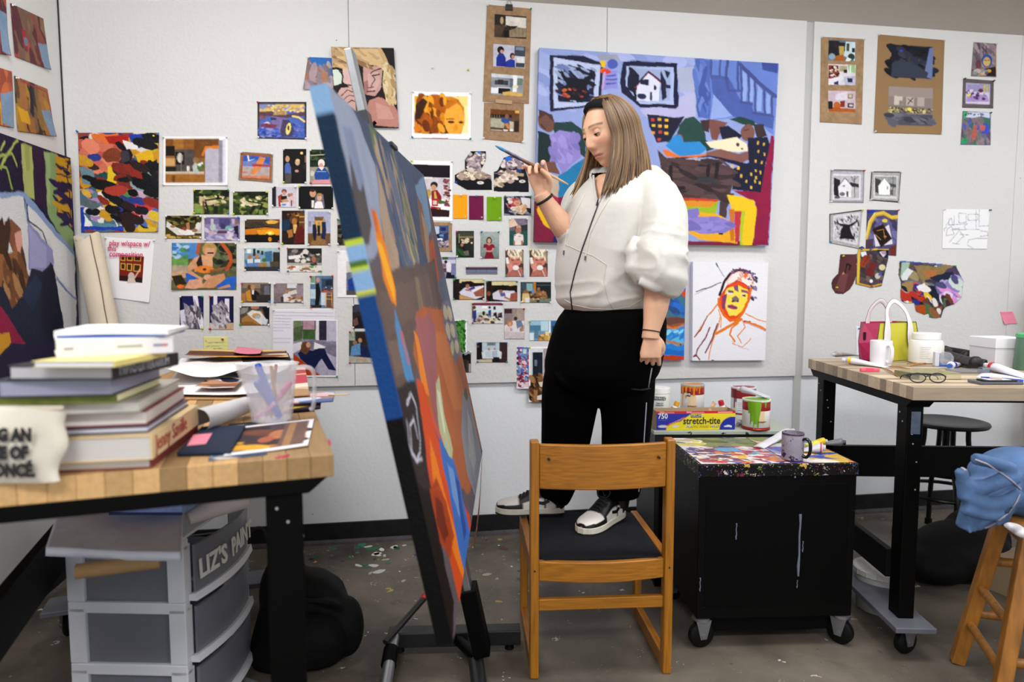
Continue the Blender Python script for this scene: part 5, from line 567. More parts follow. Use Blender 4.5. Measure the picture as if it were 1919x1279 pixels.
('magazine_collage', 'magazine collage of a framed dark still life on a gold-trimmed table', 'magazine collage', [(1625.0, 393.0), (1683.1, 394.0), (1679.6, 480.1), (1622.0, 475.1)], 'b 4a4468;r -5 0 27 8 1a3a9a;p 5a5488 10 20 96 19 97 77 4 81;d 152 40 10 20 102 77 5 2 30 5a5480 3a3458 6a6a98 4a4a70;l d8b840 7 1 66 11 29 27 10 53 6 79 16 99 14;l b89020 2 4 69 16 32 32 14 54 11 80 20 99 19;l f0d870 2 0 60 7 27 25 7;e 58 24 9 4 d8c038;p d8d4e0 25 56 72 32 87 74 31 83;p 2a1414 18 44 53 31 84 63 49 84;p 1a0c0c 24 46 51 35 77 62 49 79;l c89830 1 34 47 55 43 61 64;l d8b050 1 30 56 48 67;e 61 59 5 2 b07840;p 4a3448 -1 69 24 65 23 96 0 100;p 6a2a1c 77 84 98 74 98 100 80 100;n .15 14', 64, 'rr--', {}),
('magazine_cutout', 'magazine cutout of violins held by blue pins', 'magazine cutout', [(1603.0, 461.3), (1666.3, 461.3), (1666.3, 540.1), (1603.0, 540.1)], 'b 453a44;d 153 50 7.1 17.5 94.1 90.5 5.1 2 30 5a4a48 382e38 6a5a58 4a4048;l d8b840 6.3 10.3 14.3 7.1 90.5;l b89020 1.6 14.2 17.5 11.1 87.3;l d8b030 5.1 11.1 9.8 58.5 7.3 98 8.6;p 14142a 62.5 8.6 98.8 9.5 96 28.6 74.3 25.4;p c8c8e0 70.4 14.3 82.2 11.1 90.1 20.6 82.2 27;p b08a98 76.3 12.7 90.1 11.1 90.9 20.6 78.3 19;p e0e0f0 15 14.3 30.8 12.7 34.8 23.8 19 25.4;e 30.8 31.7 10.3 12.1 8a3018 60;e 22.9 42.9 7.9 8.3 983818;l 5a2010 1.9 42.7 17.5 22.9 46;e 50.6 46 11.9 8.9 6a2420;e 42.7 61.9 13.4 10.8 6a201c;e 79.1 50.8 9.5 7 d8c8a0;e 65.6 71.4 7.9 7 c8b8b0;p 2a5ac0 66.4 68.3 76.3 60.3 78.3 65.1 70.4 71.4;e 46.6 83.5 4.7 4.4 e8e4e0;l c89a30 3.8 7.1 88.9 46.6 96.8 76.3 90.5;n .15 18', 76, '', {'lift': 0.0008, 'xp': [('b', (1614.5, 467.1)), ('b', (1631.3, 468.1)), ('r', (1633.1, 537.6))], 'poly': [(7.1, 14.3), (11.1, 3.2), (20.9, 0.3), (30.8, 7.3), (58.5, 6.3), (98.8, 7.3), (97.2, 30.2), (77.5, 95.2), (46.6, 99.4), (0.8, 90.5)]}),
('paper_cutout', 'dark maroon bottle-shaped paper cutout with yellow pins', 'paper cutout', [(1557.0, 475.1), (1607.5, 475.1), (1607.5, 552.6), (1557.0, 552.6)], 'h 4a2628 5c3034;l 1a0c10 4 58 32 60 26 73 29 68 39;l 2a1014 3 58 32 51 52;d 154 14 43 48 53 74 2 1.5 70 a8883a 6a3a28 c8a048;p 6a3c3c 36 52 65 48 50 94 11 90;n .1 5', 64, '', {'xp': [('y', (1579.5, 480.6)), ('y', (1567.0, 539.3))], 'poly': [(35.6, 2.6), (97.5, 1.6), (94.1, 54.8), (82.7, 74.2), (70.3, 87.1), (45.5, 98.4), (18.3, 96.8), (5.0, 83.9), (3.0, 71.0), (8.9, 61.3), (28.2, 48.4)]}),
('palette_paper', 'ragged paint-caked palette paper with blue tape at top', 'palette paper', [(1682.6, 487.1), (1807.1, 487.1), (1807.1, 597.6), (1682.6, 597.6)], 'b 6a5a50;d 155 90 1 1.6 98.4 97.7 9 1.8 20 8a7a58 5a4a40 3a3440 9a8a60 4a3a58 6a6a78;p 8a7448 24.1 9.5 74.3 11.8 66.3 29.9 34.1 34.4;p b06a3a 38.2 18.6 60.2 17.4 56.2 27.6 40.2 28.7;p 9ab8a8 6 5 18.1 5 14.1 18.6 3 29.9;p d8dce0 4 27.6 14.1 14 22.1 18.6 14.1 34.4 6 34.4;p a08050 6 38.9 22.1 36.7 22.1 52.5 6 68.3;p 141a30 30.1 45.7 66.3 43.4 70.3 66.1 54.2 70.6 34.1 66.1;p 1a2038 46.2 29.9 82.3 18.6 84.3 34.4 62.2 38.9;d 156 40 64.3 29.9 96.4 70.6 5.9 2 40 a8a0d0 8a78b8 e0c8e8 6a6aa0 c8d8d0 4a4878 d890d0;d 157 50 6 48 46.2 84.2 5 1.8 30 e8c020 b83020 e8e4e0 2a2a80 d84a1a 6a3a78 1a1a2a;p e8e4e8 27.1 45.7 40.2 38.9 41.2 48 30.1 52.5;p e0e4ec 42.2 59.3 46.2 63.8 54.2 79.6 51.2 84.2 45.2 70.6;p 2a3a90 49.2 72.9 54.2 74 53.2 79.6 49.8 79.2;p b04a10 25.1 77.4 41.2 76.2 42.2 93.2 28.1 88.7;d 158 30 40.2 68.3 84.3 95.5 5 2 60 3a2030 8a5a3a e0dcd8 4a6a40 6a3a20 2a3050;p 2a58b0 3 0.9 66.3 6.1 66.3 8.4 3 3.8;n .2 26', 130, '', {'curl': 0.008, 'rag': 1.5, 'xp': [('b', (1688.1, 491.3)), ('w', (1752.1, 499.6)), ('g', (1788.9, 499.3))], 'poly': [(3.0, 1.6), (66.3, 7.2), (87.3, 10.6), (92.4, 23.1), (98.4, 35.5), (96.8, 48.0), (95.4, 63.8), (84.3, 75.1), (72.3, 79.6), (67.9, 84.2), (64.3, 97.7), (54.2, 99.5), (47.2, 97.7), (46.2, 91.0), (39.2, 93.2), (27.1, 87.6), (24.1, 72.9), (12.0, 74.0), (4.0, 68.3), (4.4, 36.7), (1.0, 25.3)]}),
('sketch_sheet', 'white paper with a thin pencil line sketch of a room', 'sketch', [(1767.6, 392.0), (1855.1, 393.0), (1849.6, 467.1), (1765.6, 466.1)], 'b ececf0;l 7a7a88 1.1 12.1 23.4 12.6 40.1 24.2 39.9;l 7a7a88 1.1 23.4 16.7 24.2 39.9;l 7a7a88 1.1 6.8 41.8 17.8 21.7 21.3 39.9;l 7a7a88 1.1 33.2 10 49 10.4 50 32.9 34.1 33.8 33.2 10;l 7a7a88 1.1 53.5 13 75 12.1 75.7 26.6 54.1 27.8 53.5 13;l 7a7a88 1.1 70.1 1.4 72.7 51;l 7a7a88 1.1 77.2 0.3 78.8 39.2;l 7a7a88 1.1 15.5 40 53.1 36.2 46.1 43 50.8 51.3;l 7a7a88 1.1 10 50.2 18.5 43.3 25 63.6 7.5 67.3 10 50.2;l 7a7a88 1.1 21.6 50 36.1 48.2;l 7a7a88 1.2 15.3 84.4 36.3 53.2;l 7a7a88 1.2 36.7 63.4 57.3 64.9;l 7a7a88 1.2 45.7 68.4 30.2 87.7 22.8 86;l 7a7a88 1.2 30.2 87.7 37.7 88.3;l 7a7a88 1.2 37.9 56.6 47.3 70.1;l 7a7a88 1.1 78.1 42.5 99.8 40.6;l 7a7a88 1.2 81.7 54.3 97.8 55.8 99.9 66 82.4 67.9;l 7a7a88 1.2 55.4 87.3 57.9 76.9 75.4 73.2 98.9 72.9;l 7a7a88 1.2 55.5 90.8 67.8 98.3;l 7a7a88 1.2 4.3 57.1 2.7 50.3 8.4 45.2;l 7a7a88 1.2 18.8 51.8 80 50.9;n .03 10', 88, 'wk--', {'curl': 0.005}),
('sticky_note', 'pink sticky note above the white box on the right', 'sticky note', [(1874.4, 584.4), (1897.7, 583.9), (1905.2, 606.4), (1881.4, 608.1)], 'b f090a8;l c86a88 3 5 12 85 12;l c86a88 3 6 25 59 25;n .05 6', 30, '', {'curl': 0.012}),
('poster', 'small white poster pinned behind the handbag', 'poster', [(1604.3, 612.0), (1657.2, 612.0), (1657.2, 668.1), (1605.2, 668.1)], 'b e9eaf2;l 9a9cb0 1 17 26 42 24;l 9a9cb0 1 13 35 33 35;l b0b2c0 1 13 43 29 42;e 9 85 3 2 b8b8c4', 40, '', {'xp': [('b', (1609.6, 616.3))]}),
('palette_sheet', 'large sheet of thick colourful palette paint with blue tape edges', 'palette paper', [(146.0, 249.0), (298.0, 249.0), (297.0, 435.0), (152.5, 436.0)], 'b 8a4038;d 161 70 2.6 0.5 100.7 100 8.7 1.6 20 2a3a78 6a3a38 c89020 3a3440 a84a3a 5a6a70 d8d0c8 141420;p e07030 15.6 1.8 48.5 0.5 58.2 15.9 28 26.3;p a82018 32 3.1 61.7 1.8 61.5 15.9 44.8 21.1;p d06a54 3.9 8.2 28.5 12 44.6 29 34.4 39.5 11 36.8 2.5 26.3;d 162 30 5.4 10.7 47.8 36.9 6.2 1.6 20 d0705a c86050 e08468 b85444;e 41.5 22.4 11.3 7.3 7a3a20;p 1c3aa0 61.7 1.8 88.1 0.5 88.1 13.4 68.1 16;p e0b020 69.8 21.2 91.4 16 94.8 29.1 74.7 31.7;e 93.1 12.9 6.7 6.2 b8b030;p 141418 47.8 36.9 98.2 26.4 99 53 81.3 58.4 50.9 52.9;p 243a94 20.9 42.1 41.1 39.5 47.3 63.7 33.5 71.8 16.9 60.9;e 30.8 47.5 11.4 7.5 164a50;p 6a8a98 1.1 34.1 17.7 36.8 20.5 52.8 3.8 50.1;p e0c020 36.2 34.2 52.9 31.1 51 44.9 40.7 55.6 34.1 50.2;p e8e4e4 55 8.2 71.5 9.5 74.8 16 58.2 15.9;d 163 60 1.8 58.1 50.1 94.1 4.9 1.7 20 c89828 5a7a88 a88ab8 d8b040 2a2a40 e8e4e0 4a6a80;p 0c0c12 47.2 69.2 81.3 72 88.2 88.7 67.4 95.6 46.8 88.5;p c83020 64.2 72 88.2 69.3 84.7 80.3 67.5 81.6;d 164 60 67.8 50.3 99.3 97.2 4.3 1.7 20 e08aa0 e8e0dc c83a38 4a6ab8 c8a8c0 181820 d8b830 8a8a90;d 165 40 51.3 31.6 98.4 58.5 4.2 2 20 3a2420 5a5a68 0e0e14 7a2820 4a8a48 8aa0a8;p f0f0f0 3.2 80 14.1 91.1 13.9 95.3 4.7 95.3;d 166 26 2.6 0.5 100.7 100 4.1 2.4 20 141420 0c0c12 2a3a88 8a2a20 c89828 d8d0c8 3a2420 5a6a70 a83a30 141418;d 167 14 47.9 31.6 99.3 94.4 4.2 2 20 0c0c12 141418 2a1c1c;p 5a8a98 12.5 88.3 46.7 92.7 43.2 98.3 15.6 98.1;p 2040b0 0.1 74.5 4.8 74.5 4.5 100 0 100.8;p 2040b0 4.7 93.9 53.6 94.7 53.5 98 4.6 97.8;n .2 30', 130, '', {'rag': 1.6, 'curl': 0.006, 'xp': [('b', (145.0, 247.0)), ('b', (296.0, 252.5)), ('y', (288.0, 255.0))]}),
('note_sheet', 'white paper with pink handwriting and a small red gallery photo', 'handwritten note', [(197.5, 445.0), (290.0, 450.0), (280.0, 567.5), (200.0, 557.5)], 'b eeeef2;r 29 27.5 80.8 70 7a1c18;r 29 27.5 77.9 34.2 5a1210;r 31.3 29 41.9 36.8 d8a838;r 33.1 30.2 40.1 35.6 3a2418;r 45.1 28.3 56.7 35.9 d8a838;r 46.8 29.4 55 34.7 3a2418;r 59.6 26.6 74.7 35.6 d8a838;r 61.3 27.8 72.9 34.5 3a2418;r 31.5 40.8 42.3 51.4 d8a838;r 33.3 42 40.5 50.2 3a2418;r 45.5 40.8 56.4 52.2 d8a838;r 47.3 42 54.6 51 3a2418;r 59.3 40.8 74.8 52.6 d8a838;r 61 41.9 73 51.4 3a2418;r 29.4 61.3 80.8 70 2a1414;e 55.7 61.6 7 7.3 c8b8b0;p d0c0b8 48.7 65.3 61.6 62.5 66.8 71.2 47.2 72.8;l d8a890 2.3 62.8 63.3 73.4 48.4;n .03 12', 90, 'ww--', {'curl': 0.012})
]
EASEL_ART = 'b 5a5058;p 8c96ac 0 0 15.1 -0.1 24.2 9.2 16.5 24.2 2.5 30.2 -4.8 26.8 -4 17.6;p 4a4444 5.1 8.9 10.5 11.9 8.6 22.8 2.8 27.3 -1.4 25.6 1.1 16.7;p 7a86a0 3.8 6.2 11.1 5.4 11 15 5.2 17;p 3d4a62 15.1 -0.1 100 0 84.6 19 70.9 33.3 43.9 36 21.7 33.2 20.5 23.9 24.2 9.2;p 586a48 26.7 0.7 33.8 0.8 31.2 7.9 25.4 7.8;p a08a74 28 4.8 37.4 3.3 34.4 17.7 26.9 30.8 12.7 39.7 14.9 31 19 19.5;p 9a7f6c 33.7 7.4 41.7 7.2 33.2 23 27.9 27.1 24.8 23.6;p a8946c 43.7 8.2 49.8 8.6 43.1 19.4 36.6 21.4;p 4c5a74 49.8 8.6 60.9 8.3 51.9 23 37.6 29.3 37.1 22.6;p 8a8a58 46.4 16.2 52.7 17 46.3 29 51.3 33.3 36.8 35.9 39.3 26.5;p 7a8a6a 35.6 24.1 39.3 26.5 30.1 38.9 25.8 35.6;p 6a8aa8 75 6.9 100 0 91 18.5 79.2 22.9 72.5 16.5;p 7a5a44 74.6 9.5 81 12.2 76.6 24.7 67.3 30 64.3 23.7;p 98826c 76 14.5 82.2 19.1 75.3 33.3 64.8 33.3;p a8502c 76.6 24.7 89.1 22.3 84 36.9 69.4 43.1 66.3 36.5;p 5a5040 70.9 33.3 74.2 40 71 46.5 60.2 44.9;d 171 60 29.3 3.2 55.6 33.3 2.2 4 80 3a465e 5a6478 8a7a68 6a7050 4a5670 a09078;p 5a4a44 0.9 32.2 20.8 31.5 82.8 29.8 73.7 43.4 67.9 52.8 39 52 10 54.2 -2.6 57.3 -4.7 51.3 -2.4 42.5;p 64524a 4 35.2 64.8 33.3 61.5 42.6 2.9 43;p 7a6a56 41.3 33.2 46.5 34 44.7 41.6 40 44 37.6 41.2;p 6e5a50 2.1 43.9 15.5 44.3 13.9 50.7 1.9 50.7;p 5a6478 75.8 36.7 97.6 35.2 110.8 45.6 109.2 53.7 84.1 51.1;p e07c14 11.3 19.5 15.1 19.9 17.1 28.7 17.3 36 14 38.9 11.1 38 9 32.7 10.1 25.8;p f0a81a 10.1 25.8 14.4 26.6 16.4 35.4 13.3 38.1 11.1 33.2;p c86018 11.3 19.5 14.1 19.6 12.3 24.6 10.7 23.6;p 4a86b8 12.3 39.1 14.7 42.6 16 48.8 15.5 54.2 11.4 55.8 8.5 51.9 9.1 45.7;p b06a78 12.8 42.9 15.5 44.3 14.9 50.8 12.6 50.4;p a85a2e 34.2 41 80.2 45.5 101.6 60.7 103.1 84.4 95.6 99.4 52.1 94.6 33.6 84.4 25.1 62 21 49.5;p b86a34 45.5 47.3 78.7 54.1 89.2 80.9 57.1 72.6;p 96585a 30.3 42.6 37.4 42.5 40.6 44.8 50.8 43.5 55.2 48.3 43.3 58.1 37.7 67.6 35.9 76.3 28.1 66.4 28.7 56.7 26.4 50.2;p c0504a 22.1 59 25.1 62 34.5 77.1 29.5 75.4;p e08020 25.8 45.3 29.2 46.9 27.7 60.2 22.1 59;p 7a7484 77 43.6 94.6 43.7 100.1 52.7 98.3 62.2 99.2 65.2 89.8 62.7 76.8 62.7 76.8 58.9 72.3 51.6;e 81.6 47 4.9 2.4 c8c0a0;e 91.1 48.1 5.5 2.5 c8c0a0;e 79 52.4 4.8 2.3 c8c0a0;e 89.5 53.9 5.4 2.4 c8c0a0;e 80.5 57.8 4.8 2.1 c8c0a0;e 91.2 59.6 5.5 2.2 c8c0a0;l 5a5468 0.4 69.6 48.9 101.1 52.3;l 5a5468 0.4 72.5 54.5 99.7 58.1;p 2a2020 0.3 52.3 15.5 54.2 18.1 67.1 10.4 77.4 6.7 88.9 6.7 97.9 0 100 -3.7 78.8 -2.2 61.1;p c8481a 17.9 54.7 24.5 57.1 26 69.4 33.6 84.4 45 97.2 42.1 101.3 17.6 100.4 11.8 100.1 12 92.9 10.9 81.7 9.9 73 13.4 65.7;p e0781a 18.1 67.1 20 73.4 25.5 99.1 19.7 100.5 15.9 88.4 12.3 76;p a03a14 8.1 74.4 16.7 75.6 21.1 83 20.8 90.8 11.8 90.6 6 82.6;p 6a2410 11.3 77.7 16.2 80.8 16 87.4 10.4 86.7 7.8 81.4;l c8481a 0.3 11 76 19.4 78.8 21.3 86.5 17.5 92.5;p b0b48a 38 59.8 45.4 59.8 41.2 68.5 42.9 78.5 38.3 79.7 32.6 76.4 30.2 69.4;p d0d0b0 37.8 61.7 41.9 63.3 37.9 71.6 35.3 70.9;p 3a6ab8 27.7 69.9 34 75.6 39.7 80.2 41.7 87.6 40.2 99 39 102.4 22.5 100.3 22.5 95.1 26.4 81.6 25.4 75.2;p 6a92cc 31.2 77.2 36.6 81.7 36.1 91.8 31.5 91.1 29.1 83.9;p 2a4a98 36.5 83 40.4 85.8 35.9 98.2 30.7 96.9;p 8a8a94 81.6 72.8 95.2 78.7 95.6 99.4 70.7 102.3 61.5 100 55.4 90 61.7 80;p a8a8a8 82.9 79.3 87 85.7 80 95.8 69.6 95.3 66.3 89.3;p 5a5a48 82.6 73.9 92 73.3 92.5 78 85.9 77.3;l c8c8a0 0.3 78.5 83.3 67.6 94.6 69.1 98.4;l 6a6a78 0.3 76.8 79.4 68.1 91.5;l c8c8d8 0.6 5.6 56.9 10.7 56 12.1 59.5 9.9 64.7 4 66.7 1.8 64.2 4.5 60.1 8.6 60.1 8.3 63.2;l c8c8d8 0.5 2.7 58.6 1.3 62.1 2.8 66 7.9 67.1;p 0c0a0c -3.3 66.2 8.1 74.4 6.7 88.9 7.6 97.5 0 100 -3.3 82.6;n .16 20 .4;r -9 -9 .9 4.5 82a8d2;r -9 4.5 .9 26 0c2a44;r -9 26 1.6 35 82a8d2;r -9 26 1.2 27 b8c838;r -9 30 .9 31 4a6a30;r -9 31 1.4 31.6 b8c838;r -9 34.2 1.6 35 c0c838;r -9 35 1 57 123f7c;r -9 57 1.2 109 050405'
LEFT_ART = 'b 1c1638;p 1a1430 6.1 -4.4 68.7 1.1 68 18.1 4.3 16.6;l a8b860 0.8 56.7 11.9 60.8 5.5 66.4 0.4;l 98a850 0.9 55.2 8.8 62.7 5.2 65.1 8.7;l 88a048 1 55 11.6 59.4 10.8 61.6 16.7;l b0c068 0.6 57.2 6.2 59.4 1.9;p a8b068 68.2 1.2 74.6 1 74.5 19.1 68.5 18;p 98a058 70.2 0.8 73.1 0.8 73.4 9 70.8 9.5;p 2c1838 74.6 1 82.5 1 82.1 23.1 74.5 19.1;p 86a068 82 1.1 91.1 0.6 88.3 23.1 99.4 28.7 98.5 37.6 82.1 23.1;p 98b078 82.5 1.3 85.8 1.3 84.6 19.7 82.4 19.9;p c89020 89.6 0.9 99.6 0.6 98.9 27.4 88.9 23;d 181 26 90.4 2 97.7 26.2 1 5 10 2a1c48 1c1438 c8981c 2a2040;l 14102c 0.8 98.6 0.8 96.5 7.1 97.9 18.2 98.5 27.5;l 241a44 0.6 89.5 7.6 98.9 8;l 241a44 0.6 89.1 15.3 98.7 16.1;p 8098c0 3.4 26.6 68.1 17.2 71 18.3 99.3 36.2 99.1 38.2 70.7 21.3 68 18.7 3.3 27.9;p ccced2 3.3 27.9 68 18.8 69.1 27.4 79.3 29.6 98.5 37.6 98.6 56.6 86.7 46.4 65.5 45.3 1.7 45.8;p d4d6da 70.7 21.3 99.1 38.2 98.4 51.8 85.6 45.1 83.3 33.7 70.2 26.7;l 8098c0 1 69.5 17.9 69.1 27.4;p 8a8ab8 69.2 27.1 81 34.5 84.2 36.2 84.2 41.9 77.9 43.9 69.1 43.5;p 9c9cc6 70 28.8 80 35.8 79.7 42.7 69.9 42.8;l 14122a 0.6 69.4 26.8 78.1 30.3 80 33.9;l 7080b0 0.9 85.6 45.8 98.8 55.2;p c8cacc 85.5 46.4 98.7 55.9 97.1 72.2 88.5 64.8;p 7a4a30 56.9 27.9 60.6 27 65 30.1 65.8 37 64.1 39.5 59.6 37.3;p 3a2418 51.7 29 56.2 26.3 56.8 29.1 59.8 26 60.3 30.5 56.7 39.7 50.7 39.9;p d09888 61.6 31.5 64.9 30.7 65.7 34.7 65 37.7 64.1 40 62 37.2;p 8a5a34 50.8 38.8 59.6 37.9 66.8 41.1 68.9 45.3 62.6 55.8 57.9 55.6 49.7 49.8;d 182 40 54.1 39.3 66.5 54.8 1.5 3 70 4a2c1a 8a5c34 6a4224 3a2214 a0764a;p 141c34 1.3 50 55 48.7 57.9 56.2 67 50 70.7 42.8 76.8 44 82.6 40.7 84.2 42.6 88.6 63.4 81 69.3 0.2 62.5;p 0e1228 76.7 45.2 83.7 41.3 88.1 62.1 79.8 69.9 73.9 63.7;p 1c2a48 64 51.2 72.5 45.2 76.4 48.9 69.3 57.3;p 8a1440 1.2 50.8 52.6 55.1 64.3 68.3 -0.2 66.6;p c89020 46.8 63.9 56.2 64.4 56.8 67.6 46 72.6;n .1 14'
# ------------------------------------------------------------ the person standing on the chair
from mathutils.bvhtree import BVHTree
def fuse(mb, voxel, it=4, f=.5):
    """union of overlapping shapes as one continuous skin"""
    me = bpy.data.meshes.new('tmp'); me.from_pydata([tuple(p) for p in mb.v], [], mb.f)
    bm = bmesh.new(); bm.from_mesh(me); bmesh.ops.recalc_face_normals(bm, faces=bm.faces); bm.to_mesh(me); bm.free()
    o = bpy.data.objects.new('tmp', me); COL.objects.link(o)
    r = o.modifiers.new('r', 'REMESH'); r.mode = 'VOXEL'; r.voxel_size = voxel
    s = o.modifiers.new('s', 'SMOOTH'); s.iterations = it; s.factor = f
    dg = bpy.context.evaluated_depsgraph_get(); out = bpy.data.meshes.new_from_object(o.evaluated_get(dg))
    bpy.data.objects.remove(o); return out
def link_mesh(me, name, m, parent, smooth=True, world=True):
    me.name = name; me.materials.clear(); me.materials.append(m)
    if world: me.transform(MATS[parent.name].inverted())
    if smooth: me.shade_smooth()
    o = bpy.data.objects.new(name, me); COL.objects.link(o); o.parent = parent; return o
def bvh_of(me): return BVHTree.FromPolygons([v.co.copy() for v in me.vertices], [list(p.vertices) for p in me.polygons])
def hit(bvh, px, py, lift=.0):
    d = Vector(ray(px, py)).normalized(); h = bvh.ray_cast(Vector(_C), d)
    return (h[0]+h[1]*lift, h[1]) if h[0] is not None else (None, None)
def polyline(pts, k=6):
    """Catmull-Rom through the points"""
    P = [Vector(p) for p in pts]; P = [P[0]*2-P[1]]+P+[P[-1]*2-P[-2]]; o = []
    for i in range(1, len(P)-2):
        for j in range(k):
            t = j/k; a, b, c, d = P[i-1:i+3]
            o.append(.5*((2*b)+(c-a)*t+(2*a-5*b+4*c-d)*t*t+(3*b-a-3*c+d)*t**3))
    return o+[P[-2]]
def lerp_rows(rows, n):
    rows = np.array(rows, float); x = np.linspace(0, len(rows)-1, n); i = np.clip(x.astype(int), 0, len(rows)-2); f = (x-i)[:, None]
    a = rows[np.clip(i-1, 0, None)]; b = rows[i]; c = rows[i+1]; d = rows[np.clip(i+2, None, len(rows)-1)]
    return .5*(2*b+(c-a)*f+(2*a-5*b+4*c-d)*f**2+(3*b-a-3*c+d)*f**3)
PC = Vector((-.303, -.953, 0)).normalized(); PL = Vector((-PC.y*-1, 0, 0))   # towards the camera
PLft = Vector((PC.y, -PC.x, 0))                                              # image left
def facing(deg): a = math.radians(deg); f = PC*math.cos(a)+PLft*math.sin(a); return f, Vector((-f.y, f.x, 0))
PERS = thing('person', 'person in white zip hoodie and black trousers standing on a chair holding a paintbrush', 'person', (.70, 2.46, .415))
PX = lambda Y: 1/ (1279/(Y*1.03+.12))       # metres per pixel near depth Y
# --- hoodie
FT, LT = facing(43)
hd = MB()
def trunk(rows, n=26, seg=40, ab=1.25):
    rg = []
    for py, xl, xr, Y in lerp_rows(rows, n):
        L = ony(xl, py, Y); R = ony(xr, py, Y); c = (L+R)/2; s = (R-L).length/2; b = s/math.sqrt(.5*(ab*ab+1)); a = ab*b
        rg.append([c+LT*(a*math.copysign(abs(math.cos(t))**.92, math.cos(t)))+FT*(b*math.copysign(abs(math.sin(t))**.92, math.sin(t))) for t in [2*PI*j/seg for j in range(seg)]])
    return rg
hd.rings(trunk([(588,1068,1196,2.45),(578,1060,1204,2.45),(566,1050,1210,2.45),(530,1045,1214,2.45),(480,1046,1218,2.45),(430,1052,1222,2.45),(392,1062,1226,2.45),(362,1078,1228,2.46),(342,1096,1222,2.47),(325,1118,1208,2.48),(312,1130,1198,2.48)]))
def limb(rows, n=20, seg=20, flat=1.0, ref=None):
    r = lerp_rows(rows, n); pts = [ony(a[0], a[1], a[2]) for a in r]
    return dict(pts=pts, r=[a[3]*PX(a[2]) for a in r], n=seg, flat=flat, ref=ref)
hd.tube(**limb([(1205,350,2.38,32),(1228,368,2.33,38),(1241,405,2.28,41),(1243,450,2.23,41),(1238,488,2.205,46),(1237,520,2.20,47),(1235,538,2.20,40),(1232,546,2.20,31)]))
hd.tube(**limb([(1105,352,2.56,24),(1088,375,2.58,30),(1079,415,2.55,30),(1078,448,2.51,27),(1068,440,2.47,25),(1060,424,2.45,22)]))
hd.tube([ony(*p) for p in ((1150,318,2.40),(1185,322,2.44),(1222,330,2.50),(1238,345,2.56),(1215,340,2.62),(1175,325,2.60))], [.02,.032,.042,.045,.04,.03], 14)   # hood lying on the back
hd.tube([ony(*p) for p in ((1128,352,2.37),(1140,332,2.38),(1160,320,2.40),(1190,322,2.44))], [.008,.014,.018,.022], 10)
hd.tube([ony(*p) for p in ((1118,355,2.39),(1112,335,2.45),(1112,325,2.5),(1130,318,2.56))], [.008,.014,.018,.022], 10)
for rows, rr in ((((1192,446,2.235),(1187,472,2.215),(1187,505,2.205),(1196,532,2.215)), (.012,.020,.020,.012)), (((1198,528,2.165),(1232,536,2.145),(1268,530,2.16)), (.012,.016,.012))):
    hd.tube(polyline([ony(*p) for p in rows], 4), list(np.interp(np.linspace(0, 1, (len(rows)-1)*4+1), np.linspace(0, 1, len(rr)), rr)), 10)
HOOD = fuse(hd, .0055, 5, .5)
def folds(me, rules):
    n = len(me.vertices); c = np.empty(n*3); me.vertices.foreach_get('co', c); c = c.reshape(-1, 3); nn = np.empty(n*3); me.vertices.foreach_get('normal', nn); nn = nn.reshape(-1, 3)
    U_ = (c-_C) @ _rt; V_ = c[:, 2]; D = np.zeros(n)
    for cx, cy, sx_, sy_, ang, fr, el, amp, sd in rules:        # soft creases: centre and reach in metres, direction, frequency, stretch, height
        a = math.radians(ang); S = (U_-cx)*math.cos(a)+(V_-cy)*math.sin(a); T_ = -(U_-cx)*math.sin(a)+(V_-cy)*math.cos(a)
        q = vnoise(S*fr/el+20+.3*np.sin(T_*9), T_*fr+20, sd, 1.0); rdg = (1-np.abs(2*q-1))**2.2
        D += amp*rdg*np.exp(-((U_-cx)/sx_)**2-((V_-cy)/sy_)**2)
    c += nn*D[:, None]; me.vertices.foreach_set('co', c.ravel()); me.update()
def fc(px, py): v = np.array(ony(px, py, 2.3))-_C; return float(v @ _rt), float(v[2]+CAM_H)
folds(HOOD, [(*fc(1235,500), .10, .10, -12, 26, 3.0, .016, 3), (*fc(1195,440), .09, .12, 55, 22, 3.5, .013, 5), (*fc(1110,560), .20, .06, 8, 24, 3.0, .010, 7), (*fc(1130,460), .20, .18, 65, 13, 4.0, .010, 9), (*fc(1240,400), .12, .12, 70, 16, 3.5, .010, 11)])
HB = bvh_of(HOOD)
bm = bmesh.new(); bm.from_mesh(HOOD)
def to_px(v):
    q = np.array(v)-_C; c = q @ _fw; return 959.5+FPX*(q @ _rt)/c, 639.5-FPX*(q @ _up)/c
VN = [(1108,325),(1156,322),(1140,350),(1123,381),(1119,378)]
dead = []
for f in bm.faces:
    c = f.calc_center_median()
    if c.z > 1.58 and f.normal.dot(PC) > -.1:
        x, y = to_px(c)
        if inpoly(np.array([x]), np.array([y]), VN)[0]: dead.append(f)
bmesh.ops.delete(bm, geom=dead, context='FACES'); bm.to_mesh(HOOD); bm.free()
FLEECE = mat('cbc9c3', .85, noise=.03, nscale=6, bump=.18, bscale=26, sheen=.2)
hoodie = link_mesh(HOOD, 'hoodie', FLEECE, PERS)
def on_hood(pts, lift, k=8):
    o = []
    for a, b in zip(pts[:-1], pts[1:]):
        for i in range(k): 
            h = hit(HB, a[0]+(b[0]-a[0])*i/k, a[1]+(b[1]-a[1])*i/k, lift)[0]
            if h is not None: o.append(h)
    h = hit(HB, *pts[-1], lift)[0]
    if h is not None: o.append(h)
    return o
MB().tube(on_hood([(1122,382),(1108,420),(1092,465),(1078,510),(1069,548),(1073,585)], .0008), .0028, 6).build('zipper', mat('4a4a4a', .35, metal=.7), hoodie, world=False, T=MATS[PERS.name].inverted(), smooth=True)
MB().tube(on_hood([(1122,376),(1119,386)], .003, 3), .004, 6).build('zipper_pull', mat('3a3a3c', .3, metal=.8), hoodie, T=MATS[PERS.name].inverted())
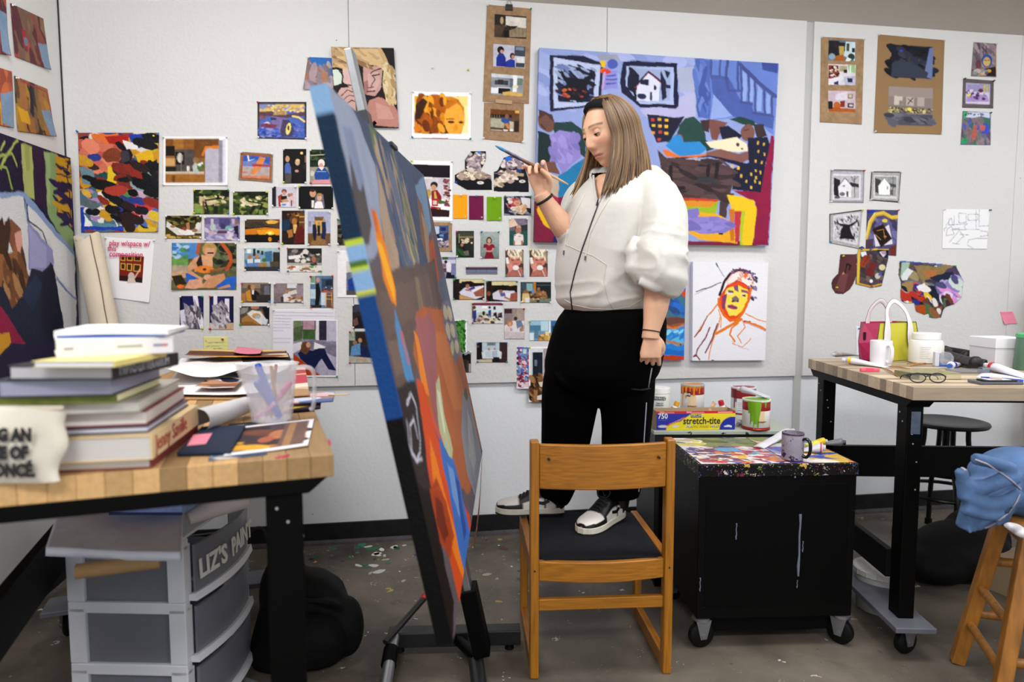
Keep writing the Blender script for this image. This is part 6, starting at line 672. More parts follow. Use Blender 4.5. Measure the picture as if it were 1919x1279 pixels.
for pts in ([(1096,366),(1078,400),(1064,432),(1058,470)], [(1142,372),(1122,405),(1105,440),(1098,480)]):
    MB().tube(on_hood(pts, .0015), .0026, 6).build('drawstring', mat('d9d5c8', .8), hoodie, T=MATS[PERS.name].inverted(), smooth=True)
    x, y = pts[-1]; MB().tube(on_hood([(x, y), (x-1, y+8)], .002, 3), .0032, 6).build('drawstring_tip', mat('6a6a68', .35, metal=.7), hoodie, T=MATS[PERS.name].inverted())
for pts in ([(1058,458),(1085,470),(1112,480),(1136,496)], [(1136,496),(1132,530),(1140,562),(1150,580)]):
    MB().tube(on_hood(pts, .0006), .0016, 6).build('pocket_seam', mat('c4c1b8', .9), hoodie, T=MATS[PERS.name].inverted(), smooth=True)
MB().tube(on_hood([(1205,560),(1180,575),(1150,580),(1110,579),(1075,572),(1058,562)], -.0005), .0022, 6).build('hem_seam', mat('c9c6bd', .9), hoodie, T=MATS[PERS.name].inverted(), smooth=True)
MB().tube(on_hood([(1112,330),(1114,350),(1119,379)], .001)+on_hood([(1121,381),(1130,366),(1141,350),(1152,328)], .001), .0042, 8).build('collar_edge', FLEECE, hoodie, T=MATS[PERS.name].inverted(), smooth=True)
# --- trousers
pt = MB()
pt.rings(trunk([(574,1066,1200,2.45),(586,1058,1232,2.45),(605,1046,1238,2.45),(650,1031,1234,2.46),(695,1024,1224,2.46),(725,1045,1200,2.46),(742,1075,1168,2.46)], 16, 40, 1.2))
pt.tube(**limb([(1088,640,2.50,44),(1078,690,2.52,52),(1070,735,2.53,53),(1064,790,2.55,48),(1058,840,2.57,43),(1050,890,2.59,36),(1040,926,2.60,31),(1036,938,2.60,27)], 18))
pt.tube(**limb([(1178,640,2.43,46),(1174,690,2.42,52),(1174,735,2.43,51),(1174,790,2.45,46),(1171,840,2.47,43),(1166,890,2.49,39),(1158,920,2.50,40),(1157,932,2.50,37)], 18))
for rows, rr in ((((1030,690,2.40),(1060,720,2.37),(1100,735,2.38)), (.004,.012,.004)), (((1150,700,2.30),(1180,725,2.29),(1215,735,2.33)), (.004,.012,.004)), (((1130,905,2.41),(1160,912,2.39),(1195,905,2.43)), (.004,.011,.004)), (((1140,860,2.40),(1170,872,2.38),(1205,862,2.42)), (.004,.010,.004)), (((1025,880,2.53),(1050,892,2.51),(1078,884,2.55)), (.004,.011,.004))):
    pt.tube(polyline([ony(*p) for p in rows], 4), list(np.interp(np.linspace(0, 1, 9), np.linspace(0, 1, 3), rr)), 10)
PANTS = fuse(pt, .007, 4, .5); PB = bvh_of(PANTS)
trousers = link_mesh(PANTS, 'trousers', mat('020203', .9, noise=.2, nscale=40, bump=.1, bscale=60, spec=.06), PERS)
def on_p(pts, lift, k=8):
    o = []
    for a, b in zip(pts[:-1], pts[1:]):
        for i in range(k+1):
            h = hit(PB, a[0]+(b[0]-a[0])*i/(k+1), a[1]+(b[1]-a[1])*i/(k+1), lift)[0]
            if h is not None: o.append(h)
    return o
for pts in ([(1221,690),(1214,730)], [(1211,755),(1208,800),(1205,850),(1199,900),(1196,924)]):
    q = on_p(pts, .001)
    if len(q) > 2: MB().tube(q, .0042, 6, flat=.5).build('side_stripe', mat('c8c4dc', .7), trousers, T=MATS[PERS.name].inverted())
q = on_p([(1184,728),(1200,730),(1217,728)], .004)
if len(q) > 2: MB().tube(q, .008, 8, flat=.35, ref=(0, 0, 1)).build('pocket_flap', mat('101012', .8), trousers, T=MATS[PERS.name].inverted(), smooth=True)
# --- head, arms and hands: one continuous body
def head_mesh(n=150, m=110):
    vs = []
    for i in range(m+1):
        la = -PI/2+PI*i/m
        for j in range(n):
            lo = 2*PI*j/n; vs.append((math.cos(la)*math.cos(lo), math.cos(la)*math.sin(lo), math.sin(la)))
    v = np.array(vs); x = v[:, 0]*.100; y = v[:, 1]*.077; z = v[:, 2]*.124
    low = np.clip((-.015-z)/.11, 0, 1)
    y = y*(1-.34*low**1.3); back = x < 0
    x = np.where(back, x*(1-.55*low)*1.0, x*(1-.02*low)); x = np.where(back, x*1.06, x)
    x = np.where((~back) & (z < -.05), x+np.clip((-.05-z), 0, .08)*.22*np.clip(x/.05, 0, 1), x)
    fl = np.clip(x/.05, 0, 1)
    x = x-.006*fl*np.exp(-((z-.085)/.03)**2)          # flatter forehead top
    def g(cy, cz, sy, sz, a):
        nonlocal x
        x = x+a*np.exp(-((y-cy)/sy)**2-((z-cz)/sz)**2)*fl
    for s in (-1, 1):
        g(s*.032, .030, .022, .010, .0055); g(s*.033, .006, .017, .013, -.0125); g(s*.05, -.022, .024, .022, .005); g(s*.012, -.036, .007, .008, .0075); g(s*.026, -.066, .008, .008, -.003)
    for cz, a in ((.018, .004), (.006, .0055), (-.006, .0075), (-.016, .009), (-.026, .0105), (-.034, .010)): g(0, cz, .0085+.0004*(.018-cz)*100, .009, a)
    g(0, -.038, .009, .007, .005); g(0, -.052, .006, .006, -.002)
    g(0, -.0625, .019, .0048, .0065); g(0, -.0755, .016, .0055, .0075); g(0, -.0688, .022, .0022, -.0045); g(0, -.088, .02, .006, -.005); g(0, -.106, .02, .014, .008)
    vs = np.stack([x, y, z], 1)
    fs = [[i*n+j, i*n+(j+1) % n, (i+1)*n+(j+1) % n, (i+1)*n+j] for i in range(1, m-1) for j in range(n)]
    fs += [list(range(n, 2*n))[::-1], [(m-1)*n+j for j in range(n)]]
    return vs, fs
HF, HL = facing(52)
tilt = math.radians(17)
hf = (HF*math.cos(tilt)-Vector((0, 0, 1))*math.sin(tilt)); hu = (HF*math.sin(tilt)+Vector((0, 0, 1))*math.cos(tilt))
rl = math.radians(4); hl = HL*math.cos(rl)+hu*math.sin(rl); hu = hf.cross(hl)
HC = ony(1143, 248, 2.42)
HM = frame(HC, hf, hl, hu) @ Matrix.Scale(1.0, 4)
hv, hfc = head_mesh()
bd = MB(); bd.add([tuple(p) for p in hv], hfc, T=HM)
def ear(s):
    T = HM @ TR(-.008, s*.074, -.004) @ rotm('Y', .15)
    bd.ball((0, 0, 0), (.017, .008, .031), 12, T=T)
ear(1); ear(-1)
nk = HM @ Vector((-.028, 0, -.06))
bd.tube([nk, HM @ Vector((-.035, 0, -.12)), ony(1158, 335, 2.46), ony(1160, 365, 2.47)], [.055, .054, .06, .075], 24)
bd.rings(trunk([(328,1122,1200,2.46),(345,1105,1204,2.455),(380,1080,1205,2.455),(450,1075,1200,2.46),(530,1070,1195,2.46),(600,1070,1205,2.46),(700,1050,1205,2.46)], 18, 24))
bd.tube(**limb([(1072,680,2.52,36),(1066,790,2.55,30),(1045,920,2.6,22),(1036,945,2.6,20)], 12)); bd.tube(**limb([(1172,680,2.42,36),(1172,790,2.45,30),(1160,910,2.5,24),(1157,950,2.5,20)], 12))
bd.tube(**limb([(1205,352,2.40,24),(1238,405,2.31,28),(1240,470,2.26,26),(1235,520,2.24,25),(1233,545,2.235,24),(1229,575,2.225,22.5),(1224,603,2.22,18),(1220,622,2.215,15.5),(1219,634,2.215,16.5)], 30, 20))
bd.tube(**limb([(1108,352,2.56,22),(1088,385,2.57,24),(1080,440,2.52,24),(1068,438,2.47,23),(1052,420,2.45,21),(1034,395,2.44,17),(1021,376,2.43,14.5),(1015,364,2.43,16)], 30, 20))
def finger(T, base, segs, curl, r0, spread=0.0):
    p = Vector(base); a = 0.0; pts = [p.copy()]; rs = [r0]
    for L, c in zip(segs, curl):
        a += math.radians(c); steps = 3
        for k in range(1, steps+1):
            pts.append(p+Vector((math.cos(a)*L*k/steps, spread*L*k/steps, -math.sin(a)*L*k/steps))); rs.append(r0*(1-.07*len(pts)/3))
        p = pts[-1]
    d = (pts[-1]-pts[-2]).normalized(); pts.append(pts[-1]+d*r0*.5); rs.append(rs[-1]*.55)
    bd.tube(pts, rs, 10, T=T); return T @ pts[-2]
def hand(T, curls, thumb):
    rg = []
    for x, w, h, dy in ((-.01,.021,.017,0),(.015,.028,.016,.002),(.04,.036,.0145,.003),(.065,.0385,.013,.0),(.083,.036,.011,-.001)):
        rg.append([(x, dy+w*math.copysign(abs(math.cos(t))**.8, math.cos(t)), h*math.copysign(abs(math.sin(t))**.8, math.sin(t))) for t in [2*PI*j/16 for j in range(16)]])
    bd.rings(rg, T=T); bd.ball((.03, .024, -.008), (.026, .013, .012), 12, T=T)
    tips = []
    for y, segs, r, sp, c in ((.028,(.041,.026,.02),.0088,.10,curls[0]),(.0095,(.045,.029,.022),.0090,.02,curls[1]),(-.0095,(.042,.027,.021),.0086,-.05,curls[2]),(-.0275,(.033,.021,.018),.0076,-.14,curls[3])):
        tips.append(finger(T, (.076, y, 0), segs, c, r, sp))
    pts = [T @ Vector(p) for p in thumb]; bd.tube(polyline(pts, 3), list(np.linspace(.0125, .0088, (len(pts)-1)*3+1)), 10)
    bd.ball(tuple(pts[-1]), .0088, 10)
    return tips, pts[-1]
# her left hand hangs, loosely closed
w0 = ony(1219, 628, 2.215); xh = Vector((.02, -.02, -1)).normalized(); zh = Vector((-.25, -.95, .0)); zh = (zh-xh*zh.dot(xh)).normalized(); yh = zh.cross(xh)
LTIPS, LTH = hand(frame(w0, xh, yh, zh) @ Matrix.Scale(.96, 4), ((38,75,45),(46,82,48),(50,84,48),(54,84,45)), ((.012,.022,-.004),(.034,.040,-.012),(.058,.044,-.022),(.078,.034,-.03)))
# her right hand holds the brush
w1 = ony(1017, 368, 2.43); xh = Vector((-.22, -.05, .97)).normalized(); zh = Vector((.42, .90, .08)); zh = (zh-xh*zh.dot(xh)).normalized(); yh = zh.cross(xh)
RHT = frame(w1, xh, yh, zh) @ Matrix.Scale(1.05, 4)
RTIPS, RTH = hand(RHT, ((40,52,30),(52,58,35),(48,60,40),(30,48,35)), ((.014,.022,-.004),(.040,.038,-.016),(.062,.036,-.030),(.082,.022,-.036)))
BODYM = fuse(bd, .0034, 2, .45)
co = np.empty(len(BODYM.vertices)*3); BODYM.vertices.foreach_get('co', co); co = co.reshape(-1, 3)
Hi = np.array(HM.inverted()); hl_ = (np.c_[co, np.ones(len(co))] @ Hi.T)[:, :3]
skin = np.array(lin('e2b294')); colr = np.tile(skin, (len(co), 1))
nz = vnoise(co[:, 0]*6+3, co[:, 2]*6+3, 3, 9)[:, None]; colr *= .93+.14*nz
def blend(mask, hexc):
    global colr
    colr = colr*(1-mask[:, None])+np.array(lin(hexc))*mask[:, None]
X, Y_, Z_ = hl_[:, 0], hl_[:, 1], hl_[:, 2]
isface = (X > .03) & (np.abs(Y_) < .08) & (np.abs(Z_) < .14)
cheek = isface*np.exp(-((np.abs(Y_)-.048)/.022)**2-((Z_+.024)/.022)**2); blend(cheek*.45, 'd88a78')
blend(isface*np.exp(-(Y_/.012)**2-((Z_+.036)/.012)**2)*.4, 'd98c7c')
lip = isface*(np.abs(Y_) < .027)*np.clip(1.3-np.abs((Z_+.0688)/(.0115*np.sqrt(np.clip(1-(Y_/.027)**2, 0, 1))+1e-4)), 0, 1)*1.0
blend(np.clip(lip, 0, 1)*.75, 'b9685f')
blend(isface*(np.abs(Z_+.0690) < .0012)*(np.abs(Y_) < .025)*.9, '6e3a34')
br = isface*(np.abs(Y_) > .012)*(np.abs(Y_) < .056)*np.clip(1.4-np.abs(Z_-(.0315+.10*np.clip(np.abs(Y_)-.012, 0, .022)-.22*np.clip(np.abs(Y_)-.04, 0, 1)))/.0042, 0, 1)
blend(np.clip(br, 0, 1)*.8, '5c4230')
for tp in LTIPS+RTIPS+[LTH, RTH]:
    d = np.linalg.norm(co-np.array(tp), axis=1); blend(np.exp(-(d/.014)**2)*.35, 'cf8274')
d = np.linalg.norm(co-np.array(RTIPS[0]), axis=1); blend((d < .009)*.5, '3d6ea8')
blend((co[:, 2] < .60)*1.0, '0b0b0c')
at = BODYM.color_attributes.new('Col', 'FLOAT_COLOR', 'POINT'); at.data.foreach_set('color', np.c_[np.clip(colr, 0, 1), np.ones(len(co))].ravel().astype(np.float32))
SKINM = vcol_mat(.5, .35); sb = SKINM.node_tree.nodes['Principled BSDF']; sb.inputs['Subsurface Weight'].default_value = .12; sb.inputs['Subsurface Radius'].default_value = (.012, .005, .003); sb.inputs['Subsurface Scale'].default_value = 1.0
body = link_mesh(BODYM, 'body', SKINM, PERS)
PI_ = MATS[PERS.name].inverted()
for s in (-1, 1):
    e = MB().ball((.0788, s*.033, .0065), (.0122, .0124, .0122), 20, T=HM, m=14).build('eye', mat('d9d2cc', .25), body, T=PI_, smooth=True)
    MB().ball((.0888, s*.0335, .0015), (.0038, .0062, .0062), 16, T=HM).build('iris', mat('2a1d16', .2), e, T=PI_, smooth=True)
    T = HM @ TR(.0795, s*.033, .0065)
    rg = [[(.0138*math.cos(a)*math.cos(b), .0146*math.sin(b), .0138*math.sin(a)*math.cos(b)) for b in np.linspace(-1.25, 1.25, 15)] for a in np.linspace(-.22, 1.5, 9)]
    MB().rings(rg, T=T, cap=False, closed=False).build('eyelid', mat('d3a086', .5), body, T=PI_, smooth=True)
    rg = [[(.0136*math.cos(a)*math.cos(b), .0144*math.sin(b), .0136*math.sin(a)*math.cos(b)) for b in np.linspace(-1.25, 1.25, 15)] for a in np.linspace(-1.4, -.52, 7)]
    MB().rings(rg, T=T, cap=False, closed=False).build('lower_lid', mat('d3a086', .5), body, T=PI_, smooth=True)
    MB().tube([T @ Vector((.0142*math.cos(b), -.0001+.0148*math.sin(b), -.0032)) for b in np.linspace(-1.2, 1.2, 12)], .0009, 5).build('eyelash', mat('2a1c16', .6), body, T=PI_)
# --- hair: straight, shoulder length, swept back under a headband
rnd = random.Random(5)
HAIRM = vcol_mat(.42, .5)
hair_parts = []; hcols = []
def hair_lock(pts, r, flat, c):
    m = MB(); m.tube(polyline(pts, 4), list(np.interp(np.linspace(0, 1, (len(pts)-1)*4+1), [0, .15, .7, .92, 1], [r*.6, r, r, r*.75, r*.2])), 7, flat=flat)
    hair_parts.append(m); hcols.append(np.array(lin(c)))
HC_ = ['75583a','6a4e32','7e6244','624730','86694a','6a4e34','725638','5c432a','96764e','4e3824']
cap = MB(); cv = []
for p in hv:
    cv.append(p)
capv = np.array(cv)*np.array([1.07, 1.09, 1.06]); keep = capv
def inband(p): return p[0] < .052-.62*(.125-p[2])*1.0+.0 or False
fl_ = [f for f in hfc if len(f) == 4 and all((capv[i][0] < .022 + .25*(capv[i][2]-.06)) and capv[i][2] > -.09 for i in f)]
used = sorted({i for f in fl_ for i in f}); rm = {a: b for b, a in enumerate(used)}
cm = MB(); cm.add([tuple(capv[i]) for i in used], [[rm[i] for i in f] for f in fl_], T=HM); hair_parts.append(cm); hcols.append(np.array(lin('6b4c2c')))
down = Vector((0, 0, -1))
for k in range(420):
    u = rnd.random(); az = math.radians(60+240*u)      # around the head from the left temple over the back to the right temple
    side = 1 if u < .5 else -1
    front = min(u, 1-u)*2                               # 0 at the temples, 1 at the back
    root = Vector((.030-.075*front*rnd.uniform(.4, 1), side*rnd.uniform(.002, .012), .128))
    pts = [HM @ root]
    rr = rnd.uniform(1.06, 1.15)+.06*front*rnd.random()
    for la, kk in ((62, .98), (36, 1.0), (10, 1.0), (-12, 1.0)):
        a = math.radians(la); q = Vector((math.cos(a)*math.cos(az)*.100*1.06*rr, math.cos(a)*math.sin(az)*.078*rr*1.02, math.sin(a)*.126*1.03))
        pts.append(HM @ q)
    b = pts[-1]; outw = (b-HC); outw.z = 0; outw.normalize()
    zend = 1.618+.03*rnd.random()+.035*front
    if side < 0: zend += .01
    H_ = b.z-zend
    fw = Vector((-.05, -.015, 0))*(1-front)
    for s_ in (.35, .7, 1.0):
        j = Vector((rnd.uniform(-1, 1), rnd.uniform(-1, 1), 0))*.006*s_
        pts.append(b+down*H_*s_+outw*((.026+.075*front)*s_*(1-.45*s_))+fw*s_*s_+j)
    hair_lock(pts, rnd.uniform(.0035, .0065), .5, rnd.choice(HC_))
allm = MB(); cols = []
for m_, c in zip(hair_parts, hcols): allm.add([tuple(p) for p in m_.v], m_.f); cols += [c]*len(m_.v)
ho = allm.build('hair', HAIRM, PERS, T=PI_, smooth=True, angle=180)
at = ho.data.color_attributes.new('Col', 'FLOAT_COLOR', 'POINT'); at.data.foreach_set('color', np.c_[np.array(cols), np.ones(len(cols))].ravel().astype(np.float32))
# headband
rg = []
for i in range(48):
    a = 2*PI*i/48; ca, sa = math.cos(a), math.sin(a)
    ring = []
    for w_, o_ in ((-.021, 1.05), (-.018, 1.105), (0, 1.125), (.018, 1.12), (.021, 1.06)):
        # band circle tilted: high over the forehead, low at the nape
        x = .100*ca; y = .077*sa; z = .056*ca+.114+w_*2.2*(1.30-.50*ca)
        sc_ = o_/math.sqrt((x/.100)**2+(y/.077)**2+(z/.124)**2) if True else 1
        ring.append(HM @ Vector((x*sc_, y*sc_, z*sc_)))
    rg.append(ring)
MB().rings(rg+[rg[0]], cap=False, closed=False).build('headband', mat('0b0b0c', .8, spec=.2), PERS, T=PI_, smooth=True, angle=180)
# hair ties on the wrists
def wristband(c, ax, R, r, name):
    ax = Vector(ax).normalized(); a = ax.orthogonal().normalized(); b = ax.cross(a)
    MB().tube([Vector(c)+a*(R*math.cos(t))+b*(R*math.sin(t)) for t in np.linspace(0, 2*PI, 25)], r, 8, cap=False).build(name, mat('0b0b0c', .8), PERS, T=PI_, smooth=True)
wristband(ony(1020, 374, 2.43), ony(1034, 395, 2.44)-ony(1015, 364, 2.43), .0315, .0048, 'wristband')
wristband(ony(1220, 621, 2.215), ony(1219, 634, 2.215)-ony(1224, 603, 2.22), .0315, .0018, 'wristband')
# --- shoes
def shoe(heel, toe, z, bank=0.0):
    h = Vector((*heel, z)); d = Vector((toe[0]-heel[0], toe[1]-heel[1], 0)); L = d.length; d.normalize(); T = PI_ @ frame(h, d, Vector((-d.y, d.x, 0)), Vector((0, 0, 1)))
    st = lerp_rows([(0,.027,.072,.03),(.06,.034,.088,.03),(.18,.0375,.097,.03),(.30,.038,.104,.03),(.42,.040,.101,.03),(.54,.044,.082,.03),(.68,.048,.063,.03),(.82,.046,.056,.03),(.92,.037,.050,.03),(.98,.022,.043,.03),(1.0,.006,.036,.03)], 44)
    rg = []; cl = []
    K = 27
    for s, w, ht, zb in st:
        row = []
        for j in range(K):
            t = PI*j/(K-1); y = w*math.copysign(abs(math.cos(t))**.75, math.cos(t)); zz = zb-.006+(ht-zb+.006)*abs(math.sin(t))**.72
            row.append((s*L, y, zz))
            f = (zz-zb)/(ht-zb)
            ay = abs(y)/max(w, 1e-4)
            wht = 'd9d6d0'; blk = '0d0d0f'; c = blk
            if s > .66: c = wht if (f > .40+.3*(s-.66) and s < .985) else blk        # toe box / mudguard
            elif .30 < s <= .66: c = (wht if (f < .50 and s < .60 and ay > .5) else blk)
            elif s <= .30: c = wht if (.12 < s < .26 and f < .45) else blk
            cl.append(lin(c))
        rg.append(row)
    o = MB().rings(rg, T=T, closed=False, cap=False).build('shoe', vcol_mat(.45, .4), PERS, smooth=True, angle=180)
    at = o.data.color_attributes.new('Col', 'FLOAT_COLOR', 'POINT'); at.data.foreach_set('color', np.c_[np.array(cl), np.ones(len(cl))].ravel().astype(np.float32))
    out = []
    for s, w, ht, zb in st[::2]: out.append((s*L, w+.004))
    poly = [(x if 0 < i < len(out)-1 else x+(-.004 if i == 0 else .005), y) for i, (x, y) in enumerate(out)]+[(x if 0 < i < len(out)-1 else x+(-.004 if i == 0 else .005), -y) for i, (x, y) in list(enumerate(out))[::-1]]
    MB().prism(poly, .005, .027, T=T).build('midsole', mat('cfcabc', .6, noise=.06, nscale=30), o, bevel=.002)
    MB().prism([(x, y*.97) for x, y in poly], .0, .0055, T=T).build('outsole', mat('0e0e0e', .6), o)
    for sd in (-1, 1):   # side mark: long curved tick
        q = [(.20, .052), (.30, .040), (.42, .047), (.60, .070), (.42, .058), (.31, .054), (.235, .062)]
        pts = []
        for s, zz in q:
            w = np.interp(s, st[:, 0], st[:, 1]); ht = np.interp(s, st[:, 0], st[:, 2]); f = min(1, max(0, (zz-.024)/(ht-.024)))
            th = math.asin(min(1, f**(1/.72))); pts.append((s*L, sd*(w*abs(math.cos(th))**.75+.0012), zz))
        MB().add(pts, [[0, 1, 5, 6], [1, 2, 4, 5], [2, 3, 4]], T=T).build('side_mark', mat('0b0b0c', .5), o)
    for i in range(5):
        s = .43+.052*i; w = .019; ht = np.interp(s, st[:, 0], st[:, 2])
        MB().tube([(s*L-.004, -w, ht-.006), (s*L, -.010, ht+.0015), (s*L+.003, .010, ht+.0015), (s*L+.006, w, ht-.006)], .0032, 6, T=T).build('lace', mat('111113', .8), o, smooth=True)
    for a in (-1, 1):
        MB().tube(polyline([(.40*L, 0, .103), (.37*L, a*.014, .125), (.41*L, a*.026, .122), (.45*L, a*.020, .108), (.42*L, 0, .101)], 4), .0026, 6, T=T).build('lace_bow', mat('111113', .8), o, smooth=True)
    return o
shoe((.83, 2.520), (.632, 2.345), .4185)
shoe((.625, 2.605), (.362, 2.640), .4185)
# --- paintbrush
BR0 = ony(928, 273, 2.36); BR1 = ony(1065, 346, 2.42); bdir = (BR1-BR0)
bt = thing('paintbrush', 'long paintbrush with blue-tipped bristles held in the raised hand', 'brush', M=TR(*(BR0+bdir*.5)))
def bseg(a, b, r, name, m, n=10, parent=bt):
    k = len(r); return MB().tube([BR0+bdir*(a+(b-a)*i/(k-1)) for i in range(k)], r, n).build(name, m, parent, world=True, smooth=True)
bseg(0, .13, [.0015, .0045, .006, .0055], 'bristles', mat('3f86b4', .7, noise=.2, nscale=60))
bseg(.125, .36, [.0055, .006, .0065, .006], 'ferrule', mat('5d5a72', .4, metal=.4, noise=.5, nscale=60))
bseg(.355, .66, [.006, .0072, .0072, .006], 'grip', mat('6b4a2c', .5, noise=.6, nscale=70))
bseg(.655, 1, [.006, .0052, .0048, .0042, .002], 'handle', mat('d9b48a', .45, noise=.1))
# ------------------------------------------------------------ hang the wall items
PINC = {'w': 'dfe2e4', 'r': 'b81c24', 'g': '1c9a50', 'b': '2a72b8', 'y': 'c8d020', 'p': 'd02a78', 'k': '2a2a2c'}
_pin = {}
def pin_mesh(c):
    if c not in _pin:
        m = MB().lathe([(.0008, -.010), (.0008, 0), (.0048, .0005), (.0046, .002), (.0028, .003), (.0027, .0085), (.0044, .0095), (.0042, .0115), (.002, .012)], 10)
        me = bpy.data.meshes.new('push_pin'); me.from_pydata([tuple(p) for p in m.v], [], m.f); me.materials.append(mat(PINC[c], .25, spec=.6)); me.shade_smooth(); _pin[c] = me
    return _pin[c]
_prnd = random.Random(3)
def add_pin(parent, c, pos, nrm=Vector((0, -1, 0))):
    o = bpy.data.objects.new('push_pin', pin_mesh(c)); COL.objects.link(o); o.parent = parent
    n = (nrm+Vector((_prnd.uniform(-.25, .25), 0, _prnd.uniform(-.15, .35)))).normalized()
    o.matrix_local = MATS[parent.name].inverted() @ TR(*pos) @ n.to_track_quat('Z', 'Y').to_matrix().to_4x4()
PAPER = vcol_mat(.6, .15); PAINTED = vcol_mat(.55, .16, .22, 120); PHOTO = vcol_mat(.45, .12)
HUNG = {}
for i, (kind, label, cat, q, ops, nx, pins, kw) in enumerate(WALL_ITEMS):
    kw = dict(kw); xp = kw.pop('xp', []); dep = kw.get('depth', 0)
    lift = kw.pop('lift', 0)+.0016+(.0002*(i % 5))
    cs = [wp(x, y, dep+lift) for x, y in q]
    m = PAINTED if (dep or 'palette' in kind or kind == 'painted_scrap') else (PHOTO if 'photo' in kind else PAPER)
    if 'photo' in kind or kind == 'print': ops += ';n .28 16;n .22 38'
    o = sheet(kind, cs, ops, nx, m=m, seed=i+1, **kw); tag(o, label, cat, 'photos pinned to the back wall' if kind == 'photo_print' else None); HUNG[label] = o
    A_, B_, C_, D_ = [Vector(c) for c in cs]; ins = .0035; w_ = (B_-A_).normalized()*ins; h_ = (D_-A_).normalized()*ins; up = Vector((0, -.0015, 0))
    for ch, p in zip(pins, (A_+w_+h_, B_-w_+h_, C_-w_-h_, D_+w_-h_)):
        if ch != '-': add_pin(o, ch, p+up)
    for ch, (x, y) in xp: add_pin(o, ch, wp(x, y, lift+.003))
# loose pins left in the board
for (x, y, c), lb in zip(((810, 128, 'w'), (877, 132, 'y')), ('clear push pin alone on the bare board above the amber print', 'yellow push pin alone on the bare board above the amber print')):
    o = bpy.data.objects.new('push_pin', pin_mesh(c)); COL.objects.link(o); o.matrix_world = TR(*wp(x, y, .0012)) @ Vector((.1, -1, .2)).to_track_quat('Z', 'Y').to_matrix().to_4x4(); tag(o, lb, 'push pin')
# handwriting on the note, poster heading, binder clip
WALLT = lambda x, y, off, rot=0.0: TR(*wp(x, y, off)) @ rotm('X', PI/2) @ rotm('Z', rot)
nt_ = HUNG['white paper with pink handwriting and a small red gallery photo']
for s_, x, y, sz in (('play w/space w/', 204, 460, .036), ('this', 201, 470, .034), ('composition', 204, 481, .038)):
    text_mesh(s_, sz, WALLT(x, y, .012, -.02), 'handwriting', mat('d02a68', .6), nt_, world=True, shear=.15, sx=.78, bold=.0004)
ps_ = HUNG['small white poster pinned behind the handbag']
text_mesh('ARTI', .042, WALLT(1615, 622, .0045, 0), 'heading', mat('2a2c38', .6), ps_, world=True, sx=.62)
cl = thing('binder_clip', 'small black binder clip gripping the top of the long brown strip', 'clip', M=TR(*wp(954, 13, .003)))
MB().prism([(-.019, -.018), (.019, -.018), (.017, .012), (-.017, .012)], -.006, .006, T=rotm('X', PI/2)).build('clip_body', mat('141416', .4), cl, bevel=.002)
MB().tube([(math.sin(t)*.010, -.003, .016-math.cos(t)*.014) for t in np.linspace(.3, 2*PI-.3, 16)], .0014, 6).build('clip_wire', mat('a8a8aa', .3, metal=.9), cl, smooth=True)
MB().box(-.044, 0, -.006, .040, .0012, .012).build('tape', mat('b08a66', .35), thing('masking_tape', 'strip of tape joining the two brown paper sheets', 'tape', M=TR(*wp(945, 192, .0065)) @ rotm('Y', .05)))
# left wall: four painted canvas scraps and the big leaning canvas
def lpt(x, y, off): return onx(x, y, LX+off)
SCR = [('brown and crimson streaked canvas scrap at top of the left wall', [(20,6),(81,35),(92,131),(28,106)], 'b 7a4038;d 1 90 0 0 100 100 11 3 75 8a4a40 6a3030 a8503a 5a2c34 8a6a50 7a5a48;p 7a94b0 72 55 100 50 100 100 82 100;p a02830 25 40 38 40 36 80 26 70;p 6a8098 28 55 40 55 38 70 30 70;n .2 8'),
       ('ochre and black streaked canvas scrap below the crimson one', [(27,142),(89,167),(102,256),(33,246)], 'b 6a5a38;d 2 90 0 0 100 100 11 3 75 8a6a30 3a2c24 b08028 5a4430 7a5a38 a06a38;p 7a94b0 70 50 100 45 100 100 86 100;p 1c1c28 40 0 50 5 46 70 36 60;p d8a018 2 55 30 60 34 85 10 80;l a0284a 3 10 3 95 8 100 60;n .2 8'),
       ('crimson canvas scrap cut off by the left frame edge, upper', [(-45,-30),(11,-3),(15,104),(-38,95)], 'b 8a4038;d 3 60 0 0 100 100 11 3 75 8a4a40 a8503a 5a2c34;p 7a94b0 70 25 100 28 100 100 76 95;n .2 8'),
       ('orange canvas scrap cut off by the left frame edge, lower', [(-40,115),(22,134),(24,240),(-38,228)], 'b b0583a;d 4 60 0 0 100 100 11 3 75 b0583a 9a4a34 c86a40;p 7a94b0 62 45 100 35 100 100 66 95;l c8a838 3 60 60 64 98;n .2 8')]
for k, (lb, q, ops) in enumerate(SCR):
    o = sheet('canvas_scrap', [lpt(x, y, .003) for x, y in q], ops, 60, m=PAINTED, seed=60+k, rag=1.5, curl=.012, thick=.002); tag(o, lb, 'painting', 'painted scraps on the left wall')
    add_pin(o, 'w', lpt(q[0][0]+3, q[0][1]+4, .005), Vector((1, 0, 0)))
LXP = -1.488
o = sheet('leaning_painting', [(LXP, 2.15, 1.885), (LXP, 3.46, 1.905), (LXP, 3.46, .72), (LXP, 2.15, .72)], LEFT_ART, 260, m=PAINTED, depth=.036, rag=1.0, seed=77); tag(o, 'big painting of a figure in navy before a pale screen on the left wall', 'painting')
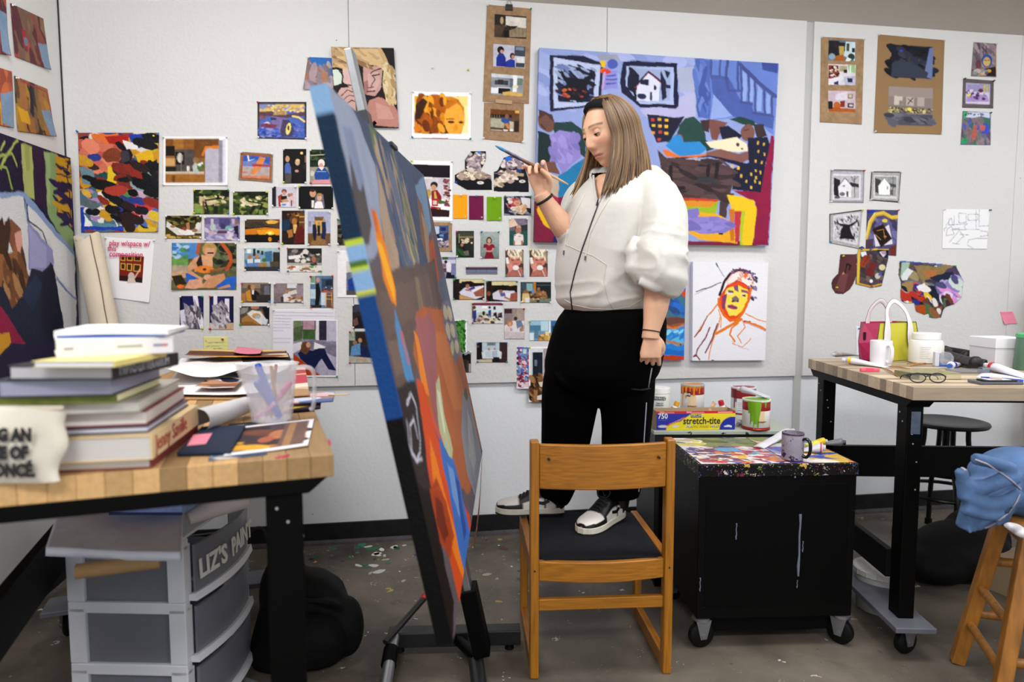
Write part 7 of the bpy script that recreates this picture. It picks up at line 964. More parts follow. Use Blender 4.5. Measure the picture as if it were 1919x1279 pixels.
# rolled canvas in the corner
rt = thing('canvas_roll', 'roll of raw beige canvas leaning in the corner', 'canvas roll', M=TR(*ony(272, 1000, 3.36)))
a, b = ony(165, 446, 3.40), ony(272, 1003, 3.36); ax = (b-a).normalized(); e1 = Vector((0, -1, 0)); e1 = (e1-ax*e1.dot(ax)).normalized(); e2 = ax.cross(e1)
rg = []
for i in range(18):
    s = i/17; R_ = .058+.012*s
    rg.append([a+(b-a)*s+e1*(R_*(1-.02*t)*math.cos(t))+e2*(R_*(1-.02*t)*math.sin(t))+ax*(.02*math.sin(t*2+1) if i == 0 else 0) for t in np.linspace(-.6, 2*PI+1.2, 40)])
MB().rings(rg, closed=False, cap=False).build('rolled_canvas', mat('d8cbb6', .85, noise=.05, bump=.1, bscale=200), rt, world=True, smooth=True)
rr_ = random.Random(2); MB().tube([rg[i][0]+e1*.003+e2*rr_.uniform(-.002, .002) for i in range(18)], .0022, 5).build('frayed_edge', mat('7a6a54', .9), rt, world=True)
# ------------------------------------------------------------ easel and the tilted canvas
ER = [Vector(p) for p in ((-.144, 1.446, 1.726), (.097, 2.945, 1.787), (.343, 2.954, .592), (.102, 1.454, .531))]
eo = sheet('easel_painting', ER, EASEL_ART, 240, m=PAINTED, depth=.036, rag=1.2, seed=31); tag(eo, 'big tilted canvas on the easel with an unfinished figure painting in blue, orange and grey', 'painting')
ED = (ER[3]-ER[0]).normalized(); EU = (ER[1]-ER[0]).normalized(); EN = EU.cross(ED); EN = EN if EN.x > 0 else -EN
mid0 = (ER[0]+ER[1])/2; mid1 = (ER[3]+ER[2])/2
_cc = sum(ER, Vector())/4; CB = [_cc+(p-_cc)*.95-EN*.0365 for p in ER]; RAW = mat('cdbfa6', .85, noise=.05, nscale=30)
def quadbox(c4, th, nm, m): MB().add([p for p in c4]+[p-EN*th for p in c4], [[0, 1, 2, 3], [4, 5, 6, 7], [0, 1, 5, 4], [1, 2, 6, 5], [2, 3, 7, 6], [3, 0, 4, 7]]).build(nm, m, eo, world=True)
quadbox(CB, .001, 'canvas_back', RAW)
def inset(a, b, c, d): return [a, b, b+(c-b)*.05, a+(d-a)*.05]
for k in range(4): quadbox([p-EN*.0011 for p in inset(CB[k], CB[(k+1) % 4], CB[(k+2) % 4], CB[(k+3) % 4])], .006, 'stretcher_bar', mat('c8a878', .7, noise=.1))
ET = thing('easel', 'metal studio easel with silver mast and black base carrying the tilted canvas', 'easel', M=TR(.20, 2.38, 0))
back = -EN*.066
Fm = lambda c: frame(c, EU, EN, -ED)
mb_ = (mid1+back); top = mid0+back-ED*.16; L_ = (mb_-top).length
MB().box(-.032, -.012, -1.10-.55, .032, .012, .30, T=Fm(mid0+back)).build('mast', mat('9a9ca0', .3, metal=.85, noise=.12, nscale=20), ET, world=True, bevel=.003)
MB().box(-.038, -.018, -.10, .038, .018, .115, T=Fm(mid0+back-EN*.002)).build('sleeve', mat('3a3c40', .4, metal=.6), ET, world=True, bevel=.003)
MB().box(-.05, -.02, -.01, .05, .075, .004, T=Fm(mid0+back)).build('top_clamp', mat('2a2b2e', .4, metal=.5), ET, world=True, bevel=.002)
for dz, dx in ((.085, .042), (.04, .05)):
    MB().tube([Fm(mid0+back) @ Vector((.034, 0, dz)), Fm(mid0+back) @ Vector((.034+dx, .0, dz))], [.010, .010], 12).build('clamp_screw', STEEL, ET, world=True, smooth=True)
    MB().tube([Fm(mid0+back) @ Vector((.034+dx, -.02, dz-.012)), Fm(mid0+back) @ Vector((.034+dx, .02, dz+.012))], .006, 10).build('clamp_handle', BLACKM, ET, world=True, smooth=True)
MB().box(-.06, -.01, -.024, .06, .045, -.004, T=Fm(mid1+back)).build('ledge', BLACKM, ET, world=True, bevel=.003)
foot = Fm(mid0+back) @ Vector((0, 0, -1.60))
MB().box(-.040, -.028, -1.70, .040, .028, -1.46, T=Fm(mid0+back)).build('socket', BLACKM, ET, world=True, bevel=.004)
b0, b1 = onz(728, 1196, .05), onz(975, 1190, .05)
d = (b1-b0).normalized(); bm_ = frame((b0+b1)/2, d, Vector((-d.y, d.x, 0)), (0, 0, 1)); hl2 = (b1-b0).length/2
MB().box(-hl2, -.03, -.025, hl2, .03, .03, T=bm_).build('base_bar', mat('121214', .45), ET, world=True, bevel=.004)
for s in (-1, 1): MB().tube([bm_ @ Vector((s*(hl2-.04), 0, -.05)), bm_ @ Vector((s*(hl2-.04), 0, -.03))], [.017, .014], 12).build('foot_pad', RUBBER, ET, world=True, smooth=True)
def leg3(a, b, r, nm, m): MB().tube([a, b], r, 14).build(nm, m, ET, world=True, smooth=True)
leg3(onz(738, 1195, .075), onz(712, 1345, .02), .02, 'front_leg', mat('a8aaae', .3, metal=.85))
MB().tube([onz(733, 1218, .065), onz(728, 1248, .05)], .026, 14).build('leg_collar', BLACKM, ET, world=True, smooth=True)
leg3(onz(885, 1180, .06), onz(905, 1345, .025), .026, 'front_leg', mat('17171a', .4))
leg3(onz(722, 1205, .09), ony(795, 1122, 2.50), .011, 'brace', mat('161618', .4))
leg3(ony(790, 1128, 2.495), ony(798, 1116, 2.505), .0125, 'brace_tip', mat('b81c1c', .4))
leg3(Vector((foot.x, foot.y, .06)), (b0+b1)/2, .02, 'spine', BLACKM)
# ------------------------------------------------------------ things on the left bench
def book(z0, t, near, far, w, ln, cover, pages, label, rz=0.0, title=None, tcol=None, spine=True, soft=False):
    N_ = onz(*near, z0); F_ = onz(*far, z0); d = (F_-N_); d.z = 0; d.normalize(); d = Matrix.Rotation(rz, 3, 'Z') @ d; r = Vector((d.y, -d.x, 0))
    tg = thing('book', label, 'book', M=frame(N_, r, d, (0, 0, 1)), group='books stacked on the left bench')
    c = .0028 if not soft else .0012; cm = mat(cover, .45, noise=.06, nscale=12)
    MB().box(-w, 0, 0, 0, ln, c).build('cover', cm, tg, bevel=.0008); MB().box(-w, 0, t-c, 0, ln, t).build('cover', cm, tg, bevel=.0008)
    MB().box(-w+.004, .003, c, -.003, ln-.003, t-c).build('pages', mat(pages, .8, noise=.05, nscale=3, stretch=(1, 1, 90)), tg)
    if spine: MB().box(-.003, 0, c, 0, ln, t-c).build('spine', cm, tg)
    else: MB().box(-w, 0, c, -w+.004, ln, t-c).build('spine', cm, tg)
    if title: text_mesh(title, t*.95 if len(title) < 14 else t*.85, TR(.0008, ln*.06, t*.24) @ rotm('Z', PI/2) @ rotm('X', PI/2), 'spine_title', mat(tcol, .6), tg, sx=1.0 if len(title) < 14 else .86)
    return tg
zs = TZ+.0012
book(zs, .020, (284,878), (368,812), .215, .33, '7c2a2e', 'ddd6cc', 'thin maroon-covered book at the very bottom of the stack'); zs += .0204
book(zs, .046, (286,862), (370,797), .215, .335, 'e0c596', 'cdc8c6', 'thick cream book with red spine title near the bottom of the stack', title='Jenny Saville', tcol='a03428'); zs += .0464
book(zs, .013, (278,811), (360,756), .21, .30, '4a4a60', 'd0d0dc', 'thin grey-edged book lying on the thick cream one', spine=False); zs += .0134
book(zs, .028, (276,797), (364,736), .21, .315, '7c1420', 'd6d0cc', 'white-paged book with dark red cover in mid-stack', spine=False)
MB().box(-.20, -.0006, .006, -.16, .0001, .012).build('edge_stain', mat('6a2030', .6), bpy.data.objects['book.003']); zs += .0284
book(zs, .022, (262,773), (364,712), .205, .31, 'a09c92', 'cfcac2', 'grey hardback book in the middle of the stack', spine=False); zs += .0224
book(zs, .015, (220,755), (324,711), .19, .24, '6a7424', 'e2dab4', 'green soft-covered book with cream pages', spine=False, soft=True)
MB().box(-.20, -.0008, 0, 0, .0004, .014).build('green_spine', mat('66701f', .5, noise=.3, nscale=40), bpy.data.objects['book.005']); zs += .0154
book(zs, .032, (211,742), (309,706), .19, .245, '2a2a30', '9a9cb4', 'dark hardback with blue-grey page edges', spine=False); zs += .0324
book(zs, .026, (213,713), (310,690), .185, .235, '12131c', 'bcbac0', 'black-spined book with pale block lettering', title='TYPTO LITTERARIUM', tcol='b9b9c4'); zs += .0264
book(zs, .011, (216,689), (296,672), .14, .18, 'e0cf80', 'd8dae8', 'thin yellow booklet below the white paperback', soft=True); zs += .0115
def book_front(z0, t, left, right, dep, cover, pages, label, rows=()):
    A_ = onz(*left, z0); B_ = onz(*right, z0); d = (B_-A_); w = d.length; d.normalize()
    tg = thing('book', label, 'book', M=frame(A_, d, (-d.y, d.x, 0), (0, 0, 1)), group='books stacked on the left bench'); cm = mat(cover, .45)
    MB().box(0, 0, 0, w, dep, .0012).build('cover', cm, tg); MB().box(0, 0, t-.0012, w, dep, t).build('cover', cm, tg); MB().box(0, 0, .0012, w, .002, t-.0012).build('spine', cm, tg)
    MB().box(.003, .002, .0012, w-.003, dep-.002, t-.0012).build('pages', mat(pages, .8), tg)
    for x, l, c in rows: MB().box(x*w, -.0005, t*.42, (x+l)*w, 0, t*.58).build('spine_print', mat(c, .6), tg)
    return tg
book_front(zs, .031, (106,672), (325,661), .17, 'e6e4e6', 'e2ded6', 'white paperback with its spine turned to the camera', ((.06, .08, '9a9aa0'), (.50, .22, 'a8a6a0'), (.82, .08, '8a8a98'), (.90, .05, 'd07080'))); zs += .0316
pw = thing('paper_pad', 'white folded pad with a blue edge on top of the book stack', 'notepad', M=frame(onz(106, 634, zs), (.998, .05, 0), (-.05, .998, 0), (0, 0, 1)))
MB().box(0, 0, 0, .182, .15, .004).build('blue_cover', mat('2a5aa8', .5), pw)
rg = [[(x, 0, .004+.002*math.sin(x*20)), (x, .15, .006), (x, .15, .014+.003*math.sin(x*16+1)), (x, 0, .013+.003*math.sin(x*16))] for x in np.linspace(-.004, .188, 14)]
MB().rings(rg).build('sheets', mat('f0f0f2', .7), pw)
# zip pouch
pc = thing('zip_pouch', 'cream canvas zip pouch printed with bold black lettering', 'pouch', M=frame(onz(-60, 903, TZ), (.989, -.15, 0), (.15, .989, 0), (0, 0, 1)))
rg = []
PW = (onz(112, 897, TZ)-onz(-60, 899, TZ)).length
for i in range(15):
    s = i/14; z = s*.128; th = .022*math.sin(PI*(.12+.80*s))**.7; x1 = PW+.018*s-.006*math.sin(s*9); x0 = -.004+.004*math.sin(s*7)
    ring = []
    for j in range(24):
        u = j/23; x = x0+(x1-x0)*u; b = math.sin(PI*min(1, max(0, u)))**.35; ring.append((x, -th*b*(1+.12*math.sin(u*9+s*6))+.006*s, z+.006*math.sin(u*4)*s))
    for j in range(24):
        u = 1-j/23; x = x0+(x1-x0)*u; b = math.sin(PI*u)**.35; ring.append((x, .004+th*b*.35+.008*s, z+.006*math.sin(u*4)*s))
    rg.append(ring)
MB().rings(rg).build('canvas_body', mat('d9d2c4', .85, noise=.05, nscale=9, bump=.1, bscale=300), pc, smooth=True, angle=70)
MB().box(.004, .004, .126, PW+.01, .012, .134).build('zip_tape', mat('cfc6b4', .8), pc, bevel=.002)
for s_, x, z in (('FEELING AN', .078, .079), ('SENSE OF', .070, .048), ('BEYONCÉ.', .081, .017)):
    text_mesh(s_, .030, TR(PW+x-.103, -.0275, z) @ rotm('X', PI/2), 'printed_lettering', mat('1c1c1e', .7), pc, align='RIGHT', shear=.08, sx=.78, bold=.0022)
# measuring jug of markers
JG = thing('measuring_jug', 'frosted plastic jug holding markers and brushes on the left bench', 'jug', M=TR(*onz(510, 790, TZ)) @ rotm('Z', .0))
FROST = mat('eef0fa', .25, alpha=.30, spec=.4)
n_ = 40; rg = []
for z, r in ((.002, .046), (.004, .050), (.06, .056), (.12, .062), (.145, .066), (.149, .070), (.149, .066), (.145, .063), (.06, .0535), (.006, .047), (.006, .02)):
    rg.append([((r*(1+(.28*max(0, math.cos(t-PI))**14 if z > .11 else 0)))*math.cos(t), r*math.sin(t), z) for t in [2*PI*j/n_ for j in range(n_)]])
MB().rings(rg).build('jug_body', FROST, JG, smooth=True, angle=60)
MB().tube(polyline([(.058, 0, .135), (.085, 0, .138), (.104, 0, .126), (.106, 0, .08), (.102, 0, .035), (.094, 0, .028)], 5), .010, 10, flat=.6).build('handle', FROST, JG, smooth=True)
jb = onz(510, 790, TZ)
for nm, lb, c1, c2, p0, p1, r in (('marker', 'blue-capped marker standing in the frosted jug', '2a6ad0', '1c50c0', (.018,.0,.012), (-.030,-.012,.150), .008), ('marker', 'pink marker leaning right in the frosted jug', 'e888b8', 'e070a8', (-.02,.01,.012), (.046,.012,.098), .007),
                                  ('paintbrush', 'ochre-handled brush standing in the frosted jug', '8a5a2c', 'b07a38', (.012,.012,.012), (.002,-.004,.143), .004), ('paintbrush', 'slim tan brush standing in the frosted jug', 'c08a44', '9a4a20', (.0,-.012,.012), (.012,.008,.145), .0038), ('marker', 'short blue marker leaning left in the frosted jug', '2050c0', '1a44b0', (.022,-.016,.012), (-.032,-.024,.108), .0085), ('marker', 'pale pink marker lying low in the frosted jug', 'f0a8c8', 'e898b8', (-.036,-.014,.014), (.012,-.024,.05), .006)):
    a = jb+Vector(p0); b = jb+Vector(p1); tg = thing(nm, lb, 'brush' if nm == 'paintbrush' else 'marker', M=TR(*a))
    MB().tube([a, a+(b-a)*.7], r, 10).build('shaft', mat(c1, .4), tg, world=True, smooth=True); MB().tube([a+(b-a)*.68, a+(b-a)*.97, b], [r*1.1, r*1.1, r*.7], 10).build('cap', mat(c2, .35), tg, world=True, smooth=True)
# prints, notebook and papers lying on the bench
def flat(name, label, cat, q, z, ops, nx=40, m=None, curl=0.0, thick=.0008, seed=1, group=None):
    cs = [onz(x, y, z) for x, y in q]
    o = sheet(name, cs, ops, nx, m=m or PAPER, curl=curl, thick=thick, seed=seed); tag(o, label, cat, group); return o
nb = flat('notebook', 'navy notebook with a pink sticky note beside the book stack', 'notebook', [(378,800),(460,797),(432,846),(332,848)], TZ+.010, 'b 222c42;n .1 6', 20, thick=.008)
c_ = [onz(x, y, TZ+.0112) for x, y in ((362,815),(398,812),(386,832),(350,836))]; s_ = sheet('sticky_note', c_, 'b e888a0;n .1 12', 12, parent=None, thick=.0004); tag(s_, 'pink sticky note stuck on the navy notebook', 'sticky note')
flat('art_print', 'brown-toned art print with white border at the bench corner', 'print', [(455,800),(589,785),(577,836),(418,856)], TZ+.0035, 'b eceaf0;r 2 6 93 92 4a3a3e;r 4 8 40 60 2a2024;d 5 30 10 30 60 90 9 2 20 a0683c 6a3c2c c88a58 d8a028 3a2a2c;e 55 48 12 16 b0724c;e 42 62 10 10 a85a40;r 60 6 93 92 6a5048;r 66 6 76 92 9a7450;n .2 8', 60, m=PHOTO, curl=.003)
flat('art_print', 'blue-grey print peeking out below the brown art print', 'print', [(395,850),(500,838),(500,852),(390,864)], TZ+.0018, 'b 5a6a8a;d 3 20 0 0 100 100 20 2 0 3a4a6a 8a94a8 c8c4bc', 30, m=PHOTO)
flat('art_print', 'mottled dark print under the navy notebook', 'print', [(430,795),(545,785),(520,805),(410,815)], TZ+.0012, 'b 4a4a40;d 8 40 0 0 100 100 14 2 0 8a8a58 2a3a5a c8b070 1c1c20 a08a78', 36, m=PHOTO)
# curled sheet of paper
rp = thing('curled_paper', 'thick white sheet curling up beside the book stack', 'paper', M=TR(*onz(420, 795, TZ)))
a, b = onz(372, 790, TZ+.03), onz(462, 760, TZ+.03); ax = (b-a).normalized(); sd = Vector((ax.y, -ax.x, 0))
rg = []
for i in range(10):
    s = i/9; R_ = .028-.006*s
    rg.append([a+(b-a)*s+sd*(R_*math.cos(t)*(1+.10*t))+Vector((0, 0, 1))*(R_*math.sin(t)*(1+.02*t)) for t in np.linspace(-1.4, 3.9, 26)])
MB().rings(rg, closed=False, cap=False).build('sheet', mat('c9c9cc', .6), rp, world=True, smooth=True)
# the pile at the back of the bench
PL = [('cardboard_sheet', 'tan cardboard sheet at the bottom of the bench pile', 'cardboard', [(330,692),(548,688),(520,748),(205,746)], .006, 'b b08c62;n .08 4', 0, .005),
      ('paper_sheet', 'large white sheet spread over the cardboard', 'paper', [(335,690),(535,682),(490,742),(300,740)], .014, 'b efeff2;n .04 4', .02, .001),
      ('art_print', 'dark print of crouching figures lying on white sheets', 'print', [(400,704),(458,710),(440,728),(362,728)], .030, 'b d8d4d8;p 3a2a24 0 60 30 40 60 50 100 40 95 80 60 95 20 95;p 1c2440 30 20 60 5 95 20 90 45 50 45;d 4 20 10 40 90 90 9 2 0 8a5a40 c08a68 2a1c20', .01, .0008),
      ('paper_sheet', 'crumpled white paper draped over the bench pile', 'paper', [(340,674),(478,668),(470,708),(300,714)], .036, 'b f3f3f4;n .05 6', .06, .001),
      ('paper_sheet', 'cream paper sheet right of the crumpled one', 'paper', [(455,675),(545,672),(540,705),(440,705)], .034, 'b efe9dc;n .05 6', .04, .001),
      ('folder', 'black folder near the top of the bench pile', 'folder', [(450,664),(540,662),(545,674),(455,676)], .050, 'b 14141c', 0, .006),
      ('art_print', 'orange-brown print fanned out on top of the bench pile', 'print', [(358,655),(536,657),(541,670),(345,670)], .062, 'b c88a30;d 6 40 0 0 100 100 26 3 0 e0a040 8a4a18 f0c878 5a2c10 e8dcc8', .012, .001),
      ('paper_sheet', 'pink paper slip on top of the bench pile', 'paper', [(445,650),(492,655),(488,664),(436,664)], .070, 'b e888a0', .01, .0008),
      ('magazine', 'pastel magazine at the right end of the bench', 'magazine', [(545,738),(628,735),(624,752),(540,756)], .022, 'b 8a9ac8;d 2 30 0 0 100 100 16 2 0 e8a8b0 5a6a98 c8d0e8 b08a60', .004, .004),
      ('magazine', 'dark magazine below the pastel one at the bench end', 'magazine', [(535,752),(602,748),(600,764),(530,770)], .010, 'b 3a2a40;d 2 30 0 0 100 100 16 2 0 e8a8b0 2a2030 c8a838 8a9ac8', .003, .007),
      ('wood_block', 'cream cardboard offcut behind the jug', 'cardboard', [(545,690),(572,688),(580,740),(545,742)], .03, 'b d8bc98;d 3 12 0 0 100 100 9 2 0 c04a58 e8dcc8 b08a68', .0, .004)]
for k, (nm, lb, ct, q, dz, ops, cu, th) in enumerate(PL):
    flat(nm, lb, ct, q, TZ+dz, ops, 34, curl=cu, thick=th, seed=200+k, m=PHOTO if nm == 'art_print' else None)
MB().prism([(0, -.008), (.055, -.008), (.064, 0), (.055, .008), (0, .008)], 0, .002, T=TR(*onz(615, 741, TZ+.024))).build('paint_stick', mat('d8b48c', .6), thing('paint_stick', 'bare wooden stick poking over the bench end', 'stick', M=TR(0, 0, 0)), bevel=.0005)
tag(flat('magenta_folder', 'magenta folder edge behind the zip pouch', 'folder', [(-40,752),(44,749),(44,774),(-40,779)], TZ+.0215, 'b b0204a;n .1 6', 12, thick=.02), 'magenta folder edge behind the zip pouch', 'folder')
for q, lb in (([(508,858),(540,850),(546,856),(515,862)], 'small crimson paint dab near the bench front edge'), ([(612,815),(620,826),(621,838),(616,836)], 'crimson paint smear at the bench right edge')):
    o = sheet('paint_dab', [onz(x, y, TZ+.0008) for x, y in q], 'b b02848;n .2 6', 10, thick=.0004, poly=[(10,50),(40,8),(95,20),(98,60),(60,95),(20,80)]); tag(o, lb, 'paint stain')
# ------------------------------------------------------------ under the left bench
DR = thing('drawer_tower', 'grey translucent plastic drawer tower under the left bench', 'drawer unit', (-.958, 2.068, 0), -.2)
GP = mat('d8dae2', .45, spec=.3); GT = mat('8e909c', .3, trans=.25, alpha=.62, spec=.4)
DW, DD = .345, .42
def bulge(y): return .030*math.sin(PI*min(1, max(0, y/DD)))
for k in range(3):
    z0 = .05+.184*k
    for x0, x1, y0, y1 in ((0, .05, 0, .05), (DW-.05, DW, 0, .04), (0, .05, DD-.04, DD), (DW-.05, DW, DD-.04, DD)):
        MB().box(x0, y0, z0, x1, y1, z0+.165).build('post', GP, DR, bevel=.003)
    MB().box(0, 0, z0+.150, DW, .03, z0+.184).build('side_rail', GP, DR, bevel=.004)
    MB().box(.05, .012, z0, DW-.05, .016, z0+.150).build('side_panel', GT, DR)
    MB().box(0, DD-.03, z0+.150, DW, DD, z0+.184).build('side_rail', GP, DR, bevel=.004)
    rg = [[(DW+bulge(y), y, z0+.012), (DW+bulge(y)+.004, y, z0+.012), (DW+bulge(y)+.010, y, z0+.160), (DW+bulge(y), y, z0+.160)] for y in np.linspace(.035, DD-.035, 14)]
    dr = MB().rings(rg).build('drawer', GT, DR, smooth=True)
    rg = [[(DW+bulge(y)-.004, y, z0), (DW+bulge(y)+.020, y, z0), (DW+bulge(y)+.016, y, z0+.022), (DW+bulge(y)-.004, y, z0+.018)] for y in np.linspace(.02, DD-.02, 14)]
    MB().rings(rg).build('drawer_lip', GP, dr, smooth=True)
    MB().box(.06, .06, z0+.01, DW-.06, DD-.06, z0+.06+.03*(k % 2)).build('drawer_contents', mat('5c5e70', .8, noise=.4, nscale=12), DR)
    if k == 2:
        for s_, y, dy in (("LIZ'S", .04, .0), ('PAINT', .205, .0)):
            ym = y+.07; an = math.atan2(bulge(ym+.05)-bulge(ym-.05), .1)
            text_mesh(s_, .078, TR(DW+bulge(y)+.016, y, z0+.058) @ rotm('Z', PI/2-an) @ rotm('X', PI/2-.04), 'tape_lettering', mat('dcdcd8', .7), DR, sx=.86, bold=.0025, depth=.001)
MB().box(0, 0, .05+.552, DW, DD, .05+.562).build('top_panel', GP, DR, bevel=.003)
cl_ = sheet('folded_canvas', [onz(x, y, .668) for x, y in ((110,952),(342,962),(338,1040),(86,1030))], 'b c9cbd6;n .06 5', 40, m=mat('dde0f0', .8, noise=.08, nscale=9, bump=.6, bscale=9), curl=.02, thick=.022, seed=5); tag(cl_, 'folded white drop cloth on top of the drawer tower', 'cloth')
kr = thing('kraft_roll', 'roll of brown kraft paper under the folded drop cloth', 'paper roll', M=TR(*onz(230, 1075, .63)))
MB().tube([onz(142, 1072, .632), onz(300, 1052, .632)], .018, 16).build('roll', mat('a8875c', .8, noise=.08), kr, world=True, smooth=True)
bx = thing('flat_box', 'flat blue and white package on the folded drop cloth', 'package', M=TR(*onz(270, 968, .70)))
B0 = onz(204, 966, .692); B1 = onz(342, 966, .692); d = (B1-B0).normalized(); T_ = frame(B0, d, (-d.y, d.x, 0), (0, 0, 1)); wb_ = (B1-B0).length
MB().box(0, 0, 0, wb_, .14, .03, T=T_).build('box_body', mat('8aa0dc', .4, noise=.15, nscale=30), bx, world=True, bevel=.002)
MB().box(0, -.0008, .0, wb_, .0, .008, T=T_).build('box_stripe', mat('1c2a60', .5), bx, world=True)
bk = thing('cardboard_flat', 'brown cardboard flat standing on the blue package', 'cardboard', M=TR(*onz(330, 950, .73)))
MB().box(.03, .03, .031, wb_+.09, .2, .052, T=T_).build('board', mat('94714a', .8, noise=.1), bk, world=True, bevel=.001)
pr = thing('paper_roll', 'loosely rolled white paper on the drawer tower', 'paper roll', M=TR(*onz(390, 985, .63)))
MB().tube([onz(352, 972, .64), onz(405, 948, .66), onz(455, 930, .67)], [.020, .034, .040], 18).build('roll', mat('d8cfd0', .7, noise=.06), pr, world=True, smooth=True)
# black backpack on the floor
bp_ = MB(); c0 = onz(568, 1250, 0)
rg = []
for z, a, b, dx in ((0,.17,.11,0),(.02,.19,.125,0),(.10,.195,.13,.01),(.18,.18,.12,.02),(.25,.155,.10,.02),(.30,.11,.07,.0),(.32,.05,.03,-.02)):
    rg.append([c0+Vector((dx-.02+.86*a*math.copysign(abs(math.cos(t))**.6, math.cos(t)), .07+b*math.copysign(abs(math.sin(t))**.6, math.sin(t)), z)) for t in [2*PI*k/28 for k in range(28)]])
bp_.rings(rg); bp_.ball(c0+Vector((.02,-.05,.12)), (.13,.07,.10), 20); bp_.ball(c0+Vector((-.07,.10,.22)), (.09,.10,.15), 20, m=12); bp_.ball(c0+Vector((.15,.03,.12)), (.06,.07,.11), 16)
bp_.tube(polyline([c0+Vector(p) for p in ((-.1,-.02,.28),(0,-.06,.27),(.1,-.04,.24),(.15,.0,.19))], 4), .012, 8)
bme = fuse(bp_, .012, 3); BPK = thing('backpack', 'black backpack slumped on the floor under the left bench', 'backpack', M=TR(*c0)); link_mesh(bme, 'bag_body', mat('060607', .7, noise=.3, nscale=14, bump=.3, bscale=18, spec=.2), BPK)
MB().tube(polyline([c0+Vector(p) for p in ((-.26,.02,.20),(-.25,-.06,.12),(-.20,-.10,.05),(-.12,-.12,.015))], 5), .009, 8, flat=.4).build('strap', mat('4a4a4c', .7), BPK, world=True, smooth=True)
MB().tube(polyline([c0+Vector(p) for p in ((-.20,.12,.40),(-.19,.10,.45),(-.15,.12,.46),(-.13,.14,.40))], 5), .006, 8).build('grab_loop', mat('0a0a0b', .7), BPK, world=True, smooth=True)
# ------------------------------------------------------------ paint tubes, cans and things on cart, cabinet and right bench
def paint_tube(label, c0, c1, z, r, body, band, cap, group='paint tubes', crush=.0, bn=.16):
    """lying tube: cap end pixel c0, crimped end pixel c1, resting at height z"""
    A_ = onz(*c0, z); B_ = onz(*c1, z); d = (B_-A_); d.z = 0; L = d.length; d.normalize(); tg = thing('paint_tube', label, 'paint tube', M=frame(A_, d, (-d.y, d.x, 0), (0, 0, 1)), group=group)
    MB().tube([(0, 0, r), (L*.10, 0, r)], [r*.58, r*.62], 14).build('cap', mat(cap, .4), tg, smooth=True)
    rg = []
    for i in range(15):
        s = i/14; x = L*(.10+.90*s); wy = r*(.55 if i == 0 else 1.0+.35*s); hz = r*(.55 if i == 0 else (1.0-.86*s**1.3)); zc = r*(1-s)+hz*.2*s+.002
        wob = crush*math.sin(s*9+r*900)
        rg.append([(x, wy*math.cos(t)+wob*.5, max(.0006, zc+hz*math.sin(t)+wob*math.cos(t*2)*.5)) for t in [2*PI*j/18 for j in range(18)]])
    MB().rings(rg).build('tube_body', mat(body, .35, noise=.06, nscale=40), tg, smooth=True, angle=70)
    if band: MB().rings([[(x, y*1.02, z_*1.0+(.0005 if z_ > r else -.0002)) for x, y, z_ in rr] for rr in rg[1:3+int(bn*10)]], cap=False).build('colour_band', mat(band, .4), tg, smooth=True)
    return tg
def can(label, px, z, r, h, top, rim, bands, cat='paint can', name='paint_can'):
    P_ = onz(*px, z); P_ = P_+Vector((P_.x, P_.y, 0)).normalized()*r
    tg = thing(name, label, cat, M=TR(*P_) @ rotm('Z', math.atan2(-P_.y, -P_.x)), group='paint cans on the cabinet' if name == 'paint_can' else None)     # +x faces the camera
    for z0, z1, c in bands: MB().lathe([(r*.995, z0*h), (r, z0*h+.0005), (r, z1*h-.0005), (r*.995, z1*h)], 36).build('can_wall', mat(c, .35, noise=.05, nscale=20), tg, smooth=True)
    MB().lathe([(r*1.0, 0), (r*1.03, .002), (r*1.03, .005), (r, .007)], 36).build('bottom_rim', mat(rim, .35, metal=.3), tg, smooth=True)
    MB().lathe([(r, h-.006), (r*1.035, h-.004), (r*1.035, h+.002), (r*.93, h+.003), (r*.90, h-.006), (.001, h-.005)], 36).build('top_rim', mat(top, .4, noise=.1, nscale=30), tg, smooth=True)
    return tg
def on_can(tg, r, a0, a1, z0, z1, c, nm='label', lift=.0008):
    MB().rings([[((r+lift)*math.cos(a), (r+lift)*math.sin(a), z) for a in np.linspace(a0, a1, 12)] for z in (z0, z1)], closed=False, cap=False).build(nm, mat(c, .5, noise=.05, nscale=60), tg, smooth=True)
def can_text(tg, r, s, z, size, c, off=0.0, lift=.0022, sx=1.0): text_mesh(s, size, rotm('Z', off) @ TR(r+lift, 0, z) @ rotm('Z', PI/2) @ rotm('X', PI/2), 'lettering', mat(c, .5), tg, align='CENTER', sx=sx, bold=.0003)
CZ = .7012
g_ = can('white plastic paint jar with black block lettering behind the wrap box', (1236, 772), CZ, .050, .112, 'f0f0ee', 'e8e8e6', ((0, 1, 'eaeae8'),), 'jar', 'paint_jar')
MB().lathe([(.051, .088), (.052, .089), (.052, .113), (.050, .115), (.001, .1155)], 36).build('lid', mat('f2f2f0', .4), g_, smooth=True)
on_can(g_, .050, -.55, .55, .056, .074, '1a1a1c'); on_can(g_, .050, -.52, .52, .0585, .0715, 'e8e8e6', lift=.0012); can_text(g_, .050, 'GOLDEN', .0600, .0165, '141416', sx=.9); can_text(g_, .050, 'Heavy Gel', .040, .008, '3a3a70'); can_text(g_, .050, 'Molding Paste', .030, .007, '3a3a70')
o_ = can('paint can with orange drips over a red and white label', (1297, 770), CZ, .058, .125, 'a8bcc0', 'a8a8a8', ((0, .62, 'd9d6d4'), (.62, .9, 'a02018'), (.9, 1, 'd8801a')))
on_can(o_, .058, -.35, .30, .012, .078, 'e8c8a0'); on_can(o_, .058, -.62, -.15, .070, .092, '1c1c18', lift=.0012); can_text(o_, .058, 'BEHR', .075, .017, 'e8e8e4', -.42, sx=.85); can_text(o_, .058, 'DYNASTY', .018, .010, '5a2a18', .0)
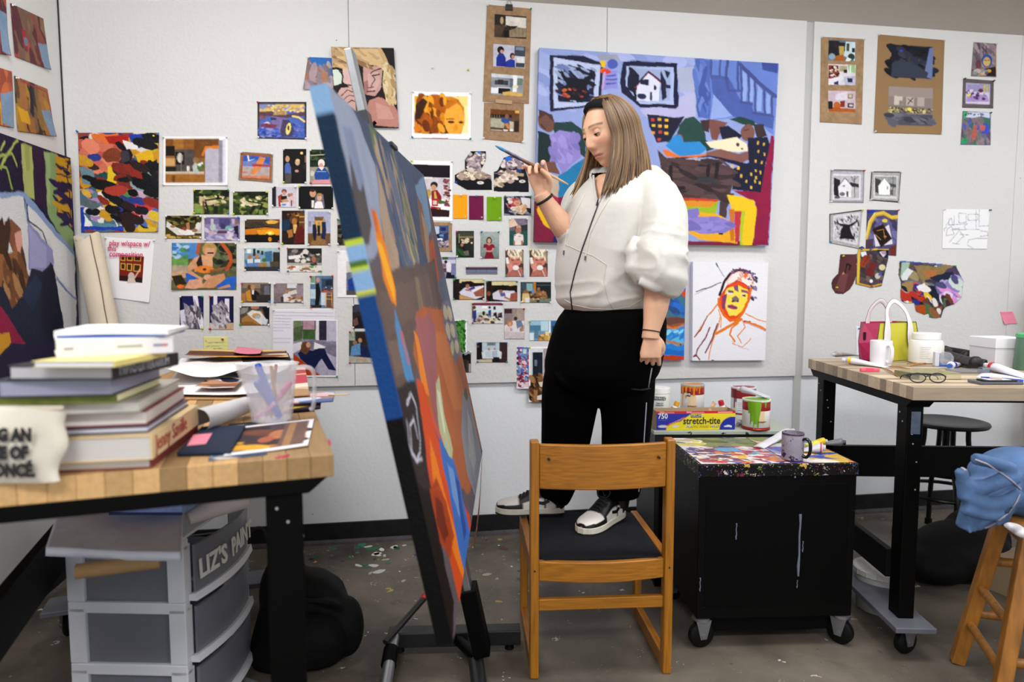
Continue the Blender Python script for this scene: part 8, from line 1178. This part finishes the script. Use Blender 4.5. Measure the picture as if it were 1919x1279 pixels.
for a, w, zb in ((-.55, .006, .06), (-.2, .005, .095), (.12, .009, .075), (.35, .005, .10), (.6, .006, .085), (-.9, .005, .02)):
    MB().tube([(.059*math.cos(a), .059*math.sin(a), .122+(zb-.122)*i/4) for i in range(5)], [w, w*.8, w*.5, w*.45, w*.55], 8, flat=.4).build('paint_drip', mat('e08a14', .35), o_, smooth=True)
r_ = can('dark red paint can behind the green-dripped one', (1392, 778), CZ, .058, .128, 'e0dce8', '8a1c20', ((0, .60, 'dcdade'), (.60, 1, '8c1a22')))
on_can(r_, .058, -.5, .45, .02, .07, 'e8e6ea'); 
for k in range(5): on_can(r_, .058, -.4, .1+.05*(k % 3), .056-.009*k, .058-.009*k, '8a8894', 'print_line', .0012)
for a, zb in ((-.75, .03), (-.6, .06)): MB().tube([(.059*math.cos(a), .059*math.sin(a), .12+(zb-.12)*i/3) for i in range(4)], .003, 6, flat=.5).build('paint_drip', mat('5a1020', .4), r_, smooth=True)
n_ = can('paint can with thick green drips down its red and white label', (1416, 808), CZ, .058, .128, 'd8e0d0', 'a01c20', ((0, .1, 'a01c20'), (.1, .66, 'dcdad6'), (.66, .94, 'a01c20'), (.94, 1, '6a9a14')))
on_can(n_, .058, .22, .62, .032, .085, 'e8c8a0'); can_text(n_, .058, 'DYNASTY', .036, .008, '5a2a18', .42)
for a, w, zb in ((-.5, .008, .075), (-.28, .012, .040), (-.1, .016, .05), (.05, .018, .03), (.15, .008, .015), (-.38, .004, .028), (-.15, .004, .006), (.7, .006, .10)):
    MB().tube([(.0585*math.cos(a), .0585*math.sin(a), .126+(zb-.126)*i/5) for i in range(6)], [w*.9, w, w*.9, w*.7, w*.5, w*.55], 8, flat=.25, ref=(math.cos(a), math.sin(a), 0)).build('paint_drip', mat('74a818', .3), n_, smooth=True)
# tube lying on the green can
gp = MATS[n_.name].translation
paint_tube('silver-white paint tube lying across the green-dripped can', (1383, 735), (1440, 746), CZ+.1315, .015, 'd2d2da', None, 'f0e8e4')
# food-wrap box
WB0, WB1 = onz(1230, 807, CZ), onz(1377, 805, CZ); d = (WB1-WB0).normalized(); WBX = thing('wrap_box', 'yellow and blue food wrap carton used as a paint tray', 'carton', M=frame(WB0, d, (-d.y, d.x, 0), (0, 0, 1))); bw = (WB1-WB0).length
bh, bd_ = .082, .085
for x0, y0, x1, y1 in ((0, 0, bw, .0015), (0, bd_, bw, bd_+.0015), (0, 0, .0015, bd_), (bw-.0015, 0, bw, bd_)): MB().box(x0, y0, .0015, x1, y1, bh).build('carton_wall', mat('b89c78', .7), WBX)
MB().box(0, 0, 0, bw, bd_, .0015).build('carton_floor', mat('b89c78', .7), WBX)
sheet('printed_front', [WB0+d*x+Vector((0, 0, z))-Vector((-d.y, d.x, 0))*.0012 for x, z in ((0, bh), (bw, bh), (bw, 0), (0, 0))], 'b ecd81c;p 1c2aa0 0 14 44 14 30 55 14 70 12 100 0 100;r 0 0 100 13 c8202c;l f0d8d8 3 4 6 22 7;l f0d8d8 3 38 6 60 7;l f0d8d8 3 78 8 96 8;l c8202c 7 13 76 28 50 36 33;l e8c8c8 2 16 70 27 50 34 36;e 97 100 17 68 1c2aa0;p ecd81c 0 100 0 100 0 100;r 43 18 57 34 20202c;e 8 80 6 7 d8d4e0;e 24 80 4 7 dcd8c8;e 41 80 4 8 dcd8c8;e 73 82 4 8 dcd8c8;p e8e8f4 86 82 91 75 96 80 96 88 86 86;l 6a6ac8 2 3 45 14 44', 110, WBX, m=vcol_mat(.4), thick=0)
FT_ = lambda x, z: TR(bw*x, -.0022, bh*z) @ rotm('X', PI/2)
text_mesh('stretch-tite', .042, FT_(.335, .32), 'brand_lettering', mat('1c1c2a', .5), WBX, sx=.86, bold=.0006); text_mesh('750', .032, FT_(.015, .62), 'count_lettering', mat('f0f0fa', .5), WBX, sx=.9, bold=.0006); text_mesh('KIRKLAND', .014, FT_(.437, .70), 'maker_lettering', mat('e8e8ec', .5), WBX, sx=.8); text_mesh('PLASTIC FOOD WRAP', .016, FT_(.38, .10), 'small_lettering', mat('a89a28', .5), WBX, sx=.9, shear=.2)
for lb, c0, c1, b, bd2 in (('white tube with yellow band standing in the wrap carton', (1262, 772), (1258, 800), 'e8e8ea', 'd8a020'), ('white tube with red cap in the wrap carton', (1366, 770), (1375, 800), 'e0e0e4', 'c82028')):
    A_ = onz(*c0, CZ+.05); tg = thing('paint_tube', lb, 'paint tube', M=TR(A_.x, A_.y+.03, CZ+.004) @ rotm('Y', .35 if b == 'e8e8ea' else -.3), group='paint tubes')
    MB().lathe([(.004, 0), (.016, .002), (.018, .06), (.010, .07)], 18).build('tube_body', mat(b, .4), tg, smooth=True); MB().lathe([(.0185, .045), (.0187, .062)], 18, cap=False).build('colour_band', mat(bd2, .4), tg); MB().lathe([(.011, .07), (.013, .072), (.012, .092), (.009, .093)], 16).build('cap', mat(bd2 if b != 'e8e8ea' else 'e8a828', .4), tg, smooth=True)
A_, B_ = onz(1326, 790, CZ+.03), onz(1345, 757, CZ+.10); ts = thing('paint_stick', 'speckled wooden stir stick poking out of the wrap carton', 'stick', M=TR(*A_))
MB().tube([A_+Vector((0, .03, 0)), B_+Vector((0, .03, 0))], [.009, .011], 10, flat=.25, ref=(0, 1, 0)).build('stick', mat('c8a07c', .6, noise=.3, nscale=120), ts, world=True, smooth=True)
paint_tube('small white tube between wrap carton and green can', (1382, 800), (1402, 786), CZ, .011, 'd6d6da', 'c86030', '8a8a86')
# ---- on the cart: palettes, mug, tubes
CM = MATS[CRT.name]
def cart_sheet(lb, x0, y0, x1, y1, ops, nx, seed, dz):
    o = sheet('palette_sheet', [CM @ Vector(p) for p in ((x0, y1, cz+dz), (x1, y1, cz+dz), (x1, y0, cz+dz), (x0, y0, cz+dz))], ops, nx, m=vcol_mat(.3, .5, .3, 90), seed=seed, rag=2.2, thick=.0012); tag(o, lb, 'palette')
cart_sheet('white palette sheet with blue pool and many paint dabs on the cart', .012, .015, .335, .425, 'b dcdde2;p 5c6a48 28 0 84 0 96 42 40 38 22 18;d 5 50 30 2 90 36 6 2.2 10 76863c 4a5a40 8a9658 62704e 7a8660;d 6 30 2 4 30 34 5 1.8 20 d8cc40 f0f0f0 5a6a88 c8b8a8;p 98405a 30 42 82 40 90 62 52 70 30 58;d 12 60 25 40 92 70 4 2 20 a03a50 8a3048 6a4a80 c05a68 3a3a78;e 57 51 22 8 58a6cc;d 7 230 4 62 98 98 3.2 1.8 20 c02028 e8e0d8 2a3a90 e8c030 8a2a48 d87a38 f0e8e8 3a2430 4a5ab0 a83a40;d 8 60 70 42 99 75 3.4 1.7 20 a03a50 6a9ac0 e8e8ec d8c0c8 c82830;d 9 30 6 42 32 70 3.6 1.8 20 3a4a98 5a2a58 e0d0d8;n .12 30', 130, 41, .0012)
cart_sheet('orange and blue paint-smeared palette sheet right of the mug on the cart', .338, .012, .572, .425, 'b c86a2c;d 3 40 0 30 100 100 14 2.5 20 d87a38 b85a28 c8682c e09050;p 2a44a8 0 55 30 60 34 85 5 90;d 4 24 5 50 60 95 9 2 30 3a50b0 5a3a90 8a8ab8 e0d8d0;p 8a9a98 20 0 90 0 96 30 50 34;d 5 24 10 2 96 40 9 2.4 20 6a7a78 a8b0b0 3a58a8 c8c8cc 8a9a58;d 6 16 50 60 98 98 7 2.4 10 2a4aa8 f0e8e0 d8b040;n .14 20', 80, 42, .0014)
PZ = cz+.003
MG = thing('mug', 'paint-streaked mug with black handle on the cart', 'mug', M=TR(*(onz(1486, 866, PZ)+Vector((.02, .037, 0)))))
MB().lathe([(.030, 0), (.0375, .002), (.0385, .006), (.0385, .098), (.0375, .1), (.0355, .098), (.0355, .01), (.001, .008)], 32).build('mug_body', splat_mat('9890a0', ['5a3a6a','3a3444','8a84a8','c8c0d0','6a8a48','3a2a5a'], .7, ((40, .5), (90, .4)), .35), MG, smooth=True)
MB().lathe([(.0386, .092), (.0387, .0992), (.0352, .099)], 32, cap=False).build('mug_rim', mat('4a4250', .4, noise=.5, nscale=60), MG, smooth=True)
ha = math.radians(-58); MB().tube(polyline([(math.cos(ha)*q, math.sin(ha)*q, z) for q, z in ((.037, .078), (.052, .082), (.064, .068), (.064, .035), (.052, .016), (.037, .020))], 5), .0075, 10, flat=.75).build('handle', mat('0e0d10', .3), MG, smooth=True)
paint_tube('crumpled white paint tube at the back of the cart palette', (1486, 815), (1422, 840), PZ, .017, 'dcdce2', None, 'd8d8dc', crush=.006)
paint_tube('white paint tube with red label right of the mug', (1547, 850), (1502, 846), PZ, .020, 'd8d6dc', 'c0485a', 'b8bcc8', bn=.05)
paint_tube('yellow-banded paint tube lying behind the red-labelled one', (1549, 834), (1512, 836), PZ+.008, .014, 'e0dc50', 'e0c010', 'c8c8d0', bn=.4)
paint_tube('grey-smeared paint tube near the cart back corner', (1585, 838), (1535, 834), PZ, .016, '77777e', None, '2a2c34')
# ---- on the right bench
RZ = TZ+.0006
paint_tube('silver-grey paint tube nearest the bench back corner', (1558, 671), (1606, 667), RZ, .014, 'a8a49c', 'c8c4ba', 'd8d8dc')
paint_tube('white paint tube with yellow band in front of the handbag', (1579, 682), (1662, 690), RZ, .016, 'e4e0e6', 'e8c81c', 'dcdce4', bn=.06)
paint_tube('white paint tube with red band beside the phone', (1846, 694), (1935, 712), RZ, .019, 'dfe1ec', 'd02030', 'e4e4ec', bn=.05)
paint_tube('white paint tube with blue band among the plastic caps', (1778, 694), (1800, 684), RZ, .016, 'e0e0e8', '1c2ad0', '2a5ab8', bn=.1)
er = thing('pink_eraser', 'neon pink eraser stick on the bench front edge', 'eraser', M=frame(onz(1614, 697, RZ), (.97, -.2, 0), (.2, .97, 0), (0, 0, 1)))
MB().box(0, 0, 0, .075, .018, .013).build('eraser_body', mat('f0607c', .5), er, bevel=.003); MB().box(.02, -.0005, .0005, .05, .0185, .0135).build('sleeve', mat('e84a6c', .5), er)
for k, (a, b, lb) in enumerate((((1655,690),(1684,706),'curled ochre wood shaving at the bench front edge'), ((1668,688),(1706,692),'thin tan skewer behind the wood shaving'), ((1699,682),(1735,684),'thin dark-tipped brush in front of the white jar'), ((1706,686),(1738,681),'thin tan brush crossing the dark-tipped one'))):
    A_, B_ = onz(*a, RZ+.003), onz(*b, RZ+.003); tg = thing('thin_stick', lb, 'stick', M=TR(*A_)); MB().tube([A_, (A_+B_)/2+Vector((0, 0, .004)), B_], [.002, .0035, .0015], 8).build('shaft', mat('a8713a', .5), tg, world=True, smooth=True)
wm = thing('mug', 'plain white ribbed mug in front of the handbag', 'mug', M=TR(*(onz(1652, 688, RZ)+Vector((.022, .036, 0)))))
MB().rings([[(r*(1+.006*math.cos(24*t))*math.cos(t), r*(1+.006*math.cos(24*t))*math.sin(t), z) for t in [2*PI*j/72 for j in range(72)]] for r, z in ((.036,0),(.041,.003),(.0425,.05),(.0435,.108),(.0425,.110),(.0405,.108),(.039,.01),(.01,.008))]).build('mug_body', mat('e6e4ea', .25), wm, smooth=True)
ha = math.radians(-92); MB().tube(polyline([(math.cos(ha)*q, math.sin(ha)*q, z) for q, z in ((.041, .088), (.058, .092), (.070, .078), (.070, .040), (.058, .020), (.041, .024))], 5), .008, 10, flat=.8).build('handle', mat('e6e2ea', .25), wm, smooth=True)
# handbag
HBG = thing('handbag', 'small hexagonal handbag, yellow-green front and magenta side, white strap handles', 'handbag', M=frame(onz(1642, 679, RZ), (.975, .22, 0), (-.22, .975, 0), (0, 0, 1)))
W_, H_, D_ = .262, .178, .10
pf = [(.012, 0), (W_-.03, 0), (W_+.012, .072), (W_-.02, H_), (.012, H_), (.0, .09)]
YG = mat('c9c23a', .45, noise=.04); MGT = mat('a8174f', .45); EDG = mat('2a1a26', .5)
MB().prism(pf, -.003, .0, T=rotm('X', PI/2)).build('front_panel', YG, HBG, bevel=.001)
MB().prism(pf, -D_-.003, -D_, T=rotm('X', PI/2)).build('back_panel', MGT, HBG, bevel=.001)
sp_ = [(0, .0), (-.035, .075), (0, H_), (0, H_)]
MB().add([(.012, .003, 0), (.0, .003, .09), (.012, .003, H_), (-.028, .05, .008), (-.054, .05, .085), (-.026, .05, H_-.004), (.012, D_, 0), (.0, D_, .09), (.012, D_, H_)], [[0, 1, 4, 3], [1, 2, 5, 4], [3, 4, 7, 6], [4, 5, 8, 7]]).build('side_panel', MGT, HBG)
MB().add([(W_-.03, .003, 0), (W_+.012, .003, .072), (W_-.02, .003, H_), (W_-.03, D_, 0), (W_+.012, D_, .072), (W_-.02, D_, H_)], [[0, 1, 4, 3], [1, 2, 5, 4]]).build('side_panel', mat('b8b034', .5), HBG)
MB().box(.012, .003, 0, W_-.03, D_, .004).build('base', EDG, HBG); MB().box(.012, .003, H_-.012, W_-.02, D_, H_-.008).build('zip_top', MGT, HBG)
MB().tube([(x, -.0005, z) for x, z in pf+pf[:1]], .0016, 6).build('edge_piping', EDG, HBG)
MB().box(-.040, .03, .10, -.034, .04, .135).build('zip_pull', mat('3a2430', .3, metal=.6), HBG)
for yy, nm in ((-.0045, 'handle'), (D_+.002, 'handle')):
    for xo in (0,):
        path = polyline([(.052, yy, .05 if yy < 0 else H_-.05), (.058, yy, .11), (.055, yy, H_), (.062, yy+.01*(1 if yy < 0 else -1), H_+.06), (.112, yy+.018*(1 if yy < 0 else -1), H_+.098), (.170, yy+.01*(1 if yy < 0 else -1), H_+.06), (.196, yy, H_), (.206, yy, .11), (.216, yy, .05)], 6)
        rs = [.021 if i < 12 or i > len(path)-13 else .0095 for i in range(len(path))]; rs = list(np.convolve(np.pad(rs, 3, mode='edge'), np.ones(7)/7, 'valid')); rs[-1] = .002; rs[-2] = .008
        MB().tube(path, [r+.0016 for r in rs], 8, flat=.10, ref=(0, 1, 0)).build('handle_edge', EDG, HBG, smooth=True); MB().tube([p+Vector((0, -.0009, 0)) for p in path], rs, 8, flat=.16, ref=(0, 1, 0)).build(nm, mat('e4dfe2', .45), HBG, smooth=True)
jr = thing('plaster_jar', 'wide white plastic jar with screw lid right of the handbag', 'jar', M=TR(*(onz(1740, 683, RZ)+Vector((.035, .06, 0)))))
MB().lathe([(.062, 0), (.068, .004), (.070, .03), (.070, .085), (.064, .100), (.052, .106), (.052, .112)], 40).build('jar_body', mat('e8e6e2', .35, noise=.03), jr, smooth=True); MB().lathe([(.055, .106), (.057, .108), (.057, .132), (.054, .135), (.001, .136)], 40).build('lid', mat('eeedec', .35), jr, smooth=True)
for k in range(7): MB().rings([[(.0707*math.cos(a), .0707*math.sin(a), z) for a in np.linspace(-2.6, -2.0-.06*(k % 3), 8)] for z in (.074-.008*k, .0725-.008*k)], closed=False, cap=False).build('print_line', mat('b8b4ae', .6), jr)
bl = MB()
for a, b, r in (((1768,655),(1812,664),.022), ((1772,664),(1830,684),.024), ((1800,672),(1848,682),.018), ((1815,660),(1850,660),.012)): bl.tube([onz(*a, RZ+.035), onz(*b, RZ+.022)], [r*.8, r], 14)
for a in ((1770,658),(1812,668),(1828,680)): bl.ball(onz(*a, RZ+.03), (.03, .026, .028), 12)
PBG = thing('black_pouch', 'padded black strap pouch lying behind the plastic caps', 'pouch', M=TR(*onz(1815, 690, RZ))); link_mesh(fuse(bl, .006, 2), 'padded_body', mat('0b0b0d', .5, bump=.3, bscale=50), PBG)
CLR = mat('c8ccd8', .1, trans=.6, alpha=.6)
ts_ = thing('tape_dispenser', 'clear plastic tape dispenser beside the white jar', 'dispenser', M=frame(onz(1752, 687, RZ), (.96, -.2, 0), (.2, .96, 0), (0, 0, 1)))
MB().lathe([(.016, -.009), (.030, -.009), (.030, .009), (.016, .009)], 24, T=TR(.05, .01, .032) @ rotm('X', PI/2)).build('tape_ring', CLR, ts_, smooth=True); MB().box(0, 0, 0, .018, .02, .062).build('cutter', mat('d0d2de', .3), ts_, bevel=.002); MB().box(.018, .001, 0, .085, .019, .008).build('base', mat('2a6ad0', .4), ts_, bevel=.002)
cp = thing('plastic_case', 'flat clear plastic case of pencil leads behind the notebook', 'case', M=frame(onz(1782, 700, RZ), (.98, -.2, 0), (.2, .98, 0), (0, 0, 1)))
MB().box(0, 0, 0, .15, .04, .016).build('case_body', mat('9a9ea8', .15, trans=.4, alpha=.7), cp, bevel=.003); MB().tube([(.125, .02, .008), (.16, .024, .010)], [.016, .012], 14).build('case_end', mat('5a5e6a', .3), cp, smooth=True)
nbk = thing('sketchbook', 'olive cloth sketchbook behind the eyeglasses', 'book', M=frame(onz(1722, 713, RZ), (.985, -.17, 0), (-.12, .99, 0), (0, 0, 1)))
MB().box(0, 0, 0, .175, .13, .0025).build('cover', mat('8a8460', .8, noise=.1), nbk, bevel=.001); MB().box(0, 0, .020, .175, .13, .0225).build('cover', mat('8c8662', .8, noise=.25, nscale=40), nbk, bevel=.001); MB().box(.003, .001, .0025, .172, .128, .02).build('pages', mat('c2b89a', .8), nbk); MB().box(-.002, 0, .0, .003, .13, .0225).build('spine', mat('7e7856', .8), nbk, bevel=.001)
gl = thing('eyeglasses', 'folded dark-framed eyeglasses at the bench front', 'eyeglasses', M=frame(onz(1738, 718, RZ), (.985, -.17, 0), (.17, .985, 0), (0, 0, 1)))
for s in (-1, 1):
    MB().tube([(s*.035+.028*math.cos(t), .004*math.sin(t), .018+.016*math.sin(t)) for t in np.linspace(0, 2*PI, 25)], .0022, 6, cap=False).build('rim', mat('17171a', .3), gl, smooth=True)
    MB().add([(s*.035+.027*math.cos(t), .004*math.sin(t), .018+.015*math.sin(t)) for t in np.linspace(0, 2*PI, 20)[:-1]], [list(range(19))]).build('lens', mat('d8dce4', .05, trans=.9, alpha=.35), gl)
    MB().tube(polyline([(s*.064, 0, .022), (s*.066, .02, .024), (s*.01, .045+.012*s, .026), (-s*.05, .05+.012*s, .020), (-s*.062, .052+.012*s, .006)], 5), .0024, 6).build('temple_arm', mat('17171a', .3), gl, smooth=True)
MB().tube([(-.008, 0, .022), (0, -.002, .025), (.008, 0, .022)], .002, 6).build('bridge', mat('17171a', .3), gl, smooth=True)
flat('paper_sheet', 'white paper sheet under the blue pen on the right bench', 'paper', [(1842,698),(1930,708),(1935,722),(1828,707)], RZ+.001, 'b e6e6ee', 12)
A_, B_ = onz(1838, 707, RZ+.006), onz(1918, 714, RZ+.006); pn = thing('pen', 'blue ballpoint pen beside the phone', 'pen', M=TR(*A_)); MB().tube([A_, A_+(B_-A_)*.3], [.002, .0045], 10).build('tip', mat('2a3aa8', .3), pn, world=True, smooth=True); MB().tube([A_+(B_-A_)*.3, B_], .0046, 10).build('barrel', mat('2440b0', .3), pn, world=True, smooth=True)
ph = thing('phone', 'phone in a clear case with a small disc on it', 'phone', M=frame(onz(1838, 722, RZ), (.985, -.17, 0), (.17, .985, 0), (0, 0, 1)))
MB().box(0, 0, 0, .15, .074, .0105).build('case', mat('6a6c74', .2, trans=.3, alpha=.85), ph, bevel=.003); MB().box(.016, .004, .0106, .13, .05, .0165).build('wallet', mat('10131c', .4), ph, bevel=.002); MB().box(.03, .006, .0166, .11, .045, .0172).build('card', mat('e0e0e8', .5), ph)
dk = thing('wood_disc', 'small round wooden disc lying on the phone', 'disc', M=MATS[ph.name] @ TR(.072, .03, .0174)); MB().lathe([(.018, 0), (.019, .0015), (.019, .004), (.018, .0055)], 24).build('disc', mat('b8aaa0', .6), dk, smooth=True)
wx = thing('white_box', 'white lidded cardboard box under the pink sticky note', 'box', M=frame(onz(1864, 690, RZ), (.94, -.34, 0), (.34, .94, 0), (0, 0, 1)) @ rotm('Z', .25))
MB().box(0, 0, 0, .15, .15, .088).build('box_body', mat('e0dfe6', .6), wx, bevel=.002); MB().box(-.003, -.003, .082, .153, .153, .125).build('lid', mat('e6e5ec', .6), wx, bevel=.002)
gc = thing('canister', 'tall green canister with bright green lid at the right frame edge', 'canister', M=TR(*(onz(1921, 694, RZ)+Vector((.03, .01, 0))))); MB().lathe([(.056, 0), (.057, .004), (.050, .135), (.049, .136)], 32).build('canister_body', mat('5a7a66', .4, noise=.06), gc, smooth=True); MB().lathe([(.051, .132), (.053, .134), (.053, .146), (.05, .149), (.001, .15)], 32).build('lid', mat('4ab070', .4), gc, smooth=True)
cb = thing('cardboard_sheet', 'tall brown cardboard panel leaning behind the right bench', 'cardboard', M=TR(3.66, 3.40, 0) @ rotm('X', .045)); MB().box(-.02, -.006, 0, .5, .0, 1.42).build('board', mat('a88a66', .8, noise=.06), cb)
# ------------------------------------------------------------ stools, denim, bucket and bags on the right
WS = thing('wooden_stool', 'round-seated wooden stool with worn paint marks at the right front', 'stool', (1.99, 1.765, 0), math.radians(-28))
SW = mat('9c6a2c', .4, noise=.25, nscale=6, stretch=(6, 6, 1.5)); SL = mat('946022', .4, noise=.3, nscale=6, stretch=(9, 9, 1))
MB().lathe([(.12, .578), (.155, .580), (.172, .590), (.174, .602), (.165, .612), (.10, .614), (.001, .612)], 40).build('seat', SW, WS, smooth=True)
LG = {}
for sx_ in (-1, 1):
    for sy_ in (-1, 1):
        a = Vector((sx_*.105, sy_*.105, .582)); b = Vector((sx_*.192, sy_*.192, 0)); LG[sx_, sy_] = (a, b); d = (b-a).normalized(); x = Vector((d.z, 0, -d.x)).normalized()
        M_ = frame(a, x, d.cross(x), d); MB().box(-.021, -.021, 0, .021, .021, (b-a).length-.004, T=M_).build('leg', SL, WS, bevel=.004)
def lerpleg(k, z): a, b = LG[k]; return a+(b-a)*((.582-z)/.582)
for k1, k2, z in (((-1,-1),(1,-1),.20),((-1,1),(1,1),.20),((-1,-1),(-1,1),.30),((1,-1),(1,1),.30),((-1,-1),(1,-1),.40),((-1,1),(1,1),.40),((-1,-1),(-1,1),.16)):
    MB().tube([lerpleg(k1, z), lerpleg(k2, z)], .013, 10, flat=1.2).build('stretcher', SL, WS, smooth=True)
MB().box(-.10, -.125, .545, .10, -.105, .580).build('apron', SL, WS, bevel=.003); MB().box(-.125, -.10, .545, -.105, .10, .580).build('apron', SL, WS, bevel=.003)
# denim jacket heaped on the stool
dj = MB(); J0 = Vector((2.02, 1.80, .615))
for p, r in (((0,0,.06),(.20,.17,.10)), ((.05,-.03,.12),(.20,.14,.11)), ((-.11,.03,.10),(.13,.12,.10)), ((-.20,.06,.115),(.05,.05,.05)), ((.14,.02,.08),(.18,.16,.12))): dj.ball(J0+Vector(p), r, 24, m=16)
dj.rings([[onz(1905,990,.60)+Vector((0,.03,0)), onz(1818,1002,.60), onz(1814,998,.61)+Vector((0,.05,0)), onz(1905,985,.62)+Vector((0,.12,0))], [ony(1915,930,1.70), ony(1803,940,1.72), ony(1803,935,1.84), ony(1915,925,1.86)], [ony(1915,890,1.72), ony(1806,900,1.75), ony(1806,895,1.86), ony(1915,885,1.88)]])
for pts, rr in ((((1800,905),(1835,915),(1880,900),(1905,895)), .022), (((1808,930),(1845,945),(1885,940),(1912,925)), .020), (((1805,955),(1840,965),(1880,968)), .016), (((1800,880),(1806,905),(1806,935)), .018), (((1825,860),(1860,868),(1900,880)), .018)):
    dj.tube(polyline([ony(x, y, 1.66) for x, y in pts], 4), rr, 10)
djm = fuse(dj, .007, 4); DJB = bvh_of(djm); DJ = thing('denim_jacket', 'light blue denim jacket heaped on the wooden stool', 'jacket', M=TR(*J0))
den = link_mesh(djm, 'denim', mat('48658f', .9, noise=.25, nscale=14, bump=.4, bscale=22), DJ)
for pts in ([(1829,862),(1850,870),(1875,886),(1900,905),(1915,920)], [(1845,990),(1872,975),(1890,962),(1905,940),(1912,925)], [(1803,878),(1812,884)]):
    q = []
    for a, b in zip(pts[:-1], pts[1:]):
        for i in range(6):
            h = hit(DJB, a[0]+(b[0]-a[0])*i/6, a[1]+(b[1]-a[1])*i/6, .001)[0]
            if h is not None: q.append(h)
    if len(q) > 2: MB().tube(q, .0045, 6, flat=.5).build('seam', mat('9a94a0', .8), DJ, world=True, smooth=True)
lc = MB()
for k in range(7): lc.ball(onz(1900+k*6, 992+k*3-abs(3-k), .617), (.022, .03, .012), 10)
LCE = thing('lace_cloth', 'crumpled white lace cloth showing under the denim jacket', 'cloth', M=TR(*onz(1905, 1000, .614))); link_mesh(fuse(lc, .006, 2), 'cloth', mat('e0dde0', .8, noise=.2, nscale=60), LCE)
# metal stool behind
MS = thing('metal_stool', 'black metal stool with round seat behind the right bench', 'stool', (2.79, 3.10, 0), .35)
BT = mat('0d0d0e', .35, metal=.3)
MB().lathe([(.15, .600), (.185, .602), (.192, .612), (.188, .622), (.165, .626), (.150, .621), (.001, .620)], 40).build('seat', mat('222224', .45, metal=.2), MS, smooth=True)
for k in range(4):
    a = PI/4+k*PI/2; c, s = math.cos(a), math.sin(a)
    MB().tube(polyline([(c*.10, s*.10, .602), (c*.105, s*.105, .50), (c*.13, s*.13, .40), (c*.20, s*.20, .25), (c*.215, s*.215, .015)], 5), .0125, 12).build('leg', BT, MS, smooth=True); MB().tube([(c*.216, s*.216, 0), (c*.215, s*.215, .03)], .018, 12).build('foot_cap', RUBBER, MS, smooth=True)
for r, z in ((.150, .36), (.200, .245)): MB().tube([(r*math.cos(t), r*math.sin(t), z) for t in np.linspace(0, 2*PI, 33)], .010, 8, cap=False).build('foot_ring', BT, MS, smooth=True)
MB().tube([(0, 0, .42), (0, 0, .605)], .018, 14).build('screw_post', BT, MS, smooth=True)
BKT = thing('bucket', 'small white plastic tub with lid under the right bench', 'bucket', M=TR(*(onz(1652, 1064, .17)*1.0-Vector((0, 0, .17))))); MB().lathe([(.085, 0), (.088, .003), (.10, .15), (.10, .16)], 32).build('tub', mat('b4b4b2', .4), BKT, smooth=True); MB().lathe([(.104, .150), (.108, .152), (.108, .172), (.103, .176), (.096, .170), (.001, .170)], 32).build('lid', mat('c8c7c4', .4), BKT, smooth=True)
for k in range(16): a = 2*PI*k/16; MB().box(-.002, -.002, .152, .002, .002, .171, T=rotm('Z', a) @ TR(.109, 0, 0)).build('lid_tab', mat('b0b0ae', .4), BKT)
bb2 = MB(); c1 = Vector((2.50, 2.66, 0))
for p, r in (((0,0,.12),(.22,.18,.13)), ((-.15,-.02,.08),(.16,.14,.085)), ((.12,.05,.15),(.14,.14,.14))): bb2.ball(c1+Vector(p), r, 20, m=12)
BB2 = thing('duffel_bag', 'black duffel bag on the floor under the right bench', 'bag', M=TR(*c1)); link_mesh(fuse(bb2, .012, 3), 'bag_body', mat('060607', .75, bump=.3, bscale=16, spec=.2), BB2)
for k, (lb, x, y, w, d_, h, c, rz) in enumerate((('low cardboard box under the wooden stool', 2.55, 2.30, .30, .22, .16, 'a08a6c', .2), ('white paper packet on the floor beside the cardboard box', 2.42, 2.18, .16, .12, .05, 'c8c6c2', -.3))):
    tg = thing('floor_box', lb, 'box', (x, y, 0), rz); MB().box(0, 0, 0, w, d_, h).build('box_body', mat(c, .7, noise=.06), tg, bevel=.003); MB().box(-.002, -.002, h, w+.002, d_+.002, h+.006).build('flap', mat(c, .7), tg)
sc_ = sheet('paper_scrap', [onz(x, y, z) for x, y, z in ((977,982,.06),(1000,980,.075),(1003,1000,.004),(975,992,.004))], 'b e4e4e8', 8, curl=.01, thick=.001); tag(sc_, 'folded white paper scrap on the floor by the chair', 'paper')
st_ = thing('paint_rag', 'long paint-stained strip hanging behind the canvas edge', 'rag', M=TR(*ony(892, 1020, 3.0)))
MB().tube([ony(x, y, 2.93) for x, y in ((904,845),(900,925),(897,960),(893,995),(887,1022),(882,1028))], [.002,.006,.011,.013,.015,.008], 8, flat=.25).build('strip', splat_mat('8a5a40', ['c83a20','e8e4e0','5a2c20','d8c8b8','b0683c'], .7, ((40, .5), (80, .4))), st_, world=True, smooth=True)
